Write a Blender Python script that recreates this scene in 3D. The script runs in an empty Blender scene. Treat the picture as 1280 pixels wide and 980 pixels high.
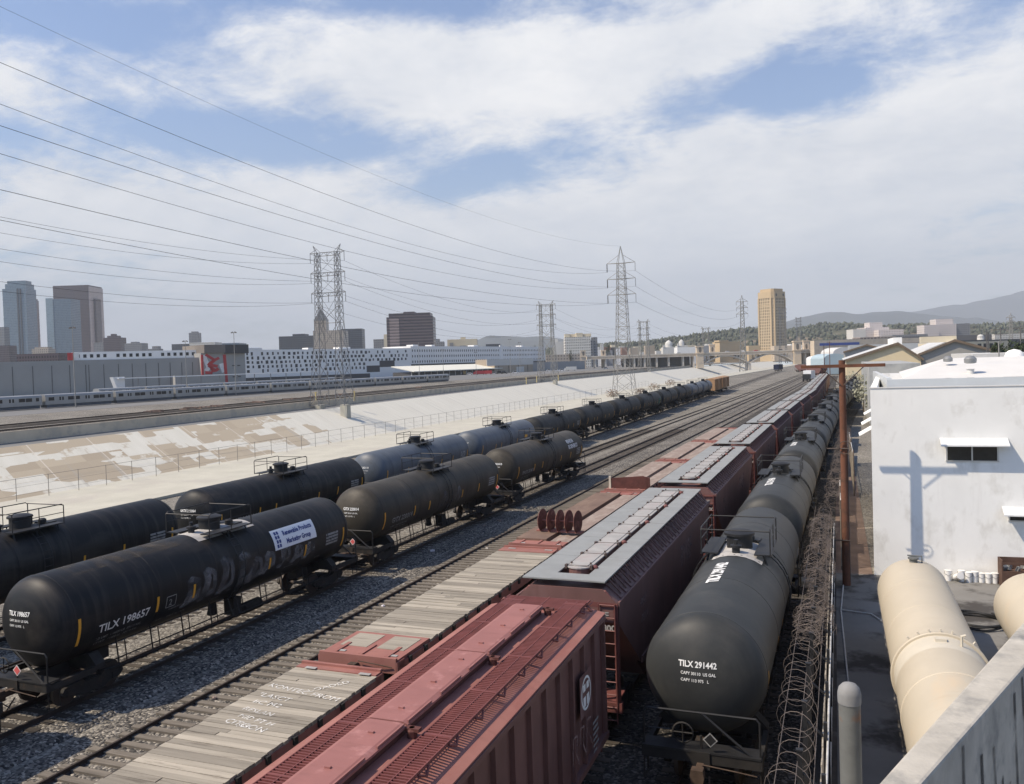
import bpy, bmesh, math, random
from mathutils import Vector, Matrix, noise as mnoise
random.seed(7)
sc = bpy.context.scene
COL = sc.collection
PI = math.pi
rad = math.radians

# ------------------------------------------------------------------ camera
CAMH = 10.8
FPX = 1060.0
def cam_axes(vp=(1043, 441), roll=1.8):
    r = rad(roll)
    d = Vector((vp[0] - 640, -(vp[1] - 480), -FPX)).normalized()
    a = -math.sin(r) * d.x + math.cos(r) * d.y
    p = math.atan2(-a, d.z)
    if math.cos(p) < 0: p += PI
    u = Vector((-math.sin(r) * math.cos(p), math.cos(r) * math.cos(p), math.sin(p)))
    x = d.cross(u)
    return Matrix((x, d, u))
RM = cam_axes()
cam = bpy.data.cameras.new('camera'); camo = bpy.data.objects.new('camera', cam); COL.objects.link(camo)
cam.sensor_fit = 'HORIZONTAL'; cam.sensor_width = 36; cam.lens = FPX / 1280 * 36
cam.shift_y = -10 / 1280
cam.clip_start = 0.1; cam.clip_end = 40000
camo.matrix_world = Matrix.Translation((0, 0, CAMH)) @ RM.to_4x4()
sc.camera = camo
CO = Vector((0, 0, CAMH))
FWD = RM @ Vector((0, 0, -1)); RGT = RM @ Vector((1, 0, 0))
FH = Vector((FWD.x, FWD.y, 0)).normalized(); RH = Vector((FH.y, -FH.x, 0))
def at(px, py, D):          # the place seen at this spot of the photograph, D metres ahead
    v = Vector(((px - 640) / FPX, -(py - 480) / FPX, -1.0)) * D
    return CO + RM @ v
def gnd(px, py, z=0.0):     # the place seen there on the level z
    v = RM @ Vector(((px - 640), -(py - 480), -FPX))
    return CO + v * ((z - CAMH) / v.z)

# ------------------------------------------------------------------ world, sun, exposure
SUN_EL, SUN_AZ = 50.2, 35.2          # light travels towards azimuth 35 deg from +X to +Y
w = bpy.data.worlds.new('World'); sc.world = w; w.use_nodes = True
nt = w.node_tree; nt.nodes.clear()
def N(t, nt=nt, **k):
    n = nt.nodes.new(t)
    for a, b in k.items(): setattr(n, a, b)
    return n
def build_world():
    L = nt.links.new
    out = N('ShaderNodeOutputWorld'); bg = N('ShaderNodeBackground')
    sky = N('ShaderNodeTexSky', sky_type='NISHITA'); sky.sun_disc = False
    sky.sun_elevation = rad(SUN_EL); sky.sun_rotation = rad(234.8)
    sky.air_density = 1.3; sky.dust_density = 1.2; sky.ozone_density = 1.5; sky.altitude = 90
    tc = N('ShaderNodeTexCoord'); sep = N('ShaderNodeSeparateXYZ'); L(tc.outputs['Generated'], sep.inputs[0])
    def M(op, a, b=None, c=None):
        n = N('ShaderNodeMath', operation=op)
        for i, v in enumerate((a, b, c)):
            if v is None: continue
            if isinstance(v, (int, float)): n.inputs[i].default_value = v
            else: L(v, n.inputs[i])
        return n.outputs[0]
    z = M('MAXIMUM', sep.outputs[2], 0.0)
    zz = M('ADD', z, 0.24)
    cx = M('DIVIDE', sep.outputs[0], zz); cy = M('DIVIDE', sep.outputs[1], zz)
    cb = N('ShaderNodeCombineXYZ'); L(cx, cb.inputs[0]); L(cy, cb.inputs[1])
    def noise(scale, detail, rough, dist=0, off=(0, 0, 0), str_=(1, 1, 1)):
        mp = N('ShaderNodeMapping'); mp.inputs['Location'].default_value = off; mp.inputs['Scale'].default_value = str_
        L(cb.outputs[0], mp.inputs[0])
        n = N('ShaderNodeTexNoise'); L(mp.outputs[0], n.inputs['Vector'])
        n.inputs['Scale'].default_value = scale; n.inputs['Detail'].default_value = detail
        n.inputs['Roughness'].default_value = rough; n.inputs['Distortion'].default_value = dist
        return n.outputs[0]
    n1 = noise(1.7, 10, 0.60, 0.5, (3.1, 1.7, 0)); n2 = noise(6.5, 9, 0.66, 0.3, (0.4, 7.0, 0))
    n4 = noise(17.0, 8, 0.68, 0.4, (2.4, 3.0, 0), (1.0, 1.6, 1))
    f = M('ADD', M('ADD', M('MULTIPLY', n1, 0.52), M('MULTIPLY', n2, 0.36)), M('MULTIPLY', n4, 0.14))
    f = M('ADD', M('MULTIPLY', M('SUBTRACT', f, 0.51), 1.75), 0.51)
    # cloud banks and blue gaps, each a patch of the sky in its own compass direction
    def blob(px, py, rx, ry, amp, tilt=0):
        d = (at(px, py, 1) - CO).normalized()
        e = Vector((d.y, -d.x, 0)).normalized(); uu = e.cross(d).normalized()
        if uu.z < 0: uu = -uu
        e2 = e * math.cos(tilt) + uu * math.sin(tilt); u2 = uu * math.cos(tilt) - e * math.sin(tilt)
        def dot(v):
            n = N('ShaderNodeVectorMath', operation='DOT_PRODUCT'); L(tc.outputs['Generated'], n.inputs[0]); n.inputs[1].default_value = v
            return n.outputs['Value']
        a = M('MULTIPLY', dot(e2), FPX / rx); b = M('MULTIPLY', dot(u2), FPX / ry)
        a = M('SUBTRACT', a, e2.dot(d) * FPX / rx); b = M('SUBTRACT', b, u2.dot(d) * FPX / ry)
        r2 = M('ADD', M('MULTIPLY', a, a), M('MULTIPLY', b, b))
        g = M('EXPONENT', M('MULTIPLY', r2, -1.0))
        front = M('GREATER_THAN', dot(tuple(d)), 0.0)
        return M('MULTIPLY', M('MULTIPLY', g, front), amp)
    terms = [blob(*b) for b in (
        (470, 85, 230, 70, 0.30, 0.05), (690, 70, 170, 75, 0.26, 0.2), (330, 60, 60, 40, 0.10, 0), (50, 112, 110, 42, 0.24, 0),
        (930, 38, 150, 34, 0.28, 0.22), (1060, 60, 120, 26, 0.10, 0.1), (780, 150, 70, 60, 0.12, 0.3), (1150, 190, 330, 100, 0.30, 0.2), (800, 270, 300, 75, 0.30, 0.1), (900, 170, 60, 40, 0.14, 0.6),
        (1250, 120, 110, 60, 0.20, 0.1), (180, 250, 300, 60, 0.26, 0.0), (450, 290, 300, 50, 0.20, 0), (640, 410, 1300, 100, 0.34, 0.0), (600, 175, 120, 30, 0.10, 0.1),
        (350, 170, 210, 26, -0.26, -0.1), (100, 35, 170, 40, -0.26, 0.05), (965, 115, 90, 34, -0.26, 0.1), (620, 215, 90, 30, -0.20, 0.25),
        (1160, 45, 160, 32, -0.16, 0.1), (840, 105, 50, 45, -0.16, 0.9), (520, 8, 280, 18, -0.16, 0), (560, 240, 100, 24, -0.12, 0.0), (30, 165, 120, 22, -.16, 0))]
    s = terms[0]
    for t in terms[1:]: s = M('ADD', s, t)
    f = M('ADD', f, s)
    hi = N('ShaderNodeMapRange'); L(z, hi.inputs[0]); hi.inputs[1].default_value = 0.50; hi.inputs[2].default_value = 0.72; hi.inputs[4].default_value = 0.45
    bd = N('ShaderNodeVectorMath', operation='DOT_PRODUCT'); L(tc.outputs['Generated'], bd.inputs[0]); bd.inputs[1].default_value = tuple(FH)
    bh = N('ShaderNodeMapRange'); L(bd.outputs['Value'], bh.inputs[0]); bh.inputs[1].default_value = 0.45; bh.inputs[2].default_value = 0.0; bh.inputs[4].default_value = 0.30
    f = M('SUBTRACT', M('SUBTRACT', f, hi.outputs[0]), bh.outputs[0])
    mr = N('ShaderNodeMapRange'); mr.interpolation_type = 'SMOOTHSTEP'
    L(f, mr.inputs[0]); mr.inputs[1].default_value = 0.44; mr.inputs[2].default_value = 0.84
    mask = M('MULTIPLY', mr.outputs[0], 0.97)
    # cloud tone: thick parts a little greyer, bluish grey low down
    n3 = noise(2.1, 7, 0.6, 0.3, (9.0, 2.0, 0))
    dens = N('ShaderNodeMapRange'); L(M('ADD', M('MULTIPLY', n3, 0.6), M('MULTIPLY', n2, 0.4)), dens.inputs[0])
    dens.inputs[1].default_value = 0.36; dens.inputs[2].default_value = 0.64
    cc = N('ShaderNodeMix', data_type='RGBA'); L(dens.outputs[0], cc.inputs[0])
    cc.inputs[6].default_value = (6.5, 6.75, 7.2, 1); cc.inputs[7].default_value = (8.9, 8.8, 8.7, 1)
    low = N('ShaderNodeMapRange'); L(z, low.inputs[0]); low.inputs[1].default_value = 0.0; low.inputs[2].default_value = 0.20; low.inputs[3].default_value = 0.25
    lo = N('ShaderNodeMix', data_type='RGBA'); L(low.outputs[0], lo.inputs[0])
    lo.inputs[6].default_value = (7.3, 7.85, 8.45, 1); L(cc.outputs[2], lo.inputs[7])
    skm = N('ShaderNodeMix', data_type='RGBA'); skm.blend_type = 'MULTIPLY'; skm.inputs[0].default_value = 1
    L(sky.outputs[0], skm.inputs[6]); skm.inputs[7].default_value = (0.92, 1.02, 1.26, 1)
    mx = N('ShaderNodeMix', data_type='RGBA'); L(mask, mx.inputs[0]); L(skm.outputs[2], mx.inputs[6]); L(lo.outputs[2], mx.inputs[7])
    L(mx.outputs[2], bg.inputs[0]); bg.inputs[1].default_value = 0.115
    L(bg.outputs[0], out.inputs[0])
build_world()
sun = bpy.data.lights.new('sun', 'SUN'); sun.energy = 5.0; sun.angle = rad(0.6); sun.color = (1.0, 0.87, 0.70)
suno = bpy.data.objects.new('sun', sun); COL.objects.link(suno)
ce = math.cos(rad(SUN_EL))
SD = Vector((ce * math.cos(rad(SUN_AZ)), ce * math.sin(rad(SUN_AZ)), -math.sin(rad(SUN_EL))))
suno.rotation_euler = SD.to_track_quat('-Z', 'Y').to_euler(); suno.location = (-30, -20, 60)
sc.view_settings.view_transform = 'Standard'; sc.view_settings.look = 'None'
sc.view_settings.exposure = 0.12; sc.view_settings.gamma = 1
sc.render.engine = 'CYCLES'
sc.cycles.max_bounces = 6; sc.cycles.transparent_max_bounces = 12; sc.cycles.volume_bounces = 0
sc.cycles.use_denoising = True

# ------------------------------------------------------------------ materials
def mat(name, col, rough=0.75, metal=0.0, var=0.18, scale=0.6, detail=6, bump=0.0, bscale=30, island=0.0, spec=0.4,
        stain=None, stain_at=(0.52, 0.66), stain_scale=0.8, stretch=(1, 1, 1), stain_stretch=(1, 1, 1), streak=None, streak_st=(.3, 3, .3), streak_at=(.55, .75), streak_amt=.6):
    m = bpy.data.materials.new(name); m.use_nodes = True
    t = m.node_tree; L = t.links.new; b = t.nodes['Principled BSDF']
    b.inputs['Roughness'].default_value = rough; b.inputs['Metallic'].default_value = metal
    b.inputs['Specular IOR Level'].default_value = spec
    tc = N('ShaderNodeTexCoord', t); oi = N('ShaderNodeObjectInfo', t)
    def noise(sc_, st, det=detail, off=0.0):
        mp = N('ShaderNodeMapping', t); mp.inputs['Scale'].default_value = st; mp.inputs['Location'].default_value = (off, off, off)
        L(tc.outputs['Object'], mp.inputs[0])
        n = N('ShaderNodeTexNoise', t, noise_dimensions='4D'); L(mp.outputs[0], n.inputs['Vector'])
        mm = N('ShaderNodeMath', t, operation='MULTIPLY'); L(oi.outputs['Random'], mm.inputs[0]); mm.inputs[1].default_value = 37.0
        L(mm.outputs[0], n.inputs['W'])
        n.inputs['Scale'].default_value = sc_; n.inputs['Detail'].default_value = det; n.inputs['Roughness'].default_value = 0.62
        return n.outputs[0]
    c = Vector(col)
    nz = noise(scale, stretch)
    r = N('ShaderNodeMapRange', t); L(nz, r.inputs[0]); r.inputs[1].default_value = 0.3; r.inputs[2].default_value = 0.7
    mx = N('ShaderNodeMix', t, data_type='RGBA'); L(r.outputs[0], mx.inputs[0])
    mx.inputs[6].default_value = (*(c * (1 - var)), 1); mx.inputs[7].default_value = (*(c * (1 + var)), 1)
    o = mx.outputs[2]
    if stain:
        s = noise(stain_scale, stain_stretch, 7, 5.3)
        q = N('ShaderNodeMapRange', t); L(s, q.inputs[0]); q.inputs[1].default_value = stain_at[0]; q.inputs[2].default_value = stain_at[1]
        m2 = N('ShaderNodeMix', t, data_type='RGBA'); L(q.outputs[0], m2.inputs[0]); L(o, m2.inputs[6]); m2.inputs[7].default_value = (*stain, 1)
        o = m2.outputs[2]
    if streak:
        sk = noise(1.3, streak_st, 5, 9.1)
        q = N('ShaderNodeMapRange', t); L(sk, q.inputs[0]); q.inputs[1].default_value = streak_at[0]; q.inputs[2].default_value = streak_at[1]; q.inputs[4].default_value = streak_amt
        m4 = N('ShaderNodeMix', t, data_type='RGBA'); L(q.outputs[0], m4.inputs[0]); L(o, m4.inputs[6]); m4.inputs[7].default_value = (*streak, 1)
        o = m4.outputs[2]
    if island:
        g = N('ShaderNodeNewGeometry', t)
        q = N('ShaderNodeMapRange', t); L(g.outputs['Random Per Island'], q.inputs[0]); q.inputs[3].default_value = 1 - island; q.inputs[4].default_value = 1 + island
        m3 = N('ShaderNodeVectorMath', t, operation='SCALE'); L(o, m3.inputs[0]); L(q.outputs[0], m3.inputs['Scale'])
        o = m3.outputs[0]
    L(o, b.inputs['Base Color'])
    if bump:
        bn = N('ShaderNodeBump', t); bn.inputs['Strength'].default_value = bump; bn.inputs['Distance'].default_value = 0.02
        L(noise(bscale, (1, 1, 1), 4, 2.0), bn.inputs['Height']); L(bn.outputs[0], b.inputs['Normal'])
    m.diffuse_color = (*c, 1)
    return m

def gravel_mat(name, cols, scale=14.0, big=0.25, amount=0.6):
    m = bpy.data.materials.new(name); m.use_nodes = True
    t = m.node_tree; L = t.links.new; b = t.nodes['Principled BSDF']; b.inputs['Roughness'].default_value = 0.9
    b.inputs['Specular IOR Level'].default_value = 0.2
    g = N('ShaderNodeNewGeometry', t)
    v = N('ShaderNodeTexVoronoi', t); L(g.outputs['Position'], v.inputs['Vector']); v.inputs['Scale'].default_value = scale
    sp = N('ShaderNodeSeparateColor', t); L(v.outputs['Color'], sp.inputs[0])
    cr = N('ShaderNodeValToRGB', t); L(sp.outputs[0], cr.inputs[0])
    e = cr.color_ramp.elements
    e[0].position = 0; e[0].color = (*cols[0], 1); e[1].position = 1.0; e[1].color = (*cols[-1], 1)
    for i, c in enumerate(cols[1:-1]):
        x = e.new((i + 1) / (len(cols) - 1)); x.color = (*c, 1)
    n = N('ShaderNodeTexNoise', t); L(g.outputs['Position'], n.inputs['Vector']); n.inputs['Scale'].default_value = big; n.inputs['Detail'].default_value = 8
    q = N('ShaderNodeMapRange', t); L(n.outputs[0], q.inputs[0]); q.inputs[1].default_value = 0.3; q.inputs[2].default_value = 0.7
    q.inputs[3].default_value = 1 - amount * 0.5; q.inputs[4].default_value = 1 + amount * 0.5
    s = N('ShaderNodeVectorMath', t, operation='SCALE'); L(cr.outputs[0], s.inputs[0]); L(q.outputs[0], s.inputs['Scale'])
    L(s.outputs[0], b.inputs['Base Color'])
    bn = N('ShaderNodeBump', t); bn.inputs['Strength'].default_value = 0.9; bn.inputs['Distance'].default_value = 0.05
    L(v.outputs['Distance'], bn.inputs['Height']); bn.invert = True; L(bn.outputs[0], b.inputs['Normal'])
    return m

def grid_mat(name, wall, glass, cw, ch, fw=0.55, fh=0.55, rough=0.5, zoff=0.0, grough=0.25):
    # a facade: regular openings of glass in a wall, in the object's own metres (u = x+y along the face, v = z)
    m = bpy.data.materials.new(name); m.use_nodes = True
    t = m.node_tree; L = t.links.new; b = t.nodes['Principled BSDF']
    tc = N('ShaderNodeTexCoord', t); sep = N('ShaderNodeSeparateXYZ', t); L(tc.outputs['Object'], sep.inputs[0])
    def M(op, a, b_=None):
        n = N('ShaderNodeMath', t, operation=op)
        for i, v in enumerate((a, b_)):
            if v is None: continue
            if isinstance(v, (int, float)): n.inputs[i].default_value = v
            else: L(v, n.inputs[i])
        return n.outputs[0]
    u = M('DIVIDE', M('ADD', sep.outputs[0], sep.outputs[1]), cw); v = M('DIVIDE', M('ADD', sep.outputs[2], zoff), ch)
    fu = M('FRACT', u); fv = M('FRACT', v)
    g = N('ShaderNodeNewGeometry', t); sn = N('ShaderNodeSeparateXYZ', t); L(g.outputs['True Normal'], sn.inputs[0])
    side = M('LESS_THAN', M('ABSOLUTE', sn.outputs[2]), 0.5)
    msk = M('MULTIPLY', M('MULTIPLY', M('LESS_THAN', fu, fw), M('LESS_THAN', fv, fh)), side)
    cbn = N('ShaderNodeCombineXYZ', t); L(M('FLOOR', u), cbn.inputs[0]); L(M('FLOOR', v), cbn.inputs[1])
    wn = N('ShaderNodeTexWhiteNoise', t, noise_dimensions='2D'); L(cbn.outputs[0], wn.inputs['Vector'])
    gl = N('ShaderNodeMix', t, data_type='RGBA'); L(wn.outputs['Value'], gl.inputs[0])
    gl.inputs[6].default_value = (*(Vector(glass) * 0.8), 1); gl.inputs[7].default_value = (*(Vector(glass) * 1.25), 1)
    mx = N('ShaderNodeMix', t, data_type='RGBA'); L(msk, mx.inputs[0]); mx.inputs[6].default_value = (*wall, 1); L(gl.outputs[2], mx.inputs[7])
    L(mx.outputs[2], b.inputs['Base Color'])
    r = N('ShaderNodeMapRange', t); L(msk, r.inputs[0]); r.inputs[3].default_value = rough; r.inputs[4].default_value = grough
    L(r.outputs[0], b.inputs['Roughness'])
    return m

M_ = {}
def mk(k, *a, **kw): M_[k] = mat(k, *a, **kw)
mk('black_paint', (0.012, 0.0125, 0.0135), rough=0.5, spec=0.22, var=0.2, scale=0.7, stain=(0.062, 0.054, 0.046), stain_at=(0.5, 0.74), stain_scale=0.6, stain_stretch=(1, 0.35, 1), bump=0.03, bscale=3, streak=(0.045, 0.04, 0.036), streak_amt=.8, streak_at=(.5, .72))
mk('olive_black_paint', (0.050, 0.044, 0.034), rough=0.55, spec=0.22, var=0.22, scale=0.7, stain=(0.10, 0.085, 0.064), stain_at=(0.5, 0.72), stain_scale=0.6, bump=0.03, bscale=3, streak=(0.022, 0.02, 0.018), streak_amt=.8, streak_at=(.5, .72))
mk('slate_paint', (0.085, 0.10, 0.12), rough=0.5, var=0.15, scale=0.6, stain=(0.15, 0.155, 0.16), stain_at=(0.55, 0.75), stain_scale=0.5, streak=(0.05, 0.055, 0.06), streak_amt=.8, streak_at=(.5, .72))
mk('charcoal_paint', (0.036, 0.038, 0.0375), rough=0.5, spec=0.22, var=0.14, scale=0.5, stain=(0.066, 0.064, 0.058), stain_at=(0.5, 0.74), stain_scale=0.7, bump=0.03, bscale=3, streak=(0.026, 0.027, 0.028), streak_amt=.7, streak_at=(.5, .72))
mk('grimy_black_paint', (0.026, 0.027, 0.027), rough=0.6, spec=0.22, var=0.25, scale=0.8, stain=(0.07, 0.068, 0.06), stain_at=(0.55, 0.72), stain_scale=0.9, stain_stretch=(1, 0.5, 1), streak=(0.075, 0.068, 0.058), streak_amt=.8, streak_at=(.5, .72))
mk('top_dust', (0.085, 0.072, 0.058), rough=0.9, var=0.3)
mk('running_gear', (0.020, 0.018, 0.016), rough=0.75, var=0.4, scale=3, stain=(0.05, 0.033, 0.022), stain_at=(0.55, 0.7), stain_scale=2.5)
mk('wheel_steel', (0.07, 0.055, 0.045), rough=0.6, metal=0.3, var=0.3)
mk('black_steel', (0.018, 0.018, 0.019), rough=0.55, var=0.3, scale=4)
mk('rusty_coupler', (0.07, 0.045, 0.03), rough=0.8, var=0.4, scale=5)
mk('reflector_yellow', (0.72, 0.36, 0.035), rough=0.45, var=0.12, scale=3)
mk('white_lettering', (0.78, 0.78, 0.75), rough=0.6, var=0.08, scale=4)
mk('grey_lettering', (0.32, 0.32, 0.31), rough=0.7, var=0.2, scale=4)
mk('faded_lettering', (0.34, 0.24, 0.22), rough=0.8, var=0.25, scale=4)
mk('spray_paint', (0.22, 0.22, 0.225), rough=0.7, var=0.35, scale=1.5)
mk('green_spray', (0.03, 0.16, 0.12), rough=0.7, var=0.3, scale=2)
mk('red_spray', (0.22, 0.035, 0.06), rough=0.7, var=0.3, scale=2)
mk('yellow_spray', (0.34, 0.30, 0.03), rough=0.7, var=0.3, scale=2)
mk('banner_white', (0.78, 0.79, 0.80), rough=0.5, var=0.04)
mk('banner_blue', (0.03, 0.055, 0.20), rough=0.5, var=0.1)
mk('placard_red', (0.65, 0.12, 0.12), rough=0.5, var=0.1)
mk('placard_white', (0.75, 0.7, 0.7), rough=0.5, var=0.05)
mk('pale_dust', (0.42, 0.40, 0.37), rough=0.9, var=0.25, scale=1.5)
mk('freight_red', (0.15, 0.052, 0.045), rough=0.6, var=0.16, scale=0.7, stain=(0.10, 0.045, 0.035), stain_at=(0.53, 0.72), stain_scale=0.8)
mk('maroon_red', (0.155, 0.078, 0.068), rough=0.62, var=0.2, scale=0.7, stain=(0.20, 0.115, 0.105), stain_at=(0.56, 0.75), stain_scale=1.1, stain_stretch=(1, 1, 0.35), streak=(0.10, 0.045, 0.042), streak_st=(3, 3, .25), streak_amt=.4)
mk('faded_red_roof', (0.29, 0.125, 0.10), rough=0.72, var=0.12, scale=0.9, stain=(0.26, 0.10, 0.08), stain_at=(0.5, 0.62), stain_scale=1.6, stain_stretch=(1, 0.4, 1), streak=(0.20, 0.085, 0.065), streak_st=(.5, 3, 1), streak_at=(.54, .7), streak_amt=.6)
mk('faded_red_hatch', (0.285, 0.12, 0.104), rough=0.6, var=0.1, scale=1.2, stain=(0.45, 0.22, 0.2), stain_at=(0.58, 0.72), stain_scale=1.8, streak=(0.22, 0.09, 0.075), streak_st=(.8, 4, 1), streak_at=(.54, .72), streak_amt=.6)
mk('red_grating', (0.16, 0.05, 0.045), rough=0.7, var=0.2, scale=3)
mk('galvanised_grating', (0.29, 0.295, 0.28), rough=0.55, metal=0.2, var=0.12, scale=1.2, stain=(0.28, 0.28, 0.26), stain_at=(0.52, 0.66), stain_scale=1.5, streak=(0.24, 0.225, 0.205), streak_st=(.6, 3, 1), streak_at=(.55, .7), streak_amt=.6)
mk('clamp_brown', (0.085, 0.06, 0.052), rough=.8, var=.3, scale=4)
mk('hatch_grey', (0.335, 0.322, 0.30), rough=0.6, var=0.15, scale=2.0, stain=(0.36, 0.30, 0.28), stain_at=(0.52, 0.68), stain_scale=1.4)
mk('rust_plate', (0.165, 0.108, 0.08), rough=0.85, var=0.2, scale=0.9, stain=(0.21, 0.145, 0.105), stain_at=(0.5, 0.66), stain_scale=0.8, stain_stretch=(2, 0.4, 1))
mk('faded_pink_plate', (0.26, 0.20, 0.165), rough=0.85, var=0.18, scale=1.2, stain=(0.33, 0.27, 0.225), stain_at=(0.5, 0.62), stain_scale=1.2, stain_stretch=(2, 0.6, 1))
mk('dark_bulkhead_red', (0.10, 0.035, 0.028), rough=0.8, var=0.3, scale=2)
mk('disc_red', (0.13, 0.05, 0.04), rough=0.7, var=0.3, scale=3, stain=(0.25, 0.12, 0.09), stain_at=(.5, .65), stain_scale=3)
mk('weathered_planks', (0.30, 0.268, 0.215), rough=0.9, var=0.22, scale=1.2, stretch=(0.35, 5, 1), island=0.3, bump=0.3, bscale=25, stain=(0.16, 0.135, 0.105), stain_at=(0.58, 0.7), stain_scale=1.7, stain_stretch=(0.4, 3.0, 1))
mk('old_sleeper_wood', (0.15, 0.13, 0.105), rough=0.95, var=0.3, scale=2, stretch=(0.4, 5, 1), island=0.4, bump=0.3, bscale=20)
mk('dark_sleeper_wood', (0.06, 0.05, 0.04), rough=0.95, var=0.3, scale=2, island=0.4)
mk('rail_steel', (0.034, 0.024, 0.019), rough=0.7, metal=0.0, var=0.35, scale=2)
mk('rail_top', (0.12, 0.085, 0.065), rough=0.5, metal=0.4, var=0.3, scale=2)
mk('boxcar_yellow', (0.36, 0.215, 0.11), rough=0.7, var=0.15, scale=0.5, stain=(0.25, 0.13, 0.06), stain_at=(0.56, 0.7))
mk('boxcar_navy', (0.010, 0.014, 0.04), rough=0.6, var=0.2)
mk('white_stucco', (0.80, 0.792, 0.755), rough=0.9, var=0.05, scale=0.5, bump=0.12, bscale=6, stain=(0.56, 0.54, 0.49), stain_at=(0.54, 0.78), stain_scale=0.9, stain_stretch=(1.2, 1, 0.7), streak=(0.58, 0.555, 0.51), streak_st=(1.6, 1.6, .12), streak_at=(.58, .8), streak_amt=.45)
mk('white_roofing', (0.60, 0.59, 0.56), rough=0.9, var=0.06, scale=0.7, stain=(0.55, 0.55, 0.54), stain_at=(0.55, 0.75), stain_scale=0.5)
mk('grey_parapet', (0.50, 0.52, 0.52), rough=0.85, var=0.08, scale=0.6)
mk('dark_glass', (0.018, 0.02, 0.02), rough=0.15, var=0.3, scale=3, spec=0.5)
mk('aluminium', (0.55, 0.55, 0.54), rough=0.4, metal=0.7, var=0.15)
mk('awning_metal', (0.66, 0.67, 0.66), rough=0.5, metal=0.1, var=0.1, scale=3)
mk('rust_pole', (0.145, 0.060, 0.034), rough=0.9, var=0.3, scale=2.0, stretch=(1, 1, 0.3), stain=(0.10, 0.05, 0.03), stain_at=(0.5, 0.64), stain_scale=2.4)
mk('cream_tank_paint', (0.50, 0.44, 0.335), rough=0.55, var=0.06, scale=0.6, stain=(0.55, 0.44, 0.30), stain_at=(0.58, 0.76), stain_scale=0.8, stain_stretch=(1, 0.5, 1), streak=(0.42, 0.31, 0.19), streak_st=(.4, 4, .4), streak_at=(.6, .8), streak_amt=.55)
mk('cream_band_paint', (0.55, 0.50, 0.40), rough=0.65, var=0.08, scale=1)
mk('hose_black', (0.02, 0.02, 0.02), rough=0.6)
mk('bucket_white', (0.74, 0.73, 0.70), rough=0.55, var=0.1, scale=2, island=0.12)
mk('brown_cabinet', (0.09, 0.05, 0.035), rough=0.8, var=0.3, scale=3)
mk('concrete_pavement', (0.19, 0.183, 0.168), rough=0.95, var=0.16, scale=0.35, bump=0.15, bscale=12, stain=(0.055, 0.05, 0.045), stain_at=(0.50, 0.6), stain_scale=0.42)
mk('lineside_dirt', (0.075, 0.066, 0.056), rough=1, var=0.35, scale=0.9, bump=0.5, bscale=9, stain=(0.16, 0.145, 0.12), stain_at=(0.56, 0.66), stain_scale=0.6)
mk('slab_concrete', (0.20, 0.19, 0.165), rough=0.95, var=0.2, scale=0.8, stain=(0.08, 0.07, 0.06), stain_at=(0.5, 0.62), stain_scale=1.0)
mk('rust_dirt', (0.17, 0.12, 0.095), rough=1, var=0.25, scale=0.8)
mk('fence_slat', (0.30, 0.26, 0.20), rough=0.85, var=0.2, scale=1, island=0.35)
mk('fence_steel', (0.10, 0.075, 0.06), rough=0.8, var=0.35, scale=3)
mk('razor_wire', (0.17, 0.14, 0.122), rough=0.65, metal=0.3, var=0.3, scale=3)
mk('white_rail', (0.5, 0.49, 0.46), rough=0.7, var=0.2, scale=3)
mk('grey_pipe', (0.145, 0.148, 0.138), rough=0.65, metal=0.15, var=0.2, scale=2.5, stain=(0.24, 0.11, 0.045), stain_at=(0.60, 0.70), stain_scale=1.4)
mk('grey_cap', (0.23, 0.23, 0.225), rough=0.8, var=0.12, scale=5)
mk('wing_concrete', (0.45, 0.42, 0.36), rough=0.95, var=0.22, scale=2.2, bump=0.35, bscale=16, stain=(0.22, 0.215, 0.20), stain_at=(0.52, 0.68), stain_scale=2.5, streak=(0.2, 0.195, 0.185), streak_st=(2.5, 2.5, .35), streak_at=(.54, .7), streak_amt=.55)
mk('tar_black', (0.05, 0.05, 0.05), rough=0.8, var=0.3)
mk('bridge_concrete', (0.60, 0.50, 0.375), rough=0.9, var=0.1, scale=0.12, stain=(0.45, 0.38, 0.30), stain_at=(0.52, 0.68), stain_scale=0.2)
mk('bridge_pale', (0.60, 0.54, 0.45), rough=0.9, var=0.1, scale=0.12)
mk('bridge_dark', (0.16, 0.145, 0.125), rough=0.9, var=0.2, scale=0.12)
mk('lattice_steel', (0.30, 0.29, 0.265), rough=0.65, metal=0.2, var=0.15, scale=0.3)
mk('lattice_dark', (0.20, 0.20, 0.20), rough=0.65, metal=0.2, var=0.15, scale=0.3)
mk('insulator', (0.06, 0.05, 0.05), rough=0.5)
mk('wire_metal', (0.03, 0.03, 0.034), rough=0.6, metal=0.3)
mk('train_steel', (0.33, 0.33, 0.32), rough=0.45, metal=0.35, var=0.1, scale=0.3)
mk('train_skirt', (0.10, 0.11, 0.125), rough=0.7)
mk('window_dark', (0.03, 0.032, 0.035), rough=0.2, var=0.3, scale=0.4)
mk('metro_grey', (0.335, 0.325, 0.30), rough=0.9, var=0.06, scale=0.08)
mk('panel_joint', (0.13, 0.125, 0.12), rough=0.9)
mk('mural_red', (0.48, 0.06, 0.055), rough=0.7, var=0.15, scale=0.4)
mk('mural_white', (0.7, 0.69, 0.66), rough=0.7)
mk('brown_cladding', (0.19, 0.165, 0.14), rough=0.8, var=0.08)
mk('dark_cladding', (0.075, 0.072, 0.07), rough=0.8, var=0.08)
mk('facade_white', (0.80, 0.79, 0.76), rough=0.85, var=0.04, scale=0.05)
mk('canopy_cream', (0.72, 0.70, 0.60), rough=0.8, var=0.05)
mk('pale_wall', (0.60, 0.585, 0.54), rough=0.9, var=0.06, scale=0.05)
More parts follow.
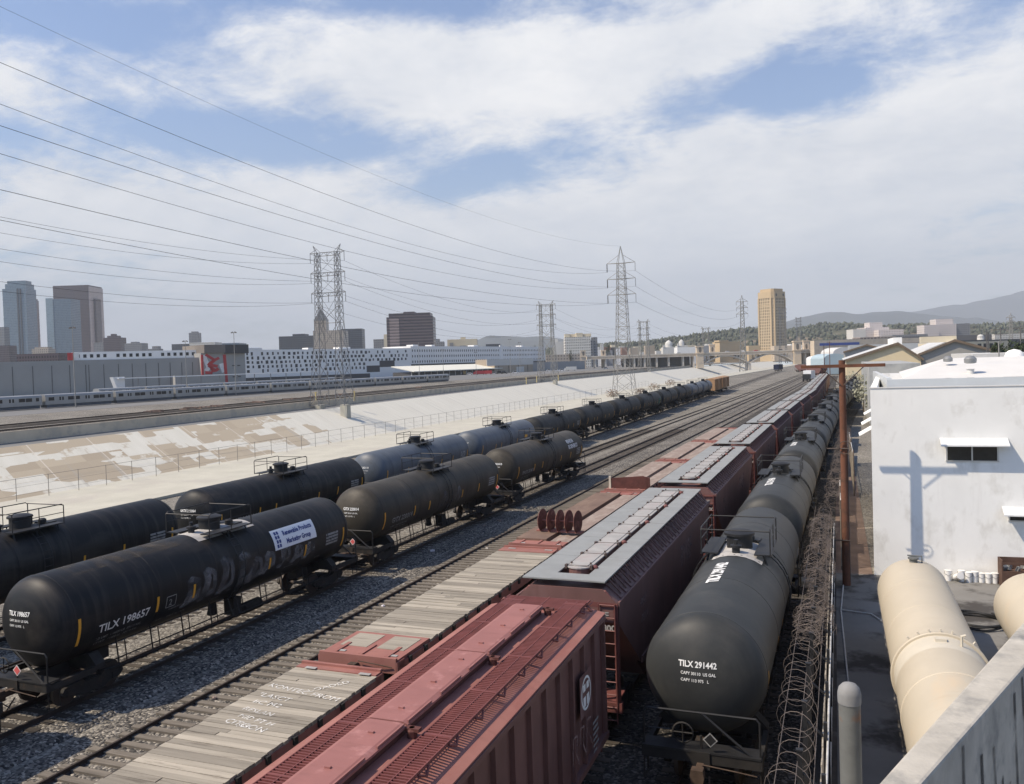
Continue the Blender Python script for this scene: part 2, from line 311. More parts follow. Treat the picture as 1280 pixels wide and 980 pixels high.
mk('cream_wall', (0.62, 0.545, 0.40), rough=0.9, var=0.06, scale=0.1)
mk('yellow_warehouse', (0.66, 0.55, 0.36), rough=0.85, var=0.05, scale=0.1)
mk('roof_edge_brown', (0.16, 0.12, 0.085), rough=0.8)
mk('grey_metal_wall', (0.30, 0.29, 0.265), rough=0.7, var=0.06, scale=0.1)
mk('grey_roofing', (0.38, 0.40, 0.41), rough=0.8, var=0.1, scale=0.08, stain=(0.6, 0.6, 0.58), stain_at=(0.56, 0.66), stain_scale=0.07)
mk('light_roofing', (0.55, 0.555, 0.54), rough=0.8, var=0.08, scale=0.08)
mk('shed_grey', (0.33, 0.335, 0.325), rough=0.85, var=0.12, scale=0.25, stain=(0.45, 0.45, 0.42), stain_at=(0.5, 0.62), stain_scale=0.3)
mk('town_tan', (0.40, 0.33, 0.25), rough=0.9, var=0.08, scale=0.05)
mk('town_grey', (0.30, 0.30, 0.30), rough=0.9, var=0.1, scale=0.05)
mk('town_dark', (0.12, 0.115, 0.11), rough=0.9, var=0.15, scale=0.05)
mk('town_brick', (0.27, 0.16, 0.12), rough=0.9, var=0.1, scale=0.05)
mk('tent_blue', (0.40, 0.50, 0.54), rough=0.6, var=0.05)
mk('blue_strip', (0.05, 0.09, 0.32), rough=0.6)
mk('galvanised_vent', (0.32, 0.32, 0.31), rough=0.45, metal=0.5, var=0.2, scale=4)
mk('car_white', (0.75, 0.75, 0.74), rough=0.35, var=0.03); mk('car_red', (0.36, 0.03, 0.035), rough=0.35, var=0.05)
mk('car_black', (0.02, 0.02, 0.022), rough=0.3); mk('car_silver', (0.4, 0.41, 0.42), rough=0.35, metal=0.4)
mk('truck_yellow', (0.62, 0.42, 0.15), rough=0.5); mk('tyre', (0.02, 0.02, 0.02), rough=0.9)
mk('bark', (0.09, 0.07, 0.05), rough=0.95, var=0.3, scale=2)
mk('leaf_dark', (0.035, 0.05, 0.022), rough=0.8, var=0.4, scale=0.5, island=0.45)
mk('leaf_olive', (0.065, 0.072, 0.035), rough=0.8, var=0.4, scale=0.5, island=0.45)
mk('dry_brush', (0.24, 0.17, 0.12), rough=0.95, var=0.3, scale=1, island=0.3)
mk('yellow_post', (0.50, 0.40, 0.18), rough=0.7)
mk('dark_sheet', (0.05, 0.052, 0.05), rough=0.8, var=0.3, scale=1)
mk('olive_tarp', (0.30, 0.30, 0.22), rough=0.85, var=0.25, scale=0.9, stain=(0.5, 0.48, 0.42), stain_at=(0.55, 0.65), stain_scale=1.2)

mk('chalk', (0.75, 0.74, 0.70), rough=0.9, var=0.1)
M_['ballast'] = gravel_mat('ballast', [(0.03, 0.029, 0.028), (0.07, 0.065, 0.058), (0.12, 0.11, 0.096), (0.185, 0.168, 0.143), (0.38, 0.345, 0.29)], 13, 0.22, 0.5)
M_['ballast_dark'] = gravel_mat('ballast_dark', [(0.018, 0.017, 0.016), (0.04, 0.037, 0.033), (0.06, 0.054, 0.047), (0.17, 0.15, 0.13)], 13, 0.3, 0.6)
M_['yard_gravel'] = gravel_mat('yard_gravel', [(0.09, 0.083, 0.072), (0.16, 0.148, 0.126), (0.22, 0.203, 0.172), (0.34, 0.315, 0.27)], 12, 0.08, 0.5)

def slope_mat():
    m = bpy.data.materials.new('river_bank_concrete'); m.use_nodes = True
    t = m.node_tree; L = t.links.new; b = t.nodes['Principled BSDF']; b.inputs['Roughness'].default_value = 0.95
    tc = N('ShaderNodeTexCoord', t); sep = N('ShaderNodeSeparateXYZ', t); L(tc.outputs['UV'], sep.inputs[0])
    def M(op, a, b_=None):
        n = N('ShaderNodeMath', t, operation=op)
        for i, v in enumerate((a, b_)):
            if v is None: continue
            if isinstance(v, (int, float)): n.inputs[i].default_value = v
            else: L(v, n.inputs[i])
        return n.outputs[0]
    u, v = sep.outputs[0], sep.outputs[1]      # metres along the river, metres down the slope
    def boxy(cu, cv, seed):
        cb = N('ShaderNodeCombineXYZ', t); L(M('FLOOR', M('DIVIDE', u, cu)), cb.inputs[0]); L(M('FLOOR', M('DIVIDE', v, cv)), cb.inputs[1]); cb.inputs[2].default_value = seed
        wn = N('ShaderNodeTexWhiteNoise', t, noise_dimensions='3D'); L(cb.outputs[0], wn.inputs['Vector']); return wn.outputs['Value']
    cb2 = N('ShaderNodeCombineXYZ', t); L(u, cb2.inputs[0]); L(v, cb2.inputs[1])
    def noise(s, d, st=(1, 1, 1)):
        mp = N('ShaderNodeMapping', t); mp.inputs['Scale'].default_value = st; L(cb2.outputs[0], mp.inputs[0])
        n = N('ShaderNodeTexNoise', t); L(mp.outputs[0], n.inputs['Vector']); n.inputs['Scale'].default_value = s; n.inputs['Detail'].default_value = d; return n.outputs[0]
    nz = noise(0.16, 3); wob = noise(1.4, 5)
    vor = N('ShaderNodeTexVoronoi', t, distance='CHEBYCHEV'); mp = N('ShaderNodeMapping', t); mp.inputs['Scale'].default_value = (0.16, 0.42, 1)
    L(cb2.outputs[0], mp.inputs[0]); L(mp.outputs[0], vor.inputs['Vector']); vor.inputs['Scale'].default_value = 1.0
    sc3 = N('ShaderNodeSeparateColor', t); L(vor.outputs['Color'], sc3.inputs[0])
    # rectangles of tan paint-over: none far upstream
    fade = N('ShaderNodeMapRange', t); L(u, fade.inputs[0]); fade.inputs[1].default_value = 165; fade.inputs[2].default_value = 205; fade.inputs[3].default_value = 0.12; fade.inputs[4].default_value = -0.5
    val = M('ADD', M('ADD', M('MULTIPLY', sc3.outputs[0], 0.45), M('ADD', M('MULTIPLY', boxy(6.5, 2.2, 3.0), 0.32), M('MULTIPLY', nz, 0.25))), M('ADD', fade.outputs[0], M('MULTIPLY', wob, 0.11)))
    tan = N('ShaderNodeMapRange', t); L(val, tan.inputs[0]); tan.inputs[1].default_value = 0.615; tan.inputs[2].default_value = 0.65
    col = N('ShaderNodeMix', t, data_type='RGBA'); L(noise(0.5, 6, (1, 0.25, 1)), col.inputs[0]); col.inputs[6].default_value = (0.53, 0.51, 0.43, 1); col.inputs[7].default_value = (0.67, 0.65, 0.57, 1)
    tn = N('ShaderNodeMix', t, data_type='RGBA'); L(boxy(9, 3.1, 9.0), tn.inputs[0]); tn.inputs[6].default_value = (0.37, 0.31, 0.225, 1); tn.inputs[7].default_value = (0.44, 0.375, 0.275, 1)
    mx = N('ShaderNodeMix', t, data_type='RGBA'); L(tan.outputs[0], mx.inputs[0]); L(col.outputs[2], mx.inputs[6]); L(tn.outputs[2], mx.inputs[7])
    # pale expansion joints down the slope every 12 m, dark drain streaks further on
    joint = M('LESS_THAN', M('FRACT', M('DIVIDE', u, 12.5)), 0.018)
    m2 = N('ShaderNodeMix', t, data_type='RGBA'); L(M('MULTIPLY', joint, 0.6), m2.inputs[0]); L(mx.outputs[2], m2.inputs[6]); m2.inputs[7].default_value = (0.66, 0.61, 0.52, 1)
    st = N('ShaderNodeMapRange', t); L(noise(0.55, 5, (1, 0.06, 1)), st.inputs[0]); st.inputs[1].default_value = 0.60; st.inputs[2].default_value = 0.75; st.inputs[4].default_value = 0.55
    m3 = N('ShaderNodeMix', t, data_type='RGBA'); L(st.outputs[0], m3.inputs[0]); L(m2.outputs[2], m3.inputs[6]); m3.inputs[7].default_value = (0.36, 0.345, 0.31, 1)
    L(m3.outputs[2], b.inputs['Base Color'])
    return m
M_['slope'] = slope_mat()

def see_through(m, lo=0.45, hi=0.6, scale=1.2, amount=1.0):   # broken, misted spray paint
    t = m.node_tree; L = t.links.new; b = t.nodes['Principled BSDF']
    tc = N('ShaderNodeTexCoord', t); n = N('ShaderNodeTexNoise', t); L(tc.outputs['Object'], n.inputs['Vector']); n.inputs['Scale'].default_value = scale; n.inputs['Detail'].default_value = 8
    q = N('ShaderNodeMapRange', t); L(n.outputs[0], q.inputs[0]); q.inputs[1].default_value = lo; q.inputs[2].default_value = hi; q.inputs[4].default_value = amount
    L(q.outputs[0], b.inputs['Alpha'])
see_through(M_['spray_paint'], 0.32, 0.72, 1.6, 0.75); see_through(M_['faded_lettering'], 0.3, 0.6, 3, 0.8); see_through(M_['top_dust'], 0.42, 0.70, 1.2, 0.75)
for k in ('green_spray', 'red_spray', 'yellow_spray'): see_through(M_[k], 0.35, 0.6, 2.0, 0.8)
see_through(M_['chalk'], 0.3, 0.55, 9, 0.9); see_through(M_['tar_black'], 0.3, 0.55, 3, 0.8)
see_through(M_['grey_lettering'], 0.2, 0.5, 4, 0.9)

# ------------------------------------------------------------------ mesh helpers
class MB:
    def __init__(s): s.v = []; s.f = []
    def add(s, vs, fs):
        o = len(s.v); s.v += [tuple(x) for x in vs]; s.f += [tuple(i + o for i in f) for f in fs]; return s
    def box(s, c, d, rz=0.0, ry=0.0, rx=0.0):
        hx, hy, hz = d[0] / 2, d[1] / 2, d[2] / 2
        vs = [Vector((x, y, z)) for z in (-hz, hz) for x, y in ((-hx, -hy), (hx, -hy), (hx, hy), (-hx, hy))]
        if rz or ry or rx:
            R = Matrix.Rotation(rz, 3, 'Z') @ Matrix.Rotation(ry, 3, 'Y') @ Matrix.Rotation(rx, 3, 'X'); vs = [R @ v for v in vs]
        c = Vector(c)
        return s.add([v + c for v in vs], [(3, 2, 1, 0), (4, 5, 6, 7), (0, 1, 5, 4), (1, 2, 6, 5), (2, 3, 7, 6), (3, 0, 4, 7)])
    def bb(s, a, b):
        return s.box([(a[i] + b[i]) / 2 for i in range(3)], [abs(b[i] - a[i]) for i in range(3)])
    def tube(s, pts, r, n=6, cap=True):
        pts = [Vector(p) for p in pts]; rings = []; up0 = None
        for i, p in enumerate(pts):
            d = (pts[min(i + 1, len(pts) - 1)] - pts[max(i - 1, 0)]).normalized()
            if up0 is None: up0 = Vector((0, 0, 1)) if abs(d.z) < 0.9 else Vector((1, 0, 0))
            a = d.cross(up0)
            if a.length < 1e-4: a = d.cross(Vector((0, 1, 0.3)))
            a.normalize(); b = a.cross(d).normalized(); up0 = b
            rr = r[i] if isinstance(r, (list, tuple)) else r
            rings.append([p + a * math.cos(2 * PI * k / n) * rr + b * math.sin(2 * PI * k / n) * rr for k in range(n)])
        o = len(s.v)
        for g in rings: s.v += [tuple(x) for x in g]
        for i in range(len(rings) - 1):
            for k in range(n):
                k2 = (k + 1) % n; s.f.append((o + i * n + k, o + i * n + k2, o + (i + 1) * n + k2, o + (i + 1) * n + k))
        if cap:
            s.f.append(tuple(o + k for k in range(n))[::-1]); s.f.append(tuple(o + (len(rings) - 1) * n + k for k in range(n)))
        return s
    def lathe(s, c, prof, n=24, axis='Z', cap=True):     # prof: (radius, along)
        c = Vector(c); o = len(s.v)
        for r, h in prof:
            for k in range(n):
                a = 2 * PI * k / n; p, q = r * math.cos(a), r * math.sin(a)
                v = {'Z': (p, q, h), 'Y': (q, h, p), 'X': (h, p, q)}[axis]
                s.v.append(tuple(c + Vector(v)))
        for i in range(len(prof) - 1):
            for k in range(n):
                k2 = (k + 1) % n; s.f.append((o + i * n + k, o + i * n + k2, o + (i + 1) * n + k2, o + (i + 1) * n + k))
        if cap:
            s.f.append(tuple(o + k for k in range(n))[::-1]); s.f.append(tuple(o + (len(prof) - 1) * n + k for k in range(n)))
        return s
    def ext(s, poly, a, b, axis='Y'):        # an outline extruded; poly in the two other axes
        n = len(poly); o = len(s.v)
        for h in (a, b):
            for p, q in poly: s.v.append({'Y': (p, h, q), 'X': (h, p, q), 'Z': (p, q, h)}[axis])
        s.f.append(tuple(o + i for i in range(n))[::-1]); s.f.append(tuple(o + n + i for i in range(n)))
        for i in range(n):
            j = (i + 1) % n; s.f.append((o + i, o + j, o + n + j, o + n + i))
        return s
    def quad(s, *p): return s.add(p, [tuple(range(len(p)))])
    def obj(s, name, m, parent=None, smooth=False, loc=None, rz=None, fix=True):
        me = bpy.data.meshes.new(name); me.from_pydata(s.v, [], s.f); me.update()
        if fix:
            bm = bmesh.new(); bm.from_mesh(me); bmesh.ops.recalc_face_normals(bm, faces=bm.faces); bm.to_mesh(me); bm.free()
        if isinstance(m, str): m = M_[m]
        me.materials.append(m)
        if smooth:
            me.polygons.foreach_set('use_smooth', [True] * len(me.polygons))
            if smooth != 'all': me.set_sharp_from_angle(angle=rad(38))
        o = bpy.data.objects.new(name, me); COL.objects.link(o)
        if parent is not None: o.parent = parent
        if loc is not None: o.location = loc
        if rz is not None: o.rotation_euler.z = rz
        return o
LABELS = {}
def tag(o, label, cat, group=None):
    o['label'] = label; o['category'] = cat
    if group: o['group'] = group
    return o
def struct(o, kind='structure'):
    o['kind'] = kind; return o
def thing(name, label, cat, loc=(0, 0, 0), rz=0.0, group=None):
    o = bpy.data.objects.new(name, None); COL.objects.link(o); o.empty_display_size = 0.3
    o.location = loc; o.rotation_euler.z = rz
    return tag(o, label, cat, group)
def copy_tree(o, parent=None):
    c = o.copy(); COL.objects.link(c)
    if parent is not None: c.parent = parent
    for ch in o.children: copy_tree(ch, c)
    return c
def many(parent, name, mbs, m, smooth=False):     # up to 100 pieces as parts, the rest one stuff part
    out = []
    for b in mbs[:100]: out.append(b.obj(name, m, parent, smooth))
    if len(mbs) > 100:
        r = MB()
        for b in mbs[100:]: r.add(b.v, b.f)
        struct(r.obj(name, m, parent, smooth), 'stuff')
    return out
FONT = None
def text_mesh(s, size, align='LEFT', bold=0.0, space=1.0):
    cu = bpy.data.curves.new('lettering', 'FONT'); cu.body = s; cu.size = size; cu.align_x = align; cu.resolution_u = 2
    cu.offset = bold; cu.space_character = space
    o = bpy.data.objects.new('lettering', cu); COL.objects.link(o)
    dg = bpy.context.evaluated_depsgraph_get(); dg.update()
    me = bpy.data.meshes.new_from_object(o.evaluated_get(dg)); bpy.data.objects.remove(o)
    vs = [v.co.copy() for v in me.vertices]; fs = [tuple(p.vertices) for p in me.polygons]
    bpy.data.meshes.remove(me); bpy.data.curves.remove(cu)
    return vs, fs
def lettering(s, size, fn, m, parent, bold=0.0, align='LEFT', sx=1.0, name='lettering', space=1.0):
    vs, fs = text_mesh(s, size, align, bold, space); b = MB()
    b.add([fn(v.x * sx, v.y) for v in vs], fs)
    return b.obj(name, m, parent, fix=False)
def patch(fn, u0, u1, v0, v1, nu=8, nv=8):
    b = MB(); vs = [fn(u0 + (u1 - u0) * i / nu, v0 + (v1 - v0) * j / nv) for j in range(nv + 1) for i in range(nu + 1)]
    fs = [(j * (nu + 1) + i, j * (nu + 1) + i + 1, (j + 1) * (nu + 1) + i + 1, (j + 1) * (nu + 1) + i) for j in range(nv) for i in range(nu)]
    return b.add(vs, fs)
def ribbon(fn, pts, wd, b=None, n=6):     # a painted stroke of width wd through pts
    b = b or MB(); P = []
    for i in range(len(pts) - 1):
        for k in range(n): P.append(Vector(pts[i]).lerp(Vector(pts[i + 1]), k / n))
    P.append(Vector(pts[-1])); vs = []
    for i, p in enumerate(P):
        d = (P[min(i + 1, len(P) - 1)] - P[max(i - 1, 0)]).normalized(); q = Vector((-d.y, d.x)) * wd / 2
        vs += [fn(*(p + q)), fn(*(p - q))]
    return b.add(vs, [(2 * i, 2 * i + 1, 2 * i + 3, 2 * i + 2) for i in range(len(P) - 1)])

# ------------------------------------------------------------------ ground, river, tracks
def lerp_tab(tab, y):
    if y <= tab[0][0]: return tab[0][1] + (y - tab[0][0]) * (tab[1][1] - tab[0][1]) / (tab[1][0] - tab[0][0])
    for (a, p), (b, q) in zip(tab, tab[1:]):
        if y <= b: return p + (q - p) * (y - a) / (b - a)
    return tab[-1][1]
def x_top(y): return lerp_tab([(-50, -114), (96, -122.5), (437, -143), (907, -139), (1500, -100)], y)
def x_lip(y): return lerp_tab([(-50, -68.5), (400, -69.5), (944, -45), (1500, 10)], y)
GZ = -0.28
YS = [-60, -20, 20, 60, 96, 130, 165, 200, 260, 330, 437, 560, 700, 907, 1200, 1500]
def strips(name, cols, m, kind='structure', uv=False):
    b = MB(); n = len(cols)
    for y in YS:
        for fx, z in cols: b.v.append((fx(y), y, z))
    for i in range(len(YS) - 1):
        for k in range(n - 1): b.f.append((i * n + k, i * n + k + 1, (i + 1) * n + k + 1, (i + 1) * n + k))
    o = struct(b.obj(name, m, fix=False), kind)
    if uv:
        L = o.data.uv_layers.new(name='UVMap')
        for lp in o.data.loops:
            v = o.data.vertices[lp.vertex_index].co
            L.data[lp.index].uv = (v.y + (-v.z) * 1.1, -v.z * 2.0)
    return o
b = MB().quad((-15500, 1500, -0.6), (15500, 1500, -0.6), (15500, 17500, -0.6), (-15500, 17500, -0.6)); struct(b.obj('plain', 'town_tan'))
strips('ground', [(x_lip, GZ), (lambda y: 9000, GZ)], 'yard_gravel')
strips('river_wall', [(lambda y: x_lip(y) - 0.01, -9.5), (x_lip, GZ)], 'slab_concrete')
strips('river_bed', [(lambda y: x_top(y) + 22.9, -8.6), (x_lip, -8.6)], 'slab_concrete')
strips('river_bank', [(x_top, 0.0), (lambda y: x_top(y) + 24.0, -9.0)], 'slope', uv=True)
mk('ledge_shade', (0.17, 0.17, 0.165), rough=0.95, var=0.15, scale=0.2)  # dark tone holds the shade that lies on the ledge
strips('bank_ledge', [(lambda y: x_top(y) - 4.0, 0.25), (x_top, 0.0)], 'ledge_shade')
strips('far_ground', [(lambda y: -9000, 2.2), (lambda y: x_top(y) - 46, 2.2), (lambda y: x_top(y) - 38, 1.45), (lambda y: x_top(y) - 4.2, 1.45)], 'yard_gravel')
mk('parapet_tan', (0.62, 0.53, 0.40), rough=0.95, var=0.12, scale=0.15, stain=(0.50, 0.44, 0.35), stain_at=(0.5, 0.6), stain_scale=0.3)
mk('lip_concrete', (0.45, 0.43, 0.355), rough=0.95, var=0.1, scale=0.3, stain=(0.40, 0.37, 0.32), stain_at=(0.52, 0.7), stain_scale=0.2)
mk('yard_asphalt', (0.17, 0.168, 0.162), rough=0.95, var=0.12, scale=0.05)
strips('far_pavement', [(lambda y: x_top(y) - 230, 2.23), (lambda y: x_top(y) - 52, 2.23)], 'yard_asphalt')
# low wall along the far bank top
b = MB()
ys = [y for y in YS if y <= 907]
for y in ys:
    x = x_top(y) - 4.0
    b.v += [(x, y, 0.2), (x - 0.35, y, 0.2), (x - 0.35, y, 2.15), (x, y, 2.15)]
for i in range(len(ys) - 1):
    for k in range(4): b.f.append((4 * i + k, 4 * i + (k + 1) % 4, 4 * i + 4 + (k + 1) % 4, 4 * i + 4 + k))
tag(b.obj('river_wall_parapet', 'parapet_tan'), 'long low tan concrete wall topping the far river bank below the tracks', 'wall')
strips('river_lip', [(x_lip, GZ + 0.02), (lambda y: x_lip(y) + 0.01, -0.02), (lambda y: x_lip(y) + 13.0, -0.02), (lambda y: x_lip(y) + 13.0, GZ + 0.02)], 'lip_concrete')

def cfn(k1, y1, k2):
    return lambda y: (k1 * y * y * (1 if y > 0 else 0)) if y < y1 else k1 * y1 * y1 + (y - y1) * k2
c1 = cfn(1.15e-4, 160, 0.029); c2 = cfn(1.6e-4, 150, 0.058); c3 = cfn(1.3e-4, 150, 0.012); c4 = cfn(2.0e-4, 80, 0.026)
TRK = {'F': lambda y: -33.5, 'ab': lambda y: -28.7 + c1(y), 'cd': lambda y: -24.75 + c4(y), 'ef': lambda y: -19.35 + c1(y),
       'g': lambda y: -15.2 + c1(y), 'm': lambda y: -11.4 + c1(y), 'hop': lambda y: -7.35 + c3(y) , 'R': lambda y: -3.3 + c2(y)}
def heading(tr, y):
    f = TRK[tr]; return -math.atan2(f(y + 1) - f(y - 1), 2.0)
def place_on(o, tr, y):
    o.location = (TRK[tr](y), y, 0); o.rotation_euler.z = heading(tr, y); return o
def ribbon_y(f, y0, y1, half, z0, z1, m, name, parent=None, st=None):
    ys = [y0 + (y1 - y0) * i / max(1, int((y1 - y0) / 8)) for i in range(int((y1 - y0) / 8) + 1)]
    b = MB()
    for y in ys:
        x = f(y); b.v += [(x - half - (z1 - z0) * 1.6, y, z0), (x - half, y, z1), (x + half, y, z1), (x + half + (z1 - z0) * 1.6, y, z0)]
    for i in range(len(ys) - 1):
        for k in range(3): b.f.append((4 * i + k, 4 * i + k + 1, 4 * i + 5 + k, 4 * i + 4 + k))
    return b.obj(name, m, parent, fix=False)
def rail_mb(f, y0, y1, off, z=0.0):
    ys = [y0 + (y1 - y0) * i / max(1, int((y1 - y0) / 6)) for i in range(int((y1 - y0) / 6) + 1)]
    prof = [(-0.07, -0.17), (0.07, -0.17), (0.02, -0.13), (0.02, -0.045), (0.037, -0.035), (0.037, 0), (-0.037, 0), (-0.037, -0.035), (-0.02, -0.045), (-0.02, -0.13)]
    b = MB(); n = len(prof)
    for y in ys:
        for p, q in prof: b.v.append((f(y) + off + p, y, z + q))
    for i in range(len(ys) - 1):
        for k in range(n): b.f.append((i * n + k, i * n + (k + 1) % n, (i + 1) * n + (k + 1) % n, (i + 1) * n + k))
    return b
def track(tr, y0, y1, label, ties=None, tie_m='dark_sleeper_wood', bal='ballast', f=None, z=0.0, half=2.35):
    f = f or TRK[tr]
    t = thing('railway_track', label, 'track', (0, 0, 0), group='parallel tracks of the rail yard')
    struct(ribbon_y(f, y0, y1, half, z + GZ, z - 0.15 - 0.005 * (list(TRK).index(tr) % 4), bal, 'ballast_bed'))
    for s in (-1, 1): rail_mb(f, y0, y1, s * 0.7525, z).obj('rail', 'rail_steel', t)
    if ties:
        L = []; y = ties[0]
        while y < ties[1]:
            L.append(MB().box((f(y) + random.uniform(-.06, .06), y, z - (0.15 if tr == 'ef' else 0.185)), (2.6 + random.uniform(-.08, .08), 0.235, 0.10), rz=random.uniform(-.02, .02))); y += 0.54 + random.uniform(-.03, .03)
        if tr == 'ef': many(t, 'sleeper', L, tie_m)
        else:
            r = MB()
            for q in L: r.add(q.v, q.f)
            struct(r.obj('sleeper', tie_m, t), 'stuff')
    return t
track('F', -10, 560, 'leftmost track, carrying the tank car row nearest the river fence', (20, 60))
track('ab', -5, 560, 'empty track between the river side tank cars and the lettered tank cars', (0, 130), bal='yard_gravel')
track('cd', -5, 560, 'track carrying the three tank cars with the white banner car', (0, 130))
track('ef', 8, 420, 'track with open greying sleepers beside the plank deck flat cars', (12, 95), 'old_sleeper_wood', 'ballast')
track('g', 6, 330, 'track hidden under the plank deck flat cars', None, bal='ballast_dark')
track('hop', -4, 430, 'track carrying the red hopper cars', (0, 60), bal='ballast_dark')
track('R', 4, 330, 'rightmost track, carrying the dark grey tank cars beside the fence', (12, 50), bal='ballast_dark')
mk('far_ballast', (0.075, 0.064, 0.052), rough=1, var=0.3, scale=0.5)
# far bank main line
for i, (o_, lb) in enumerate(((-11.5, 'near track of the pair behind the low wall across the river'), (-25.5, 'far track of the pair behind the low wall across the river'))):
    f = (lambda o_: lambda y: x_top(y) + o_)(o_)
    t = thing('railway_track', lb, 'track', (0, 0, 0), group='tracks across the river')
    struct(ribbon_y(f, -20, 905, 2.6, 1.45, 1.85, 'far_ballast', 'ballast_bed'))
    for s in (-1, 1): rail_mb(f, -20, 905, s * 0.7525, 2.02).obj('rail', 'rail_steel', t)
    L = MB(); y = 60
    while y < 330: L.box((f(y), y, 1.88), (2.6, 0.24, 0.10)); y += 0.6
    struct(L.obj('sleeper', 'dark_sleeper_wood', t), 'stuff')
rl = random.Random(6)
for k in range(14):
    y_ = rl.uniform(18, 70); x_ = rl.choice((TRK['cd'](y_) + rl.uniform(1.1, 2.4), TRK['ef'](y_) - rl.uniform(1.0, 1.8), TRK['ef'](y_) + rl.uniform(-.5, .5)))
    b = MB(); c_ = Vector((x_, y_, GZ + .16)); s_ = rl.uniform(.06, .16)
    b.box(c_, (s_ * 2, s_ * 1.3, s_ * .7), rz=rl.uniform(0, 3), rx=rl.uniform(-.4, .4)); b.box(c_ + Vector((s_ * .5, 0, s_ * .3)), (s_, s_ * .9, s_ * .5), rz=rl.uniform(0, 3), ry=.4)
    tag(b.obj('litter', rl.choice(('placard_white', 'faded_pink_plate', 'weathered_planks', 'pale_dust'))), 'small scrap of pale litter lying in the ballast near the open sleepers', 'litter', 'scraps of litter in the ballast')
# lineside strips: dirt beside the fence, pavement of the yard
def sheet(name, x0, x1, y0, y1, z, m): return struct(MB().quad((x0, y0, z), (x1, y0, z), (x1, y1, z), (x0, y1, z)).obj(name, m))
sheet('lineside_dirt', -9.6, -0.15, 2, 120, GZ + 0.016, 'lineside_dirt')
sheet('yard_pavement', -0.15, 60, -2, 45.3, GZ + 0.03, 'concrete_pavement')
sheet('alley_dirt', -0.15, 1.55, 45.3, 130, GZ + 0.03, 'rust_dirt')

# ------------------------------------------------------------------ tank cars
TR, TZ = 1.53, 2.78          # tank radius, axis height above the rail
def side_fn(R=TR + 0.012):   # u along the car, v up round the shell from its widest line, on the +x side
    return lambda u, v: Vector((R * math.cos(v / TR), u, TZ + R * math.sin(v / TR)))
def head_fn(hy, hd):         # the domed end that faces -y
    def f(u, v):
        q = max(0.0, 1 - (u * u + v * v) / (TR * TR)); return Vector((u, -(hy + hd * math.sqrt(q)) - 0.014, TZ + v))
    return f
def truck_parts(parent, y):
    b = MB()
    for s in (-1, 1):      # cast side frame with arched top and springs
        x = s * 1.02
        b.ext([(y - 1.25, 0.50), (y - 1.15, 0.66), (y - 0.45, 0.74), (y - 0.3, 0.62), (y + 0.3, 0.62), (y + 0.45, 0.74), (y + 1.15, 0.66), (y + 1.25, 0.50), (y + 1.1, 0.36), (y + 0.75, 0.36), (y + 0.45, 0.22), (y - 0.45, 0.22), (y - 0.75, 0.36), (y - 1.1, 0.36)], x - 0.07, x + 0.07, 'X')
        for k in (-0.16, 0.0, 0.16): b.lathe((x, y + k, 0.26), [(0.07, 0), (0.07, 0.38)], 8)
        for k in (-0.9, 0.9): b.box((x, y + k, 0.46), (0.2, 0.3, 0.22))
    b.box((0, y, 0.55), (2.0, 0.35, 0.25))
    t = b.obj('truck', 'running_gear', parent)
    for k in (-0.9, 0.9):
        wb = MB()
        for s in (-1, 1): wb.lathe((s * 0.75, y + k, 0.46), [(0.08, -0.09), (0.10, -0.09), (0.40, -0.03), (0.46, -0.06), (0.46, 0.05), (0.10, 0.07)], 20, 'X')
        wb.tube([(-0.95, y + k, 0.46), (0.95, y + k, 0.46)], 0.08, 8)
        wb.obj('wheelset', 'wheel_steel', t, smooth=True)
    return t
def coupler_part(parent, s, L):
    y = s * L / 2
    b = MB().box((0, y - s * 0.45, 0.86), (0.16, 0.7, 0.18)).ext([(-0.14, 0.70), (0.14, 0.70), (0.17, 0.85), (0.14, 1.02), (-0.14, 1.02), (-0.17, 0.85)], y - s * 0.25, y - s * 0.02)
    b.tube([(0.22, y - s * 0.5, 0.7), (0.28, y - s * 0.15, 0.42), (0.2, y + s * 0.02, 0.40)], 0.025, 5)
    b.tube([(0.1, y - s * 0.3, 1.05), (0.9, y - s * 0.28, 1.0), (1.35, y - s * 0.35, 0.92)], 0.018, 5)
    return b.obj('coupler', 'rusty_coupler', parent)
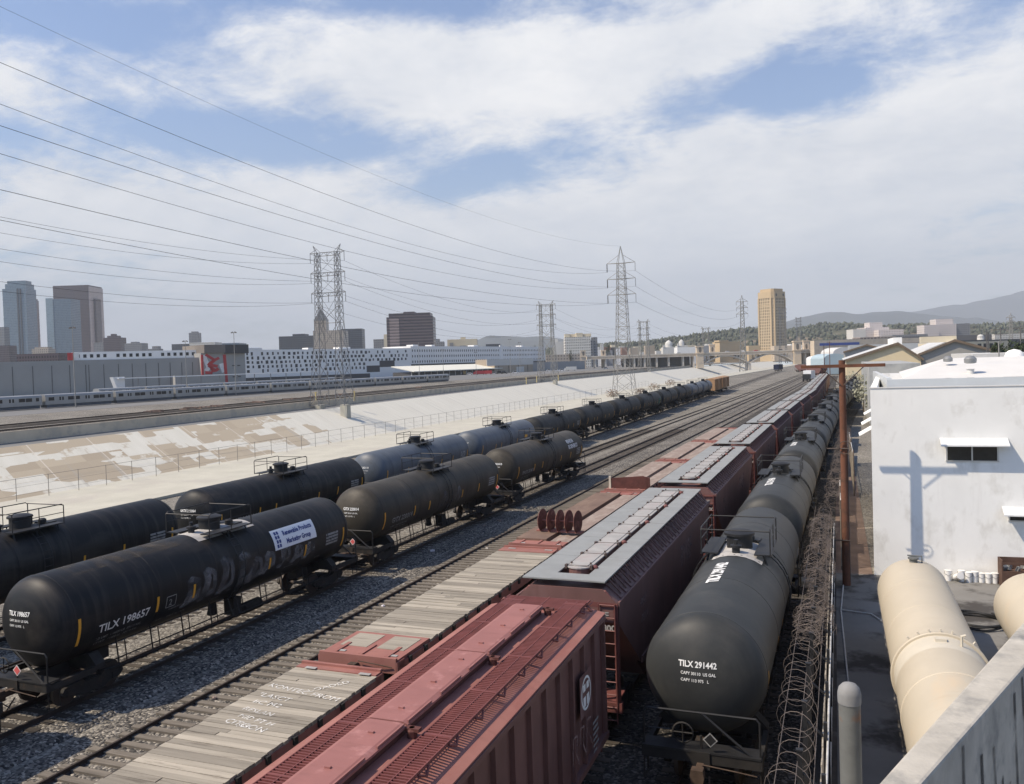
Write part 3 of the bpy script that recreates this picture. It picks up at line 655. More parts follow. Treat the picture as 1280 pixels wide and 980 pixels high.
def tank_car(paint, pitch=18.6, rail='box', detail=True, grp=None, dome=0.46, placard='placard_red'):
    L = pitch; hy = L / 2 - 1.75; hd = 0.78
    t = thing('tank_car', 'tank car', 'tank car', group=grp)
    prof = [(TR * math.sin(a), -hy - hd * math.cos(a)) for a in [PI / 2 * k / 9 for k in range(0, 10)]]
    prof[0] = (0.02, prof[0][1])
    body = prof + [(TR, y) for y in (-hy * 0.72, -1.35, -1.349, -1.25, 1.25, 1.35, hy * 0.72)] + [(r, -y) for r, y in reversed(prof)]
    body = [(TR + 0.008 if abs(y) in (1.349,) else r, y) for r, y in body]
    tank = MB().lathe((0, 0, TZ), body, 48, 'Y').obj('tank', paint, t, smooth=True)
    wb = MB()
    for y in (-hy + 0.02, -hy * 0.55, -1.3, 1.3, hy * 0.55, hy - 0.02): wb.lathe((0, y, TZ), [(TR - 0.01, -0.035), (TR + 0.007, -0.025), (TR + 0.007, 0.025), (TR - 0.01, 0.035)], 48, 'Y', cap=False)
    wb.obj('weld_bands', paint, tank, smooth=True)
    for s in (-1, 1):
        b = MB()
        b.box((0, s * (L / 2 - 2.4), 1.0), (0.45, 3.6, 0.42))
        b.ext([(-1.42, 0.98), (1.42, 0.98), (1.42, 1.16), (1.1, 1.5), (0.7, 1.42), (-0.7, 1.42), (-1.1, 1.5), (-1.42, 1.16)], s * (L / 2 - 2.55), s * (L / 2 - 2.95))
        b.box((0, s * (L / 2 - 0.72), 1.05), (2.9, 0.16, 0.26))
        for sx in (-1, 1):
            b.box((sx * 1.38, s * (L / 2 - 1.6), 1.02), (0.12, 1.9, 0.2))
            b.tube([(sx * 1.40, s * (L / 2 - 0.72), 1.0), (sx * 1.42, s * (L / 2 - 0.74), 0.36), (sx * 1.42, s * (L / 2 - 1.14), 0.36), (sx * 1.40, s * (L / 2 - 1.16), 1.0)], 0.022, 5)
        b.obj('stub_sill', 'running_gear', t)
    for s in (-1, 1):
        p = MB().box((0, s * (L / 2 - 0.90), 1.19), (2.85, 0.55, 0.05)).obj('end_platform', 'black_steel', t)
        y = s * (L / 2 - 0.74)
        MB().tube([(-1.40, y, 1.1), (-1.40, y, 2.02), (-1.32, y, 2.12), (1.32, y, 2.12), (1.40, y, 2.02), (1.40, y, 1.1)], 0.027, 6).tube([(-1.3, y, 1.62), (-0.75, y - s * .02, 1.62)], 0.02, 5).tube([(0.05, y, 2.1), (1.2, y, 1.2)], 0.035, 5).obj('end_handrail', 'black_steel', t)
        truck_parts(t, s * (L / 2 - 2.75)); coupler_part(t, s, L)
    # brake pipes hung below the shell on the near side
    b = MB()
    for x, z in ((1.18, 0.72), (1.0, 0.92)): b.tube([(x, -hy + 1.6, z), (x, hy - 1.6, z)], 0.025, 5)
    yy = -hy + 2.0
    while yy < hy - 1.8:
        b.tube([(1.05, yy, 1.75), (1.18, yy, 0.68)], 0.028, 5); b.tube([(1.18, yy, 0.70), (1.18, yy + 0.35, 0.70), (1.1, yy + 0.35, 1.5)], 0.022, 5); yy += 1.55
    b.obj('brake_pipe', 'running_gear', t)
    MB().lathe((0.45, 1.9, 0.55), [(0.05, -0.65), (0.24, -0.55), (0.24, 0.55), (0.05, 0.65)], 14, 'Y').box((0.5, 0.7, 0.9), (0.5, 0.5, 0.7)).obj('brake_cylinder', 'running_gear', t, smooth=True)
    MB().lathe((0, 0, 1.0), [(0.16, -0.35), (0.22, -0.3), (0.16, -0.1), (0.2, 0.3)], 12).obj('outlet_valve', 'running_gear', t, smooth=True)
    # manway, fittings, platform and rails on top
    zt = TZ + TR
    MB().lathe((0, 0.05, zt - 0.12), [(dome - 0.03, 0), (dome - 0.03, 0.50), (dome + 0.05, 0.52), (dome + 0.05, 0.60), (dome * 0.8, 0.66), (0.05, 0.68)], 22).obj('manway', 'black_steel', t, smooth=True)
    f_ = MB().lathe((0, -1.0, zt - 0.05), [(0.13, 0), (0.13, 0.22), (0.19, 0.23), (0.19, 0.30), (0.08, 0.34), (0.08, 0.48)], 12).lathe((0.25, 0.95, zt - 0.08), [(0.17, 0), (0.17, 0.25), (0.1, 0.3)], 12).lathe((-0.3, 0.8, zt - 0.1), [(0.1, 0), (0.1, 0.4), (0.15, 0.42), (0.1, 0.5)], 10)
    f_.obj('fittings', 'black_steel', t, smooth=True)
    pf = MB()
    for s in (-1, 1): pf.box((s * 0.86, 0.1, zt - 0.02), (0.55, 2.5, 0.045))
    pf.box((0, 1.15, zt + 0.02), (1.2, 0.5, 0.04))
    for s in (-1, 1):
        for y in (-1.0, 0.1, 1.2): pf.tube([(s * 0.86, y, zt - 0.03), (s * 1.0, y, zt - 0.45)], 0.035, 4)
    pf.obj('top_platform', 'black_steel', t)
    hr = MB(); y0, y1, xh = -1.2, 1.35, 1.1
    zr = zt + 0.82
    for s in (-1, 1):
        hr.tube([(s * xh, y0, zt - 0.05), (s * xh, y0, zr - 0.08), (s * xh, y0 + 0.1, zr), (s * xh, y1 - 0.1, zr), (s * xh, y1, zr - 0.08), (s * xh, y1, zt - 0.05)], 0.024, 5)
        hr.tube([(s * xh, y0, zt + 0.45), (s * xh, y1, zt + 0.45)], 0.017, 5)
        hr.tube([(s * xh, 0.1, zt - 0.02), (s * xh, 0.1, zr)], 0.02, 5)
    hr.tube([(-xh, y1, zr - 0.05), (xh, y1, zr - 0.05)], 0.022, 5)
    if rail != 'open': hr.tube([(-xh, y0, zr - 0.05), (xh, y0, zr - 0.05)], 0.022, 5)
    hr.obj('handrail', 'black_steel', t)
    fn = side_fn(TR + 0.10)
    for sx in (-1, 1):
        b = MB()
        for y in (-0.16, 0.26):
            pts = [fn(y, v) for v in [1.65 - 0.28 * k for k in range(12)]]; pts.append(Vector((1.25, y, 0.75)))
            b.tube([(sx * p.x, p.y, p.z) for p in pts], 0.022, 5)
        for k in range(11):
            p = fn(0, 1.5 - 0.32 * k); b.tube([(sx * p.x, -0.16, p.z), (sx * p.x, 0.26, p.z)], 0.016, 4)
        b.obj('ladder', 'black_steel', t)
    fn = side_fn()
    for y, h in ((-hy + 0.15, 0.95), (-hy + 3.55, 0.58), (-2.6, 0.55), (2.0, 0.5), (hy - 3.4, 0.55), (hy - 0.25, 0.95)):
        patch(fn, y - 0.055, y + 0.055, -0.35 - h / 2, -0.35 + h / 2, 1, 6).obj('reflector', 'reflector_yellow', tank, fix=False)
    if detail:
        hf = head_fn(hy, hd)
        MB().tube([(0.0, -L / 2 + 0.8, 1.1), (0.0, -L / 2 + 0.78, 1.55)], 0.03, 5).lathe((-0.42, -L / 2 + 0.66, 1.62), [(0.24, -0.02), (0.27, 0), (0.24, 0.02)], 18, 'Y', cap=False).tube([(-0.66, -L / 2 + 0.66, 1.62), (-0.18, -L / 2 + 0.66, 1.62)], 0.018, 4).tube([(-0.42, -L / 2 + 0.66, 1.38), (-0.42, -L / 2 + 0.66, 1.86)], 0.018, 4).obj('brake_wheel', 'running_gear', t)
        p = MB().quad((0.25, -L / 2 + 0.60, 1.36), (0.43, -L / 2 + 0.60, 1.54), (0.25, -L / 2 + 0.60, 1.72), (0.07, -L / 2 + 0.60, 1.54)).obj('hazard_placard', 'placard_white' if placard == 'placard_red' else 'grey_lettering', t)
        MB().quad((0.25, -L / 2 + 0.594, 1.395), (0.39, -L / 2 + 0.594, 1.54), (0.25, -L / 2 + 0.594, 1.685), (0.11, -L / 2 + 0.594, 1.54)).obj('placard_panel', placard, p)
    t['hy'] = hy; t['hd'] = hd
    return t
def tank_of(t): return [c for c in t.children if c.name.startswith('tank') and c.type == 'MESH'][0]
def mark(t, reporting, number, top=False, faint='grey_lettering', head_m='white_lettering', side=True, lines=2, yellow_head=False):
    tk = tank_of(t); hy, hd = t['hy'], t['hd']; hf = head_fn(hy, hd); fn = side_fn()
    s = reporting + ' ' + number
    lettering(s, 0.205, lambda u, v: hf(u - 0.55, v + 0.36), head_m, tk, 0.006, sx=0.86)
    lettering('CAPY 30110  US GAL', 0.105, lambda u, v: hf(u - 0.50, v + 0.17), head_m, tk, 0.002, sx=0.9)
    lettering('CAPY 113 975   L', 0.105, lambda u, v: hf(u - 0.50, v + 0.0), head_m, tk, 0.002, sx=0.9)
    if side:
        lettering(s, 0.42, lambda u, v: fn(u - hy + 0.95, v - 0.62), 'white_lettering' if side == 'bright' else faint, tk, 0.006, sx=1.0)
        if lines:
            lettering('LD LMT  196600 LB  89177 KG', 0.15, lambda u, v: fn(u - hy + 0.95, v - 0.92), faint, tk, 0.001)
            lettering('LT WT   66400 LB  30119 KG', 0.15, lambda u, v: fn(u - hy + 0.95, v - 1.12), faint, tk, 0.001)
    for k in range(4):     # small stencilled panel at the far end
        patch(fn, hy - 1.75, hy - 0.75, -0.02 - 0.15 * k, 0.08 - 0.15 * k, 6, 1).obj('stencil', faint, tk, fix=False)
    if top: lettering(s, 0.48, lambda u, v: Vector((TR + .014) * Vector((math.cos(1.62 + v / TR), 0, math.sin(1.62 + v / TR)))) + Vector((0, u - 4.9, TZ)), 'white_lettering', tk, 0.02, sx=0.95)

CDG, FG, RG = 'tank cars of the three car cut with the banner car', 'tank cars in the row along the river fence', 'tank cars in the dark grey row beside the razor wire fence'
def relabel(t, s): t['label'] = s; return t
# middle row ------------------------------------------------------
t = tank_car('black_paint', 19.5, grp=CDG); relabel(t, 'black tank car with grey spray graffiti and a white Renewable Products Marketing Group banner'); mark(t, 'TILX', '198657', side='bright'); place_on(t, 'cd', 28.4)
fn = side_fn(); tk = tank_of(t)
bn = patch(lambda u, v: side_fn(TR + 0.02)(u + 2.35, v + 0.0), 0, 3.1, 0.12, 1.02, 6, 10).obj('banner', 'banner_white', tk, fix=False)
g2 = side_fn(TR + 0.028)
lettering('Renewable Products', 0.30, lambda u, v: g2(u + 3.1, v + 0.66), 'banner_blue', bn, 0.012, sx=0.86)
lettering('Marketing Group', 0.30, lambda u, v: g2(u + 3.22, v + 0.28), 'banner_blue', bn, 0.012, sx=0.86)
lg = MB()
for k in range(4):
    for a, b_ in ((0, 0.13), (0.17, 0.30)):
        q = patch(lambda u, v: g2(u + 2.52, v), a + 0.02 * (k % 2), b_ + 0.02 * (k % 2), 0.2 + 0.19 * k, 0.35 + 0.19 * k, 1, 2); lg.add(q.v, q.f)
lg.obj('emblem', 'banner_blue', bn, fix=False)
g3 = side_fn(TR + 0.010); gr = MB()
random.seed(3)
for x0, h in ((-3.0, 1.15), (-2.1, 1.3), (-1.05, 1.5), (0.05, 1.45), (0.75, 1.1), (1.6, 0.9), (2.7, 1.0), (3.7, 0.75), (4.6, 0.7)):
    z0 = -0.95 if x0 < 1 else -0.75
    ribbon(g3, [(x0, z0), (x0 + 0.25, z0 + h * 0.7), (x0 + 0.15, z0 + h)], 0.36, gr)
    ribbon(g3, [(x0 + 0.15, z0 + h), (x0 + 0.6, z0 + h * 0.85), (x0 + 0.65, z0 + 0.45), (x0 + 0.2, z0 + 0.25)], 0.22, gr)
    ribbon(g3, [(x0 - 0.2, z0 + 0.1), (x0 + 0.75, z0 + 0.3)], 0.18, gr)
gr.obj('graffiti', 'spray_paint', tk, fix=False)
pw = MB()
q = patch(lambda u, v: Vector((TR + 0.011) * Vector((math.cos(PI / 2 - v / TR), 0, math.sin(PI / 2 - v / TR)))) + Vector((0, u, TZ)), -1.5, 1.9, -0.35, 0.85, 8, 6); pw.add(q.v, q.f)
pw.obj('dust_patch', 'pale_dust', tk, fix=False)
patch(lambda u, v: Vector((TR + 0.009) * Vector((math.cos(PI / 2 - v / TR), 0, math.sin(PI / 2 - v / TR)))) + Vector((0, u, TZ)), -7.3, -1.8, -0.9, 0.75, 20, 8).obj('dust_film', 'top_dust', tk, fix=False)
random.seed(8)
for k in range(9):
    y_, v_ = random.uniform(-7, 7), random.uniform(-1.15, -.75); lettering(random.choice(('DO NOT HUMP', 'CLASS 3', 'SAFETY VALVE 75 PSI', 'TEST 2014', 'BLT 8-06', 'INTERIOR LINING')), .10, lambda u, v: fn(u + y_, v + v_), 'grey_lettering', tk, 0.0)
lettering('2', 0.34, lambda u, v: fn(u - 3.9, v - 0.55), 'grey_lettering', tk, 0.004)
ribbon(fn, [(-4.02, -0.62), (-3.55, -0.62), (-3.55, -0.2), (-4.02, -0.2), (-4.02, -0.62)], 0.03).obj('stencil_frame', 'grey_lettering', tk, fix=False)
t = tank_car('olive_black_paint', 19.5, grp=CDG); relabel(t, 'dusty olive black tank car right behind the banner tank car'); mark(t, 'GITX', '220014', side=True); place_on(t, 'cd', 48.1)
tk = tank_of(t)
gr = MB()
for x0 in (0.4, 1.1, -0.9): ribbon(g3, [(x0, -0.7), (x0 + 0.3, 0.2), (x0 + 0.6, -0.1), (x0 + 0.45, -0.75)], 0.16, gr)
gr.obj('graffiti', 'spray_paint', tk, fix=False)
t = tank_car('olive_black_paint', 19.5, grp=CDG); relabel(t, 'dusty olive black tank car lettered Bioenergy at the end of its cut'); mark(t, 'DBUX', '303418', side=True); place_on(t, 'cd', 67.9)
tk = tank_of(t)
lettering('RENEGA', 0.5, lambda u, v: fn(u + 4.1, v + 0.72), 'white_lettering', tk, 0.01, sx=0.95)
lettering('BIOENERGY', 0.5, lambda u, v: fn(u + 4.1, v + 0.22), 'white_lettering', tk, 0.01, sx=0.95)
t = tank_car('black_paint', 19.5, grp=CDG); relabel(t, 'tank car past the left edge, only its coupler and round shadow in view'); place_on(t, 'cd', 8.7)

# row along the river ----------------------------------------------
paints = ['black_paint', 'black_paint', 'slate_paint', 'slate_paint', 'grimy_black_paint', 'grimy_black_paint', 'grimy_black_paint', 'grimy_black_paint', 'grimy_black_paint', 'grimy_black_paint', 'slate_paint', 'slate_paint']
flab = ['black tank car cut off by the left edge in the river side row', 'black tank car with green and pink graffiti in the river side row',
        'blue grey tank car standing left of its matching neighbour in the river side row', 'blue grey tank car standing right of its matching neighbour in the river side row',
        'first grimy black tank car beyond the two blue grey tank cars', 'second grimy black tank car beyond the two blue grey tank cars', 'third grimy black tank car beyond the two blue grey tank cars',
        'grimy black tank car with a teal scrawl on its end, river side row', 'fifth grimy black tank car beyond the two blue grey tank cars', 'third tank car short of the tan boxcars in the river side row',
        'second tank car short of the tan boxcars in the river side row', 'last tank car of the river side row, coupled to the tan boxcars']
proto = None
for i in range(12):
    y = 26.8 + 18.75 * i
    t = tank_car(paints[i], 18.9, grp=FG)
    relabel(t, flab[i]); place_on(t, 'F', y)
    if i < 5: mark(t, ['TILX', 'GATX', 'TILX', 'TILX', 'UTLX'][i], ['316203', '221064', '282110', '282117', '640052'][i], side=i in (1, 2), lines=0)
    tk = tank_of(t)
    if i == 1:
        for m_, x0, n_ in (('green_spray', -0.9, 4), ('green_spray', 2.4, 3), ('red_spray', 4.6, 4), ('yellow_spray', 1.7, 1)):
            gr = MB()
            for k in range(n_): ribbon(g3, [(x0 + k * 0.42, -1.25), (x0 + k * 0.42 + 0.25, -0.72), (x0 + k * 0.42 + 0.4, -1.2)], 0.16 if n_ > 1 else 0.4, gr)
            gr.obj('graffiti', m_, tk, fix=False)
    if i == 7: patch(g3, 5.2, 7.4, -0.8, 0.3, 6, 6).obj('graffiti', 'green_spray', tk, fix=False)
    if i == 3: patch(fn, 4.3, 5.1, -0.2, 0.1, 4, 3).obj('stencil_panel', 'reflector_yellow', tk, fix=False)
# grey row on the right ---------------------------------------------
rlab = ['nearest dark grey tank car, lettered TILX 291442 on its end and top', 'second dark grey tank car from the camera in the right hand row', 'third dark grey tank car from the camera in the right hand row',
        'fourth dark grey tank car from the camera in the right hand row', 'fifth dark grey tank car from the camera in the right hand row', 'sixth dark grey tank car from the camera in the right hand row',
        'seventh dark grey tank car from the camera in the right hand row', 'eighth dark grey tank car, just past the wooden pole', 'ninth dark grey tank car, beyond the wooden pole by the white building',
        'tenth dark grey tank car, last but one before the trees', 'farthest dark grey tank car, last of the right hand row']
for i in range(11):
    y = 29.6 + 19.3 * i
    t = tank_car('charcoal_paint', 19.3, rail='box', grp=RG, placard='black_steel'); relabel(t, rlab[i]); place_on(t, 'R', y)
    if i < 3: mark(t, 'TILX', ['291442', '291436', '291450'][i], top=True, side=False)
    if i == 0:
        tk = tank_of(t)
        patch(lambda u, v: Vector((TR + 0.011) * Vector((math.cos(PI / 2 - v / TR), 0, math.sin(PI / 2 - v / TR)))) + Vector((0, u, TZ)), -1.5, 1.7, -0.75, 0.9, 8, 6).obj('dust_patch', 'pale_dust', tk, fix=False)

# ------------------------------------------------------------------ hopper cars
HG = 'red hopper cars in one train'
def hopper_ends(t, L, m, top, hw=1.5):
    for s in (-1, 1):
        y = s * (L / 2 - 0.35); b = MB()
        for x in (-hw + 0.06, hw - 0.06): b.box((x, y, (top + 1.0) / 2), (0.12, 0.14, top - 1.0))
        for x in (-0.55, 0.55): b.box((x, y, (top + 1.0) / 2), (0.09, 0.1, top - 1.0))
        b.box((0, y, top - 0.05), (2 * hw - .2, 0.11, 0.13)); b.box((0, y, 1.05), (2 * hw + .1, 0.18, 0.28))
        b.tube([(-hw + .1, y, top), (-hw + .35, y, top + 0.32), (hw - .35, y, top + 0.32), (hw - .1, y, top)], 0.045, 6)
        b.box((0, s * (L / 2 - 0.95), 1.08), (2 * hw - 0.3, 1.0, 0.06))
        b.obj('end_frame', m, t)
        r = MB()
        for x in (hw - 0.08, hw - 0.55): r.tube([(x, y + s * 0.1, 0.6), (x, y + s * 0.1, top)], 0.022, 5)
        z = 0.7
        while z < top: r.tube([(hw - 0.08, y + s * 0.1, z), (hw - 0.55, y + s * 0.1, z)], 0.018, 4); z += 0.36
        r.obj('ladder', m, t)
        truck_parts(t, s * (L / 2 - 2.1)); coupler_part(t, s, L + 0.9)
def covered_hopper(L=17.9, plain=False):
    t = thing('hopper_car', 'hopper car', 'hopper car', group=HG); h = L / 2; hw = 1.5
    b = MB().ext([(-h + .3, 3.98), (-h + .3, 3.45), (-h + 2.9, 1.5), (h - 2.9, 1.5), (h - .3, 3.45), (h - .3, 3.98)], -hw, hw, 'X')
    b.ext([(-hw, 3.98), (hw, 3.98), (1.06, 4.36), (-1.06, 4.36)], -h + .3, h - .3)
    for s in (-1, 1): b.box((s * (hw + .02), 0, 3.96), (0.06, L - 0.62, 0.13)); b.box((s * (hw + .015), 0, 1.52), (0.07, L - 6, 0.2))
    for k in range(3):
        y = (k - 1) * (L - 6.2) / 3
        b.ext([(y - 1.75, 1.5), (y + 1.75, 1.5), (y + 0.45, 0.45), (y - 0.45, 0.45)], -1.2, 1.2, 'X')
    r = b
    if True:      # roof ribs and running board brackets
        y = -h + 0.8
        while y < h - 0.6:
            for s in (-1, 1):
                r.ext([(s * 1.04, 4.37), (s * (hw - .02), 4.0), (s * (hw - .02), 4.05), (s * 1.04, 4.43)], y - 0.04, y + 0.04)
                if s == 1: r.tube([(1.12, y - 0.02, 4.55), (1.42, y + 0.22, 4.10)], 0.026, 4); r.tube([(1.12, y + 0.46, 4.55), (1.42, y + 0.22, 4.10)], 0.026, 4)
            y += 0.62
        body = b.obj('body', 'maroon_red', t)
    for x0, x1 in ((-1.30, -0.46), (0.50, 1.16)):
        w = MB(); n = 6
        for k in range(n):
            y0 = -h + .25 + (L - .5) * k / n; y1 = y0 + (L - .5) / n - 0.025
            w.bb((x0, y0, 4.56), (x1, y1, 4.60))
        g = w.obj('running_board', 'galvanised_grating', t)
    w = MB()
    for s in (-1, 1): w.bb((-0.46, s * (h - .95), 4.565), (0.50, s * (h - .25), 4.60))
    w.obj('crossover', 'galvanised_grating', t)
    hb = MB(); hl = h - 1.5
    sh = [(0.33 * math.cos(a), hl - .2 + 0.33 * math.sin(a)) for a in [PI * k / 8 for k in range(9)]]
    sh += [(-p, -q) for p, q in sh]
    hb.ext(sh, 4.36, 4.62, 'Z'); ho = hb.obj('hatch_coaming', 'maroon_red', t)
    cv = MB().ext([(p * 1.12, q * 1.003) for p, q in sh], 4.62, 4.655, 'Z')
    cv.ext([(p * 0.8, q * 0.985) for p, q in sh], 4.655, 4.675, 'Z').obj('hatch_cover', 'hatch_grey', t)
    lt = MB(); n = 9
    for k in range(n + 1):
        y = -hl + 0.1 + (2 * hl - .2) * k / n
        lt.box((0, y, 4.678), (0.66, 0.03, 0.012))
        for s in (-1, 1): lt.box((s * 0.39, y, 4.64), (0.07, 0.14, 0.12)); lt.box((s * 0.30, y + 0.25, 4.70), (0.05, 0.05, 0.05))
    lt.obj('hatch_clamps', 'clamp_brown', t)
    lt = MB()
    for k in range(5): lt.lathe((0.47, -hl + 0.2 + (2 * hl - .4) * k / 4, 4.62), [(0.09, -.12), (0.1, 0.02), (0.05, 0.07)], 8)
    lt.obj('hatch_locks', 'freight_red', t)
    hopper_ends(t, L, 'freight_red', 3.98)
    fn = lambda u, v: Vector((hw + 0.012, u, 3.0 + v))
    if not plain:
        lettering('BNSF', 1.15, lambda u, v: fn(u + 1.0, v - 0.3), 'faded_lettering', body, 0.02)
        lettering('BNSF', 0.42, lambda u, v: fn(u - h + 3.0, v + 0.1), 'faded_lettering', body, 0.01)
        lettering('475800', 0.36, lambda u, v: fn(u - h + 3.0, v - 0.4), 'faded_lettering', body, 0.01)
    hf = lambda u, v: Vector((u + 0.62, -h + 0.285, 3.55 + v))
    lettering('BNSF', 0.27, hf, 'hatch_grey', body, 0.008); lettering('475800', 0.25, lambda u, v: hf(u + 0.05, v - 0.35), 'hatch_grey', body, 0.008)
    return t
hlab = ['maroon hopper car with grey roof walkways right behind the faded red hopper', 'second maroon hopper car with grey roof walkways, beside the rust plate flat car', 'third grey roofed maroon hopper car from the camera',
        'fourth grey roofed maroon hopper car from the camera', 'fifth grey roofed maroon hopper car from the camera', 'sixth grey roofed maroon hopper car from the camera', 'seventh grey roofed maroon hopper car from the camera',
        'eighth grey roofed maroon hopper car, well along the curve', 'ninth grey roofed maroon hopper car, past the wooden pole top', 'tenth grey roofed maroon hopper car, near the far end of its train', 'eleventh grey roofed maroon hopper car, where the train starts to bend left'] + ['twelfth grey roofed maroon hopper car, second from the far end of its train', 'last grey roofed maroon hopper car, at the far end of its train']
hp = covered_hopper()
for i in range(13):
    o = hp if i == 0 else copy_tree(hp)
    o['label'] = hlab[i]; place_on(o, 'hop', 31.6 + 19.4 * i)

for lb, px, py, rz in (('nearer red hopper car turned on the bend behind the white truck', 1021, 470, .42), ('farther red hopper car turned on the bend behind the white truck', 1007, 465, .62)):
    o = copy_tree(hp); P = gnd(px, py); o['label'] = lb; o.location = (P.x, P.y, 0); o.rotation_euler.z = rz
def ribbed_hopper():
    L = 17.0; t = thing('hopper_car', 'faded red ribbed hopper car with red grating walkways, cut off by the bottom edge', 'hopper car', group=HG); h = L / 2; hw = 1.5
    b = MB().ext([(-hw, 1.05), (hw, 1.05), (hw, 4.2), (-hw, 4.2)], -h + .05, h - .05)
    y = -h + 0.12
    while y < h:
        for s in (-1, 1): b.box((s * (hw + 0.05), y, 2.6), (0.11, 0.09, 3.05))
        y += 0.93
    for s in (-1, 1): b.box((s * (hw + .06), 0, 1.1), (0.14, L - .1, 0.16)); b.box((s * (hw + .06), 0, 4.14), (0.13, L - .1, 0.11))
    for k in range(3):
        y = (k - 1) * 3.6; b.ext([(y - 1.6, 1.05), (y + 1.6, 1.05), (y + 0.4, 0.4), (y - 0.4, 0.4)], -1.2, 1.2, 'X')
    body = b.obj('body', 'maroon_red', t)
    MB().ext([(-hw - 0.1, 4.205), (hw + 0.1, 4.205), (hw + 0.1, 4.235), (0.5, 4.48), (-0.5, 4.48), (-hw - 0.1, 4.235)], -h, h).obj('roof', 'faded_red_roof', t)
    for x0, x1 in ((-1.03, -0.5), (0.66, 1.2)):
        w = MB(); y = -h + 0.3; zc = 4.53
        while y < h - 0.3:
            w.box(((x0 + x1) / 2, y, zc), (x1 - x0, 0.03, 0.035)); y += 0.085
        for x in (x0, x1, (x0 + x1) / 2): w.box((x, 0, zc), (0.02, L - .6, 0.045))
        for k in range(9):
            yy = -h + .5 + (L - 1) * k / 8; w.box(((x0 + x1) / 2, yy, zc - 0.005), (x1 - x0, 0.06, 0.06))
        w.obj('running_board', 'red_grating', t)
    w = MB(); y = h - 0.95
    while y < h - 0.02: w.box((0.08, y, 4.53), (2.25, 0.03, 0.035)); y += 0.085
    for x in (-1.03, 0.1, 1.2): w.box((x, h - .48, 4.53), (0.025, 0.95, 0.045))
    w.obj('crossover', 'red_grating', t)
    hb = MB().bb((-0.40, -h + 1.3, 4.4), (0.30, h - 1.3, 4.62)); hb.obj('hatch_coaming', 'dark_bulkhead_red', t)
    n = 4
    for k in range(n):
        y0 = -h + 1.25 + (L - 2.5) * k / n; y1 = y0 + (L - 2.5) / n - 0.05
        q = MB().ext([(-0.46, 4.62), (0.36, 4.62), (0.36, 4.66), (0.26, 4.70), (-0.36, 4.70), (-0.46, 4.66)], y0, y1)
        for yy in (y0 + 0.5, (y0 + y1) / 2, y1 - 0.5): q.box((-0.03, yy, 4.715), (0.10, 0.05, 0.03)); q.box((0.34, yy, 4.70), (0.03, 0.9, 0.03))
        q.obj('hatch_cover', 'faded_red_hatch', t)
        q = MB().lathe((0.47, y1, 4.55), [(0.09, -.1), (0.1, 0.05), (0.05, 0.1)], 8).box((0.5, y1, 4.62), (0.25, 0.12, 0.06)); q.obj('hatch_lock', 'dark_bulkhead_red', t)
    q = MB()
    for k in range(15):
        yy = -h + 0.8 + k * 1.1
        q.tube([(1.22, yy - 0.18, 4.50), (1.27, yy, 4.42), (1.22, yy + 0.18, 4.50)], 0.025, 5); q.tube([(1.23, yy, 4.46), (1.23, yy + 1.0, 4.46)], 0.014, 4)
    q.obj('walkway_brackets', 'red_grating', t)
    fn = lambda u, v: Vector((hw + 0.118, u, 2.9 + v))
    em = MB(); R0, R1, n = 0.40, 0.34, 28
    for a0, a1 in ((R0, R1),):
        for k in range(n):
            p, q_ = 2 * PI * k / n, 2 * PI * (k + 1) / n
            em.quad(fn(a0 * math.cos(p), a0 * math.sin(p)), fn(a0 * math.cos(q_), a0 * math.sin(q_)), fn(a1 * math.cos(q_), a1 * math.sin(q_)), fn(a1 * math.cos(p), a1 * math.sin(p)))
    for s in ((-0.30, -0.05, 0.07, 0.30), (0.05, 0.30, 0.07, 0.30), (-0.30, -0.05, -0.30, -0.07), (0.05, 0.30, -0.30, -0.07)):
        u0, u1, v0, v1 = s
        em.quad(fn(u0 * .8, v0), fn(u1 * .8, v0), fn(u1 * .8, v1 * .8), fn(u0 * .8, v1 * .8))
    eo = em.obj('emblem', 'white_lettering', body, fix=False); eo.location = (0, h - 2.0, 0)
    MB().box((hw + 0.115, h - 2.0, 2.9), (0.004, 1.0, 1.0)).obj('emblem_panel', 'maroon_red', body)
    for k in range(6): patch(lambda u, v: fn(u, v - 1.0 - 0.14 * k), h - 1.5, h - 1.5 + [.5, .42, .5, .36, .5, .3][k], 0, 0.06, 3, 1).obj('stencil', 'grey_lettering', body, fix=False)
    g = MB(); g0 = lambda u, v: fn(u + h - 3.2, v - 1.0)
    for x0 in (0, 0.55, 1.1): ribbon(g0, [(x0, -0.4), (x0 + .1, 0.35), (x0 + .4, 0.3), (x0 + .3, -0.1), (x0 + .55, -0.45)], 0.05, g)
    g.obj('graffiti', 'faded_lettering', body, fix=False)
    lettering('14', 0.28, lambda u, v: Vector((1.0 + u, h - 0.55 + v, 4.345 - 0.235 * (u + 0.25))), 'boxcar_yellow', body)
    hopper_ends(t, L + 0.3, 'freight_red', 4.15)
    return place_on(t, 'hop', 12.75)
ribbed_hopper()

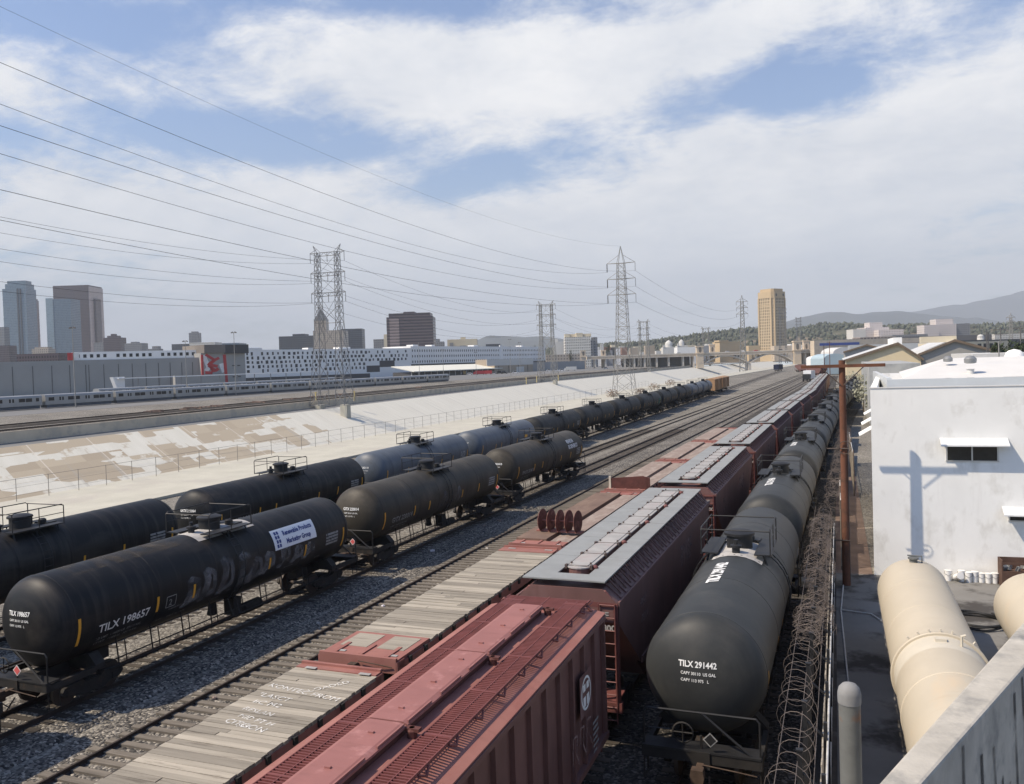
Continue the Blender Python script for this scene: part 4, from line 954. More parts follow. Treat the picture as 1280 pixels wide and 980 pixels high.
# ------------------------------------------------------------------ flat cars with plank decks
FLG = 'plank deck flat cars in one train'
def flat_car(label, L, y, style='planks', ends=(2.5, 2.5)):
    t = thing('flat_car', label, 'flat car', group=FLG); h = L / 2; W = 1.48
    b = MB()
    for s in (-1, 1): b.ext([(-h + 0.2, 1.0), (h - 0.2, 1.0), (h - 0.2, 0.85), (h - 2.8, 0.6), (-h + 2.8, 0.6), (-h + 0.2, 0.85)], s * W - 0.05, s * W + 0.05, 'X')
    b.box((0, 0, 0.82), (0.6, L - .6, 0.36))
    y_ = -h + 1.0
    while y_ < h - .6: b.box((0, y_, 0.9), (2 * W, 0.12, 0.16)); y_ += 1.9
    for s in (-1, 1): b.box((0, s * (h - 0.3), 0.92), (2 * W + .1, 0.5, 0.32))
    b.obj('underframe', 'faded_red_roof', t)
    st = MB(); y_ = -h + 0.9
    while y_ < h - .6:
        for s in (-1, 1): st.box((s * (W + 0.07), y_, 0.95), (0.10, 0.16, 0.2))
        y_ += 1.15
    st.obj('stake_pockets', 'running_gear', t)
    if style != 'planks': ends = (1.2, 1.2)
    e = max(ends)
    if style == 'planks':
        d = MB(); y_ = -h + ends[0]
        while y_ < h - ends[1]:
            w_ = random.uniform(0.17, 0.26); x0 = -W - random.uniform(0, .06); x1 = W + random.uniform(0, .06); dz = random.uniform(-.012, .012)
            if random.random() < .35:
                xm = random.uniform(-.8, .8); d.bb((x0, y_, 1.0), (xm - .01, y_ + w_ - .014, 1.1 + dz)); d.bb((xm + .01, y_, 1.0), (x1, y_ + w_ - .014, 1.1 + random.uniform(-.012, .012)))
            else: d.bb((x0, y_, 1.0), (x1, y_ + w_ - .014, 1.1 + dz))
            y_ += w_
        d.obj('deck', 'weathered_planks', t)
    else:
        d = MB().bb((-W, -h + e, 1.0), (0.25, h - e, 1.24)); d.obj('deck', 'rust_plate' if style == 'rust' else 'faded_pink_plate', t)
        MB().bb((0.45, -h + e, 1.0), (W, h - e, 1.12)).obj('side_deck', 'faded_pink_plate', t)
    for s, e in ((-1, ends[0]), (1, ends[1])):
        p = MB().bb((-W, s * (h - e), 1.0), (W, s * (h - 0.1), 1.13))
        if e > 1:
            for x in (-1.0, 0.0, 1.0): p.box((x, s * (h - 0.75), 1.15), (0.14, 1.0, 0.05))
        p.box((0, s * (h - .1), 0.95), (2 * W, .12, .5))
        po = p.obj('end_plate', 'faded_red_roof', t)
        pl = MB()
        for x0, x1 in ((-1.25, -0.2), (0.2, 1.25)):
            if e > 2: pl.bb((x0, s * (h - e + .2), 1.13), (x1, s * (h - 1.0), 1.145))
        if e > 2: pl.obj('end_planks', 'weathered_planks', po)
        pl = MB()
        for x in (-1.1, .9): pl.bb((x, s * (h - .55), 1.14), (x + .4, s * (h - .4), 1.152))
        pl.obj('paint_marks', 'hatch_grey', po)
        truck_parts(t, s * (h - 1.7)); coupler_part(t, s, L + .7)
    return place_on(t, 'g', y)
fc = flat_car('nearest plank deck flat car with white chalk writing on its boards', 17.2, 14.9, ends=(2.5, 0.45))
dk = [c for c in fc.children if c.name.startswith('deck')][0]
ch = MB()
random.seed(11)
def chalk(u0, v0, s, size, rot=0.0):      # writing chalked on the boards; v counts towards the camera end
    ca, sa = math.cos(rot), math.sin(rot)
    return lettering(s, size, lambda u, v: Vector((u0 + u * ca - v * sa, v0 + u * sa + v * ca, 1.118)), 'chalk', dk, 0.0, name='chalk_writing', sx=1.1)
chalk(-0.9, 3.9, 'CITGON', 0.36, -0.18); chalk(-0.75, 4.3, 'MID PT H', 0.30, -0.2); chalk(-0.95, 4.75, 'RESLAN', 0.3, -0.15); chalk(-1.0, 5.25, 'IIC M2', 0.34, -0.1); chalk(-1.2, 5.75, '"LASCT', 0.34, -0.12)
chalk(-1.35, 6.45, 'KONTEC FROM', 0.36, -0.15); chalk(0.2, 6.4, 'LOADED', 0.30, 0.9); chalk(-0.35, 3.75, 'SST', 0.26, 0.0)
flat_car('second plank deck flat car, pale boards running up to the upright red discs', 17.2, 32.9, ends=(2.5, 1.0))
flat_car('flat car with a rust brown plate deck behind the upright red discs', 18.5, 51.2, 'rust')
flat_car('flat car with a faded pink plate deck just beyond the dark red bulkhead', 18.0, 70.2, 'pink')
flat_car('second pink plate flat car beyond the dark red bulkhead', 18.0, 88.9, 'pink')
flat_car('farthest pink plate flat car, partly hidden by the hopper train', 18.0, 107.6, 'pink')
t = thing('disc_rack', 'row of five dark red upright discs on the flat car end', 'disc rack', (TRK['g'](45.2) + 0.35, 45.2, 1.24), -.1)
for k in range(5):
    MB().lathe((-1.1 + 0.54 * k, 0, 0.60), [(0.05, -0.03), (0.57, -0.02), (0.64, 0.03), (0.65, 0.05), (0.60, 0.06), (0.05, 0.03)], 28, 'X').obj('disc', 'disc_red', t, smooth=True)
MB().box((0, 0.0, 0.045), (2.7, 0.5, 0.08)).tube([(-1.2, 0, 0.60), (1.15, 0, 0.60)], 0.05, 8).obj('rack_base', 'faded_red_roof', t)
t = thing('bulkhead', 'dark red bulkhead wall with a tan end post across the flat car deck', 'bulkhead', (TRK['g'](62.5) + .3, 62.5, 0.95), heading('g', 61.0))
MB().ext([(-1.5, 0), (1.5, 0), (1.5, 1.0), (1.0, 1.15), (-1.5, 0.95)], -0.5, -0.38).box((1.3, -.2, .5), (.1, .6, 1.0)).obj('wall_plate', 'dark_bulkhead_red', t)
MB().box((-1.53, -0.44, 0.55), (0.16, 0.2, 1.1)).obj('end_post', 'cream_band_paint', t)
# boxcars, white truck on the tracks
def boxcar(label, m, tr, y, L=16.0):
    t = thing('boxcar', label, 'boxcar', group='boxcars far along the yard'); h = L / 2
    b = MB().bb((-1.5, -h, 1.1), (1.5, h, 4.3)).ext([(-1.55, 4.3), (1.55, 4.3), (0.5, 4.55), (-0.5, 4.55)], -h, h)
    y_ = -h + .1
    while y_ < h:
        for s in (-1, 1): b.box((s * 1.53, y_, 2.7), (0.08, 0.1, 3.1))
        y_ += 0.95
    bo = b.obj('body', m, t)
    for s in (-1, 1): MB().box((s * 1.58, 0, 2.65), (0.06, 2.6, 2.9)).obj('door', m, bo)
    for s in (-1, 1): truck_parts(t, s * (h - 1.8)); coupler_part(t, s, L + 1)
    return place_on(t, tr, y)
boxcar('nearer tan boxcar coupled behind the river side tank cars', 'boxcar_yellow', 'F', 254.5, 16.5)
boxcar('farther tan boxcar at the end of the river side row', 'boxcar_yellow', 'F', 272.5, 16.5)
t = boxcar('dark navy boxcar alone on the far curve before the arched bridge', 'boxcar_navy', 'F', 500)
P = gnd(973, 464); t.location = (P.x, P.y, 0); t.rotation_euler.z = -0.12

# ------------------------------------------------------------------ fence with razor wire, pole, yard
def xf(y): return -0.42 + 0.0045 * (y - 15)
t = thing('yard_fence', 'slatted steel yard fence between the dark grey tank cars and the yard', 'fence', (0, 0, 0))
sl = []; y = 9.5
while y < 44:
    sl.append(MB().box((xf(y), y, 1.18 + random.uniform(-.04, .04)), (0.03, 0.31, 2.75), rz=random.uniform(-.03, .03))); y += 0.30
b = MB()
for q in sl: b.add(q.v, q.f)
b.obj('slats', 'fence_slat', t)
for y in [9.5 + 2.4 * k for k in range(15)]:
    b = MB().box((xf(y) + 0.06, y, 1.3), (0.08, 0.08, 3.2)); b.box((xf(y) - 0.36, y, 2.1), (0.10, 0.08, 2.4)); b.box((xf(y) - 0.36, y, 3.31), (0.13, 0.11, 0.03)); b.tube([(xf(y), y, 2.6), (xf(y) - .36, y, 2.9)], .03, 5)
    b.obj('post', 'black_steel', t)
MB().tube([(xf(9) + 0.10, 9, 2.5), (xf(44) + 0.1, 44, 2.5)], 0.025, 6).tube([(xf(9) + 0.08, 9, 0.4), (xf(44) + 0.08, 44, 0.4)], 0.025, 6).obj('fence_rail', 'white_rail', t)
w_ = MB()
for k, (dx, z) in enumerate(((-0.10, 2.95), (-0.4, 3.1), (-0.72, 3.3))): w_.tube([(xf(9) + dx, 9, z), (xf(44) + dx, 44, z)], 0.007, 4)
w_.obj('barbed_strand', 'razor_wire', t)
def coil(f, y0, y1, cx, cz, r, pitch, label, seed, wob=0.06):
    random.seed(seed); pts = []; n = int((y1 - y0) / pitch * 16); ph = [random.uniform(0, 6) for _ in range(4)]
    for i in range(n + 1):
        a = 2 * PI * i / 16; y = y0 + (y1 - y0) * i / n
        rr = r * (1 + 0.12 * math.sin(y * 1.7 + ph[0]) + 0.08 * math.sin(y * 4.1 + ph[1]))
        pts.append((f(y) + cx + rr * math.cos(a) + wob * math.sin(y * .9 + ph[2]) + (random.gauss(0, wob * .5) if wob > .1 else 0), y + 0.12 * math.sin(a * 0.37), cz + rr * math.sin(a) * .95 + wob * math.sin(y * 1.3 + ph[3]) + (random.gauss(0, wob * .45) if wob > .1 else 0)))
    return tag(MB().tube(pts, 0.0055, 4, cap=False).obj('razor_wire', 'razor_wire', fix=False), label, 'razor wire', 'razor wire coils on the yard fence')
coil(xf, 12, 27, -0.52, 3.05, 0.36, 0.55, 'open loops of razor wire along the near top of the slatted fence', 1)
coil(xf, 24, 44, -0.42, 3.0, 0.32, 0.17, 'dense tangle of razor wire on the fence before the wooden pole', 2, .13)
coil(xf, 26, 44, -0.22, 2.75, 0.28, 0.22, 'second razor wire tangle packed inside the first before the wooden pole', 3, .13)
# more fence beyond the pole, with junk against it
def far_panel(y0, y1, x, label):
    t = thing('fence_panel', label, 'fence', (0, 0, 0), group='fence panels along the alley')
    for y in (y0, (y0 + y1) / 2, y1): MB().box((x, y, 1.5), (0.09, 0.09, 3.6)).obj('post', 'fence_steel', t)
    b = MB(); y = y0
    while y < y1: b.box((x - 0.03, y, 1.4), (0.025, 0.14, 2.9)); y += 0.3
    b.obj('slats', 'fence_slat', t)
    MB().tube([(x, y0, 2.9), (x, y1, 2.9)], 0.03, 5).tube([(x, y0, 0.6), (x, y1, 0.6)], 0.03, 5).obj('fence_rail', 'white_rail', t)
far_panel(46, 56, 0.15, 'first slatted fence panel past the wooden pole beside the white building')
far_panel(57, 69, 0.55, 'second slatted fence panel past the wooden pole, under the tangle')
far_panel(70, 90, 1.2, 'farthest slatted fence panel past the wooden pole')
coil(lambda y: 0.15 + (y - 46) * 0.022, 46, 90, -0.3, 3.2, 0.42, 0.3, 'razor wire tangle on the fence past the wooden pole', 5, .15)
# wooden pole
t = thing('utility_pole', 'rust brown wooden pole with one crossarm in front of the white building', 'utility pole', (0.32, 43.0, GZ))
MB().lathe((0, 0, 0), [(0.185, 0), (0.17, 4), (0.145, 10.72)], 14).obj('pole', 'rust_pole', t, smooth=True)
MB().box((0.02, -0.2, 10.45), (3.7, 0.11, 0.15)).obj('crossarm', 'rust_pole', t)
b = MB()
for s in (-1, 1): b.tube([(s * 0.95, -0.2, 10.4), (s * 0.06, -0.18, 9.55)], 0.025, 5)
b.obj('crossarm_brace', 'fence_steel', t)
b = MB()
for z, w in ((6.55, 0.75), (2.2, 0.5)): b.tube([(-w, -0.2, z), (0.2, -0.2, z)], 0.03, 5)
pts = [(0.05 + 0.28 * math.cos(a), -0.24, 6.6 + 0.3 * math.sin(a)) for a in [2 * PI * k / 16 for k in range(17)]]
b.tube(pts, 0.018, 5); b.tube([(0.17, -0.05, 0.2), (0.17, -0.05, 6.6)], 0.022, 5)
b.obj('brackets', 'fence_steel', t)
# white building -------------------------------------------------------
BX0, BX1, BY0, BY1, BT = 1.62, 40.0, 45.3, 72.0, 8.98
t = thing('white_building', 'white stucco building with a flat parapet and one slim window beside the fence', 'building', (0, 0, 0))
XB = 3.05                              # the alley side of the building runs slightly off the front's square
def bxl(y): return BX0 + (XB - BX0) * (y - BY0) / (BY1 - BY0)
th = 0.3
walls = MB().ext([(BX0, BY0), (BX1, BY0), (BX1, BY1), (XB, BY1)], GZ, 8.1, 'Z').obj('wall', 'white_stucco', t)
b = MB()
b.bb((BX0, BY0, 8.1), (BX1, BY0 + th, BT)); b.bb((XB, BY1 - th, 8.1), (BX1, BY1, BT + 0.1)); b.bb((BX1 - th, BY0 + th, 8.1), (BX1, BY1 - th, BT))
b.ext([(bxl(BY0 + th), BY0 + th), (bxl(BY0 + th) + th, BY0 + th), (XB + th, BY1 - th), (XB, BY1 - th)], 8.1, BT + .06, 'Z')
b.obj('parapet', 'white_stucco', t)
UY = BY0 + 6.2; ux = bxl(UY) + 0.75
b = MB().bb((ux, UY, 8.1), (BX1 - 1, UY + .25, 9.22)).bb((ux, UY + .25, 8.1), (ux + .25, BY1 - 2, 9.3)); b.obj('roof_upstand', 'grey_parapet', t)
MB().bb((BX0 + 1.2, BY0 + th, 8.1), (BX1 - th, UY, 8.14)).obj('roof_gutter', 'grey_roofing', t)
hx, hy_ = at(1130, 475, 1), UY + 0.26
def on_y(px, py, y):
    v = RM @ Vector((px - 640, -(py - 480), -FPX)); return CO + v * (y / v.y)
ym = 58.5
pa, pb, pc, pd = on_y(1129, 475, hy_), on_y(1181, 448, ym), on_y(1181, 448, ym), None
x1 = BX1 - 1
MB().add([(pa.x, hy_, 9.23), (x1, hy_, 9.23), (x1, BY1 - 1.5, 9.2), (pa.x + 1, BY1 - 1.5, 9.2), (pb.x, ym, pb.z), (x1, ym, pb.z + .05)], [(0, 1, 5, 4), (3, 0, 4), (2, 3, 4, 5), (1, 2, 5), (0, 3, 2, 1)]).obj('hip_roof', 'white_roofing', t)
MB().bb((BX0 - 0.03, BY0 - 0.03, BT), (BX1, BY0 + th + 0.02, BT + 0.05)).obj('coping', 'white_roofing', t)
def wall_window(x, z, w, h, panes=2):
    f = MB().bb((x - w / 2 - .05, BY0 - 0.05, z - h / 2 - .05), (x + w / 2 + .05, BY0 + 0.0, z - h / 2)).bb((x - w / 2 - .05, BY0 - 0.05, z + h / 2), (x + w / 2 + .05, BY0, z + h / 2 + .05))
    for k in range(panes + 1):
        xx = x - w / 2 + w * k / panes; f.bb((xx - .03, BY0 - 0.05, z - h / 2), (xx + .03, BY0, z + h / 2))
    wo = f.obj('window', 'aluminium', t)
    MB().bb((x - w / 2 + .03, BY0 - 0.02, z - h / 2), (x + w / 2 - .03, BY0 - 0.004, z + h / 2)).obj('pane', 'dark_glass', wo)
    a = MB().add([(x - w / 2 - .3, BY0 - .001, z + h / 2 + .42), (x + w / 2 + .42, BY0 - .001, z + h / 2 + .42), (x + w / 2 + .42, BY0 - 0.62, z + h / 2 + .12), (x - w / 2 - .3, BY0 - 0.62, z + h / 2 + .12),
                  (x - w / 2 - .3, BY0 - .001, z + h / 2 + .38), (x + w / 2 + .42, BY0 - .001, z + h / 2 + .38), (x + w / 2 + .42, BY0 - 0.62, z + h / 2 + .06), (x - w / 2 - .3, BY0 - 0.62, z + h / 2 + .06)],
                 [(0, 1, 2, 3), (7, 6, 5, 4), (3, 2, 6, 7), (0, 3, 7, 4), (1, 5, 6, 2), (0, 4, 5, 1)])
    a.obj('awning', 'awning_metal', t)
WP = gnd(1215, 568, 0); k = (BY0 - 0) / WP.y; 
def on_wall(px, py):
    v = RM @ Vector((px - 640, -(py - 480), -FPX)); return CO + v * ((BY0) / v.y)
p = on_wall(1215, 567); wall_window(p.x, p.z, 2.15, 0.66)
p = on_wall(1286, 648); wall_window(p.x, p.z, 1.6, 0.22)
# three small white awnings on the alley side
for k, (y, z) in enumerate(((50.5, 6.2), (55.5, 6.4), (61.5, 6.6))):
    X_ = bxl(y) + .05
    MB().add([(X_, y, z + .45), (X_, y + 1.8, z + .45), (X_ - .75, y + 1.8, z), (X_ - .75, y, z), (X_, y, z + .4), (X_, y + 1.8, z + .4), (X_ - .75, y + 1.8, z - .05), (X_ - .75, y, z - .05)],
             [(0, 1, 2, 3), (7, 6, 5, 4), (3, 2, 6, 7), (0, 3, 7, 4), (1, 5, 6, 2)]).obj('side_awning', 'white_stucco', t)
def turbine_vent(P, s, label):
    t = thing('roof_vent', label, 'roof vent', P, group='roof vents on the white building')
    MB().lathe((0, 0, -0.9), [(0.30 * s, 0), (0.30 * s, 1.25 * s), (0.40 * s, 1.3 * s)], 14).obj('base', 'white_roofing', t, smooth=True)
    b = MB().lathe((0, 0, 0.25 * s), [(0.30 * s, 0.05), (0.5 * s, 0.15 * s), (0.52 * s, 0.5 * s), (0.3 * s, 0.75 * s), (0.05, 0.8 * s)], 18)
    b.obj('turbine', 'galvanised_vent', t, smooth=True)
turbine_vent(at(1185, 456, 50), 0.5, 'smaller round turbine vent on the white hip roof')
turbine_vent(at(1213, 459, 47), 0.62, 'larger round turbine vent on the white hip roof')
p = at(1266, 490, 44.5)
t = thing('roof_vent', 'small white mushroom vent on the front parapet', 'roof vent', (p.x, BY0 + .15, BT + .05), group='roof vents on the white building')
MB().lathe((0, 0, -.02), [(0.12, 0), (0.12, 0.2), (0.26, 0.22), (0.27, 0.34), (0.15, 0.45), (0.02, 0.47)], 14).obj('cowl', 'white_roofing', t, smooth=True)
MB().lathe((0, 0, -.03), [(0.2, 0), (0.2, 0.05)], 14).obj('base', 'white_roofing', t)
p = at(1268, 447, 60)
t = thing('roof_dome', 'white domed skylight behind the hip roof', 'skylight', (p.x, p.y, p.z))
MB().lathe((0, 0, -1.4), [(.7, 0), (.7, 1.5)], 18).obj('curb', 'white_roofing', t); MB().lathe((0, 0, 0.1), [(.62, 0), (0.55, 0.25), (0.35, 0.42), (0.03, 0.5)], 18).obj('dome', 'white_stucco', t, smooth=True)
# cream tanks lying in the yard
def yard_tank(label, x, y0, y1, r, zc, ring):
    t = thing('storage_tank', label, 'storage tank', (x, 0, 0), group='cream tanks lying in the yard')
    hd = 0.55
    pr = [(r * math.sin(a), y1 - hd + hd * math.cos(a)) for a in [PI / 2 * k / 8 for k in range(8, -1, -1)]]
    pr[-1] = (0.02, pr[-1][1])
    MB().lathe((0, 0, zc), [(r, ring + .6), (r, ring + 2.6), (r, ring + 2.62), (r, ring + 5), (r, y1 - 2)] + pr, 48, 'Y').obj('shell', 'cream_tank_paint', t, smooth=True)
    MB().lathe((0, 0, zc), [(r * 1.03, ring + 0.55), (r * 1.05, ring + 0.58), (r * 1.05, ring + 0.68), (r * 1.03, ring + 0.72)], 48, 'Y').obj('flange', 'cream_tank_paint', t, smooth=True)
    MB().lathe((0, 0, zc), [(r * 0.985, ring - 0.5), (r * 0.985, ring + 0.57)], 48, 'Y').obj('neck', 'cream_band_paint', t, smooth=True)
    MB().lathe((0, 0, zc), [(0.02, y0), (r * .6, y0 + .08), (r * 0.99, y0 + .5), (r * 0.99, ring - 2.4), (r * .99, ring - .55), (r * .985, ring - 0.48)], 48, 'Y').obj('rear_shell', 'cream_tank_paint', t, smooth=True)
    for yy in (y0 + 3.2, y0 + 6.6, ring - 2.4, ring + 3.6, ring + 6.8): MB().lathe((0, 0, zc), [(r * .99, yy - .03), (r * 1.004, yy - .015), (r * 1.004, yy + .015), (r * .99, yy + .03)], 48, 'Y', cap=False).obj('weld_seam', 'cream_tank_paint', t, smooth=True)
    b = MB()
    for k in range(7):
        a = PI / 2 + (k - 3) * 0.22; b.tube([(r * 1.0 * math.cos(a), ring + .62, zc + r * math.sin(a)), (r * 1.12 * math.cos(a), ring + .62, zc + r * 1.12 * math.sin(a))], 0.025, 5)
    b.box((-0.05, ring + .1, zc + r * 1.0), (0.28, 0.2, 0.10)).tube([(0.45, ring + 0.0, zc + r * .9), (0.45, ring + .0, zc + r * 1.14), (0.55, ring, zc + r * 1.16)], 0.04, 6)
    b.obj('fittings', 'cream_band_paint', t)
    MB().lathe((0, y1 - 1.0, zc + r - .05), [(0.14, 0), (0.14, 0.16), (0.19, 0.17), (0.19, 0.22)], 12).tube([(0.3, y1 - .9, zc + r - .06), (0.3, y1 - .9, zc + r + .2), (-.2, y1 - .9, zc + r + .22)], 0.03, 5).obj('top_valve', 'grey_pipe', t)
    b = MB()
    for y in (y0 + 1.5, ring + 3, y1 - 2): b.bb((-r * .8, y - .2, GZ), (r * .8, y + .2, zc - r * .55))
    b.obj('saddle', 'slab_concrete', t)
    return t
yard_tank('cream horizontal tank seen whole, with a flanged band across its middle', 2.62, 10.5, 36.0, 1.25, 1.58, 25.6)
yard_tank('cream horizontal tank cut off by the right edge behind the concrete parapet', 6.42, 12.0, 35.0, 1.25, 1.52, 20.0)
# buckets, cabinet, hose, pipes
random.seed(5)
for k in range(8):
    p = on_wall(1184 + k * 8.3, 709)
    o = thing('bucket', ['leftmost white bucket', 'second white bucket', 'third white bucket', 'fourth white bucket', 'fifth white bucket', 'sixth white bucket', 'seventh white bucket', 'rightmost white bucket, nearest the cabinet'][k] + ' in the row along the white wall', 'bucket', (p.x, BY0 - 0.35 + random.uniform(-.06, .06), GZ + .03), group='white buckets by the wall')
    hgt = random.uniform(.40, .5)
    MB().lathe((0, 0, 0), [(0.13, 0), (0.16, hgt), (0.17, hgt), (0.17, hgt + .03), (0.05, hgt + .04)], 14).obj('body', 'bucket_white', o, smooth=True)
    MB().tube([(0.165, 0, hgt - .02), (0.17, -.09, hgt - .12), (0.0, -.19, hgt - .2), (-.17, -.09, hgt - .12), (-.165, 0, hgt - .02)], .008, 4).obj('handle', 'grey_pipe', o)
    if k == 1: o.rotation_euler = (1.2, 0, .4); o.location.z += .17
p = on_wall(1262, 690)
t = thing('cabinet', 'rusty brown open topped cabinet full of scrap against the white wall', 'cabinet', (p.x + .1, BY0 - 0.62, GZ + .03), rz=0.06)
MB().bb((-.62, -.4, 0), (-.57, .4, 1.25)).bb((.57, -.4, 0), (.62, .4, 1.25)).bb((-.57, .35, 0), (.57, .4, 1.25)).bb((-.57, -.4, 0), (.57, -.36, .75)).bb((-.57, -.4, 1.05), (.57, -.37, 1.15)).obj('frame', 'brown_cabinet', t)
MB().bb((-.57, -.36, .7), (.57, .35, .74)).obj('shelf', 'brown_cabinet', t)
b = MB()
for k in range(9): b.box((random.uniform(-.45, .45), random.uniform(-.25, .25), .82 + random.uniform(0, .1)), (random.uniform(.08, .3), .15, random.uniform(.1, .25)), rz=random.uniform(0, 3), rx=random.uniform(0, .6))
b.obj('scrap', 'galvanised_vent', t)
pts = []
c = gnd(1222, 772, 0)
for k in range(70):
    a = 2 * PI * k / 22; r = 1.0 + 0.05 * math.sin(k * .9); pts.append((c.x + r * math.cos(a), c.y + r * 1.1 * math.sin(a), GZ + .07 + 0.012 * k / 4 + .02 * math.sin(k)))
tag(MB().tube(pts, 0.045, 7).obj('hose', 'hose_black', smooth=True), 'coiled black hose on the yard pavement between the two cream tanks', 'hose')
A, B, C_ = gnd(1054, 726, 0), gnd(1051, 757, 0), gnd(1062, 862, 0)
tag(MB().tube([(A.x, A.y, GZ + .07), (B.x, B.y, GZ + .06), (C_.x, C_.y, GZ + .07), (C_.x + .1, C_.y - 4, GZ + .07)], 0.03, 6).obj('rope', 'white_rail', smooth=True), 'thin white rope lying on the yard pavement beside the fence', 'rope')
D_ = gnd(1102, 770, 0)
tag(MB().tube([(B.x, B.y + .1, GZ + .08), (B.x + 1.2, B.y - .2, GZ + .07), (D_.x, D_.y, GZ + .07)], 0.03, 6).obj('pipe', 'white_rail', smooth=True), 'thin pale pipe on the pavement running from the fence to the cream tank', 'pipe')
p = at(1061.5, 864, 11.6)
t = thing('vent_pipe', 'thick grey steel pipe with a domed cap standing near the bottom edge', 'pipe', (p.x, p.y, 0))
MB().lathe((0, 0, GZ), [(0.142, 0), (0.142, p.z - GZ - .12)], 24).obj('pipe', 'grey_pipe', t, smooth=True)
MB().lathe((0, 0, p.z - .16), [(0.150, 0), (0.153, 0.05), (0.153, 0.13), (0.15, .15), (0.135, 0.21), (0.09, 0.26), (0.02, 0.285)], 24).obj('cap', 'grey_cap', t, smooth=True)
# concrete slabs and walkway, plus a pale block standing for a sunlit spot, between the dark tank cars and the fence
for k, (px, py, w_, d_) in enumerate(((1000, 733, 1.3, .9), (1000, 765, .9, 6), (985, 840, .7, 9))):
    p = gnd(px, py, GZ); MB()
    struct(MB().bb((p.x - w_ / 2, p.y - d_ / 2, GZ), (p.x + w_ / 2, p.y + d_ / 2, GZ + (0.05 if k else .35))).obj('pavement', 'slab_concrete' if k else 'lip_concrete'))
# bridge parapet in the right foreground
a1, a2 = at(1108, 966, 4.6), at(1290, 762, 8.4); b1, b2 = at(1165, 966, 4.62), at(1290, 826, 8.0)
zt = a1.z
def lvl(px, py, z): return gnd(px, py, z)
z_t = 8.35
A0, A1, B0, B1 = lvl(1095, 982, z_t), lvl(1305, 748, z_t), lvl(1150, 982, z_t), lvl(1305, 806, z_t)
dA = (A1 - A0); A1 = A1 + dA * .4; dB = (B1 - B0); B1 = B1 + dB * .4; A0 = A0 - dA * .5; B0 = B0 - dB * .5
t = thing('concrete_parapet', 'thick grey concrete parapet with black paint scrawls in the lower right corner', 'parapet', (0, 0, 0))
pw = MB().add([A0, A1, B1, B0] + [Vector((p.x, p.y, GZ)) for p in (A0, A1, B1, B0)], [(0, 1, 2, 3), (7, 6, 5, 4), (0, 4, 5, 1), (1, 5, 6, 2), (2, 6, 7, 3), (3, 7, 4, 0)])
wo = pw.obj('wall', 'wing_concrete', t)
bv = wo.modifiers.new('bevel', 'BEVEL'); bv.width = 0.02; bv.segments = 2
dd = (B1 - B0); Lw = dd.length; dd.normalize(); nn = Vector((dd.y, -dd.x, 0))
fw = lambda u, v: B0 + dd * u + Vector((0, 0, v)) + nn * 0.006
g = MB()
for u0, st in ((.40, [(0, -.05), (.02, -.55), (-.03, -.8)]), (.47, [(0, -.25), (.05, -.9), (.0, -.95)]), (.52, [(0, -.3), (.14, -1.3), (.22, -.6), (.33, -1.5), (.42, -.7)]), (.62, [(0, -.1), (.06, -.9), (.16, -1.0)]), (.66, [(0, -.05), (.12, -1.0), (.3, -1.15), (.45, -.6)]), (.71, [(0, -.5), (.2, -1.5), (.5, -1.2)])):
    ribbon(fw, [(Lw * u0 + p, q) for p, q in st], 0.05, g)
g.obj('scrawl', 'tar_black', t, fix=False)

# ------------------------------------------------------------------ beyond the river: helpers
def hor(px): return 441 + math.tan(rad(1.8)) * (1043 - px)
def facade(name, label, cat, pl, dl, pr, dr, py, depth, m, zb=2.0, group=None, part='wall', roof=None, square=False):
    """a box building whose front runs from (pl, dl) to (pr, dr) (photo column, metres ahead); local x along the front, y into the building"""
    A, B = at(pl, hor(pl), dl), at(pr, hor(pr), dr)
    if square: B = on_y(pr, hor(pr), A.y)
    d = Vector((B.x - A.x, B.y - A.y, 0)); L = d.length; rz = math.atan2(d.y, d.x)
    pm, dm = (pl + pr) / 2, (dl + dr) / 2
    zt = CAMH + (hor(pm) - py) / FPX * dm
    t = thing(name, label, cat, (A.x, A.y, zb), rz, group)
    H = zt - zb
    b = MB().bb((0, 0, 0), (L, depth, H)); w_ = b.obj(part, m, t)
    if roof: MB().bb((L * roof[0], depth * .2, H), (L * roof[1], depth * .8, H + roof[2])).obj('penthouse', m, t)
    t['L'] = L; t['H'] = H
    return t
def zpx(t, px_mid, py, D): return CAMH + (hor(px_mid) - py) / FPX * D - t.location.z
def windows(t, rects, m='window_dark', y=-0.06, th=0.12):
    many(t, 'window', [MB().bb((a, y, c), (b, y + th, d)) for a, b, c, d in rects], m)

# -------------------------------------------------- skyline
G_BLUE = grid_mat('blue_glass', (0.17, 0.23, 0.28), (0.11, 0.16, 0.21), 3.0, 4.0, 0.7, 0.72, 0.35, grough=0.15)
G_BLUE2 = grid_mat('steel_blue_glass', (0.12, 0.17, 0.22), (0.08, 0.12, 0.165), 3.0, 4.0, 0.7, 0.72, 0.35, grough=0.15)
G_PALE = grid_mat('pale_blue_glass', (0.24, 0.31, 0.35), (0.20, 0.27, 0.31), 3.0, 4.0, 0.6, 0.6, 0.35, grough=0.2)
G_BROWN = grid_mat('brown_granite_grid', (0.085, 0.058, 0.062), (0.045, 0.033, 0.038), 2.6, 3.9, 0.6, 0.55, 0.5)
G_PURPLE = grid_mat('plum_granite_grid', (0.11, 0.08, 0.083), (0.045, 0.036, 0.043), 6.0, 4.1, 1.1, 0.52, 0.5)
G_LIT = grid_mat('sunlit_granite_grid', (0.40, 0.34, 0.32), (0.32, 0.27, 0.26), 2.4, 3.9, 0.6, 0.55, 0.5)  # brown granite again, with sunlight on the tower sides put into its colour
G_TAN = grid_mat('tan_punched_wall', (0.42, 0.36, 0.29), (0.17, 0.15, 0.13), 3.4, 3.6, 0.5, 0.5)
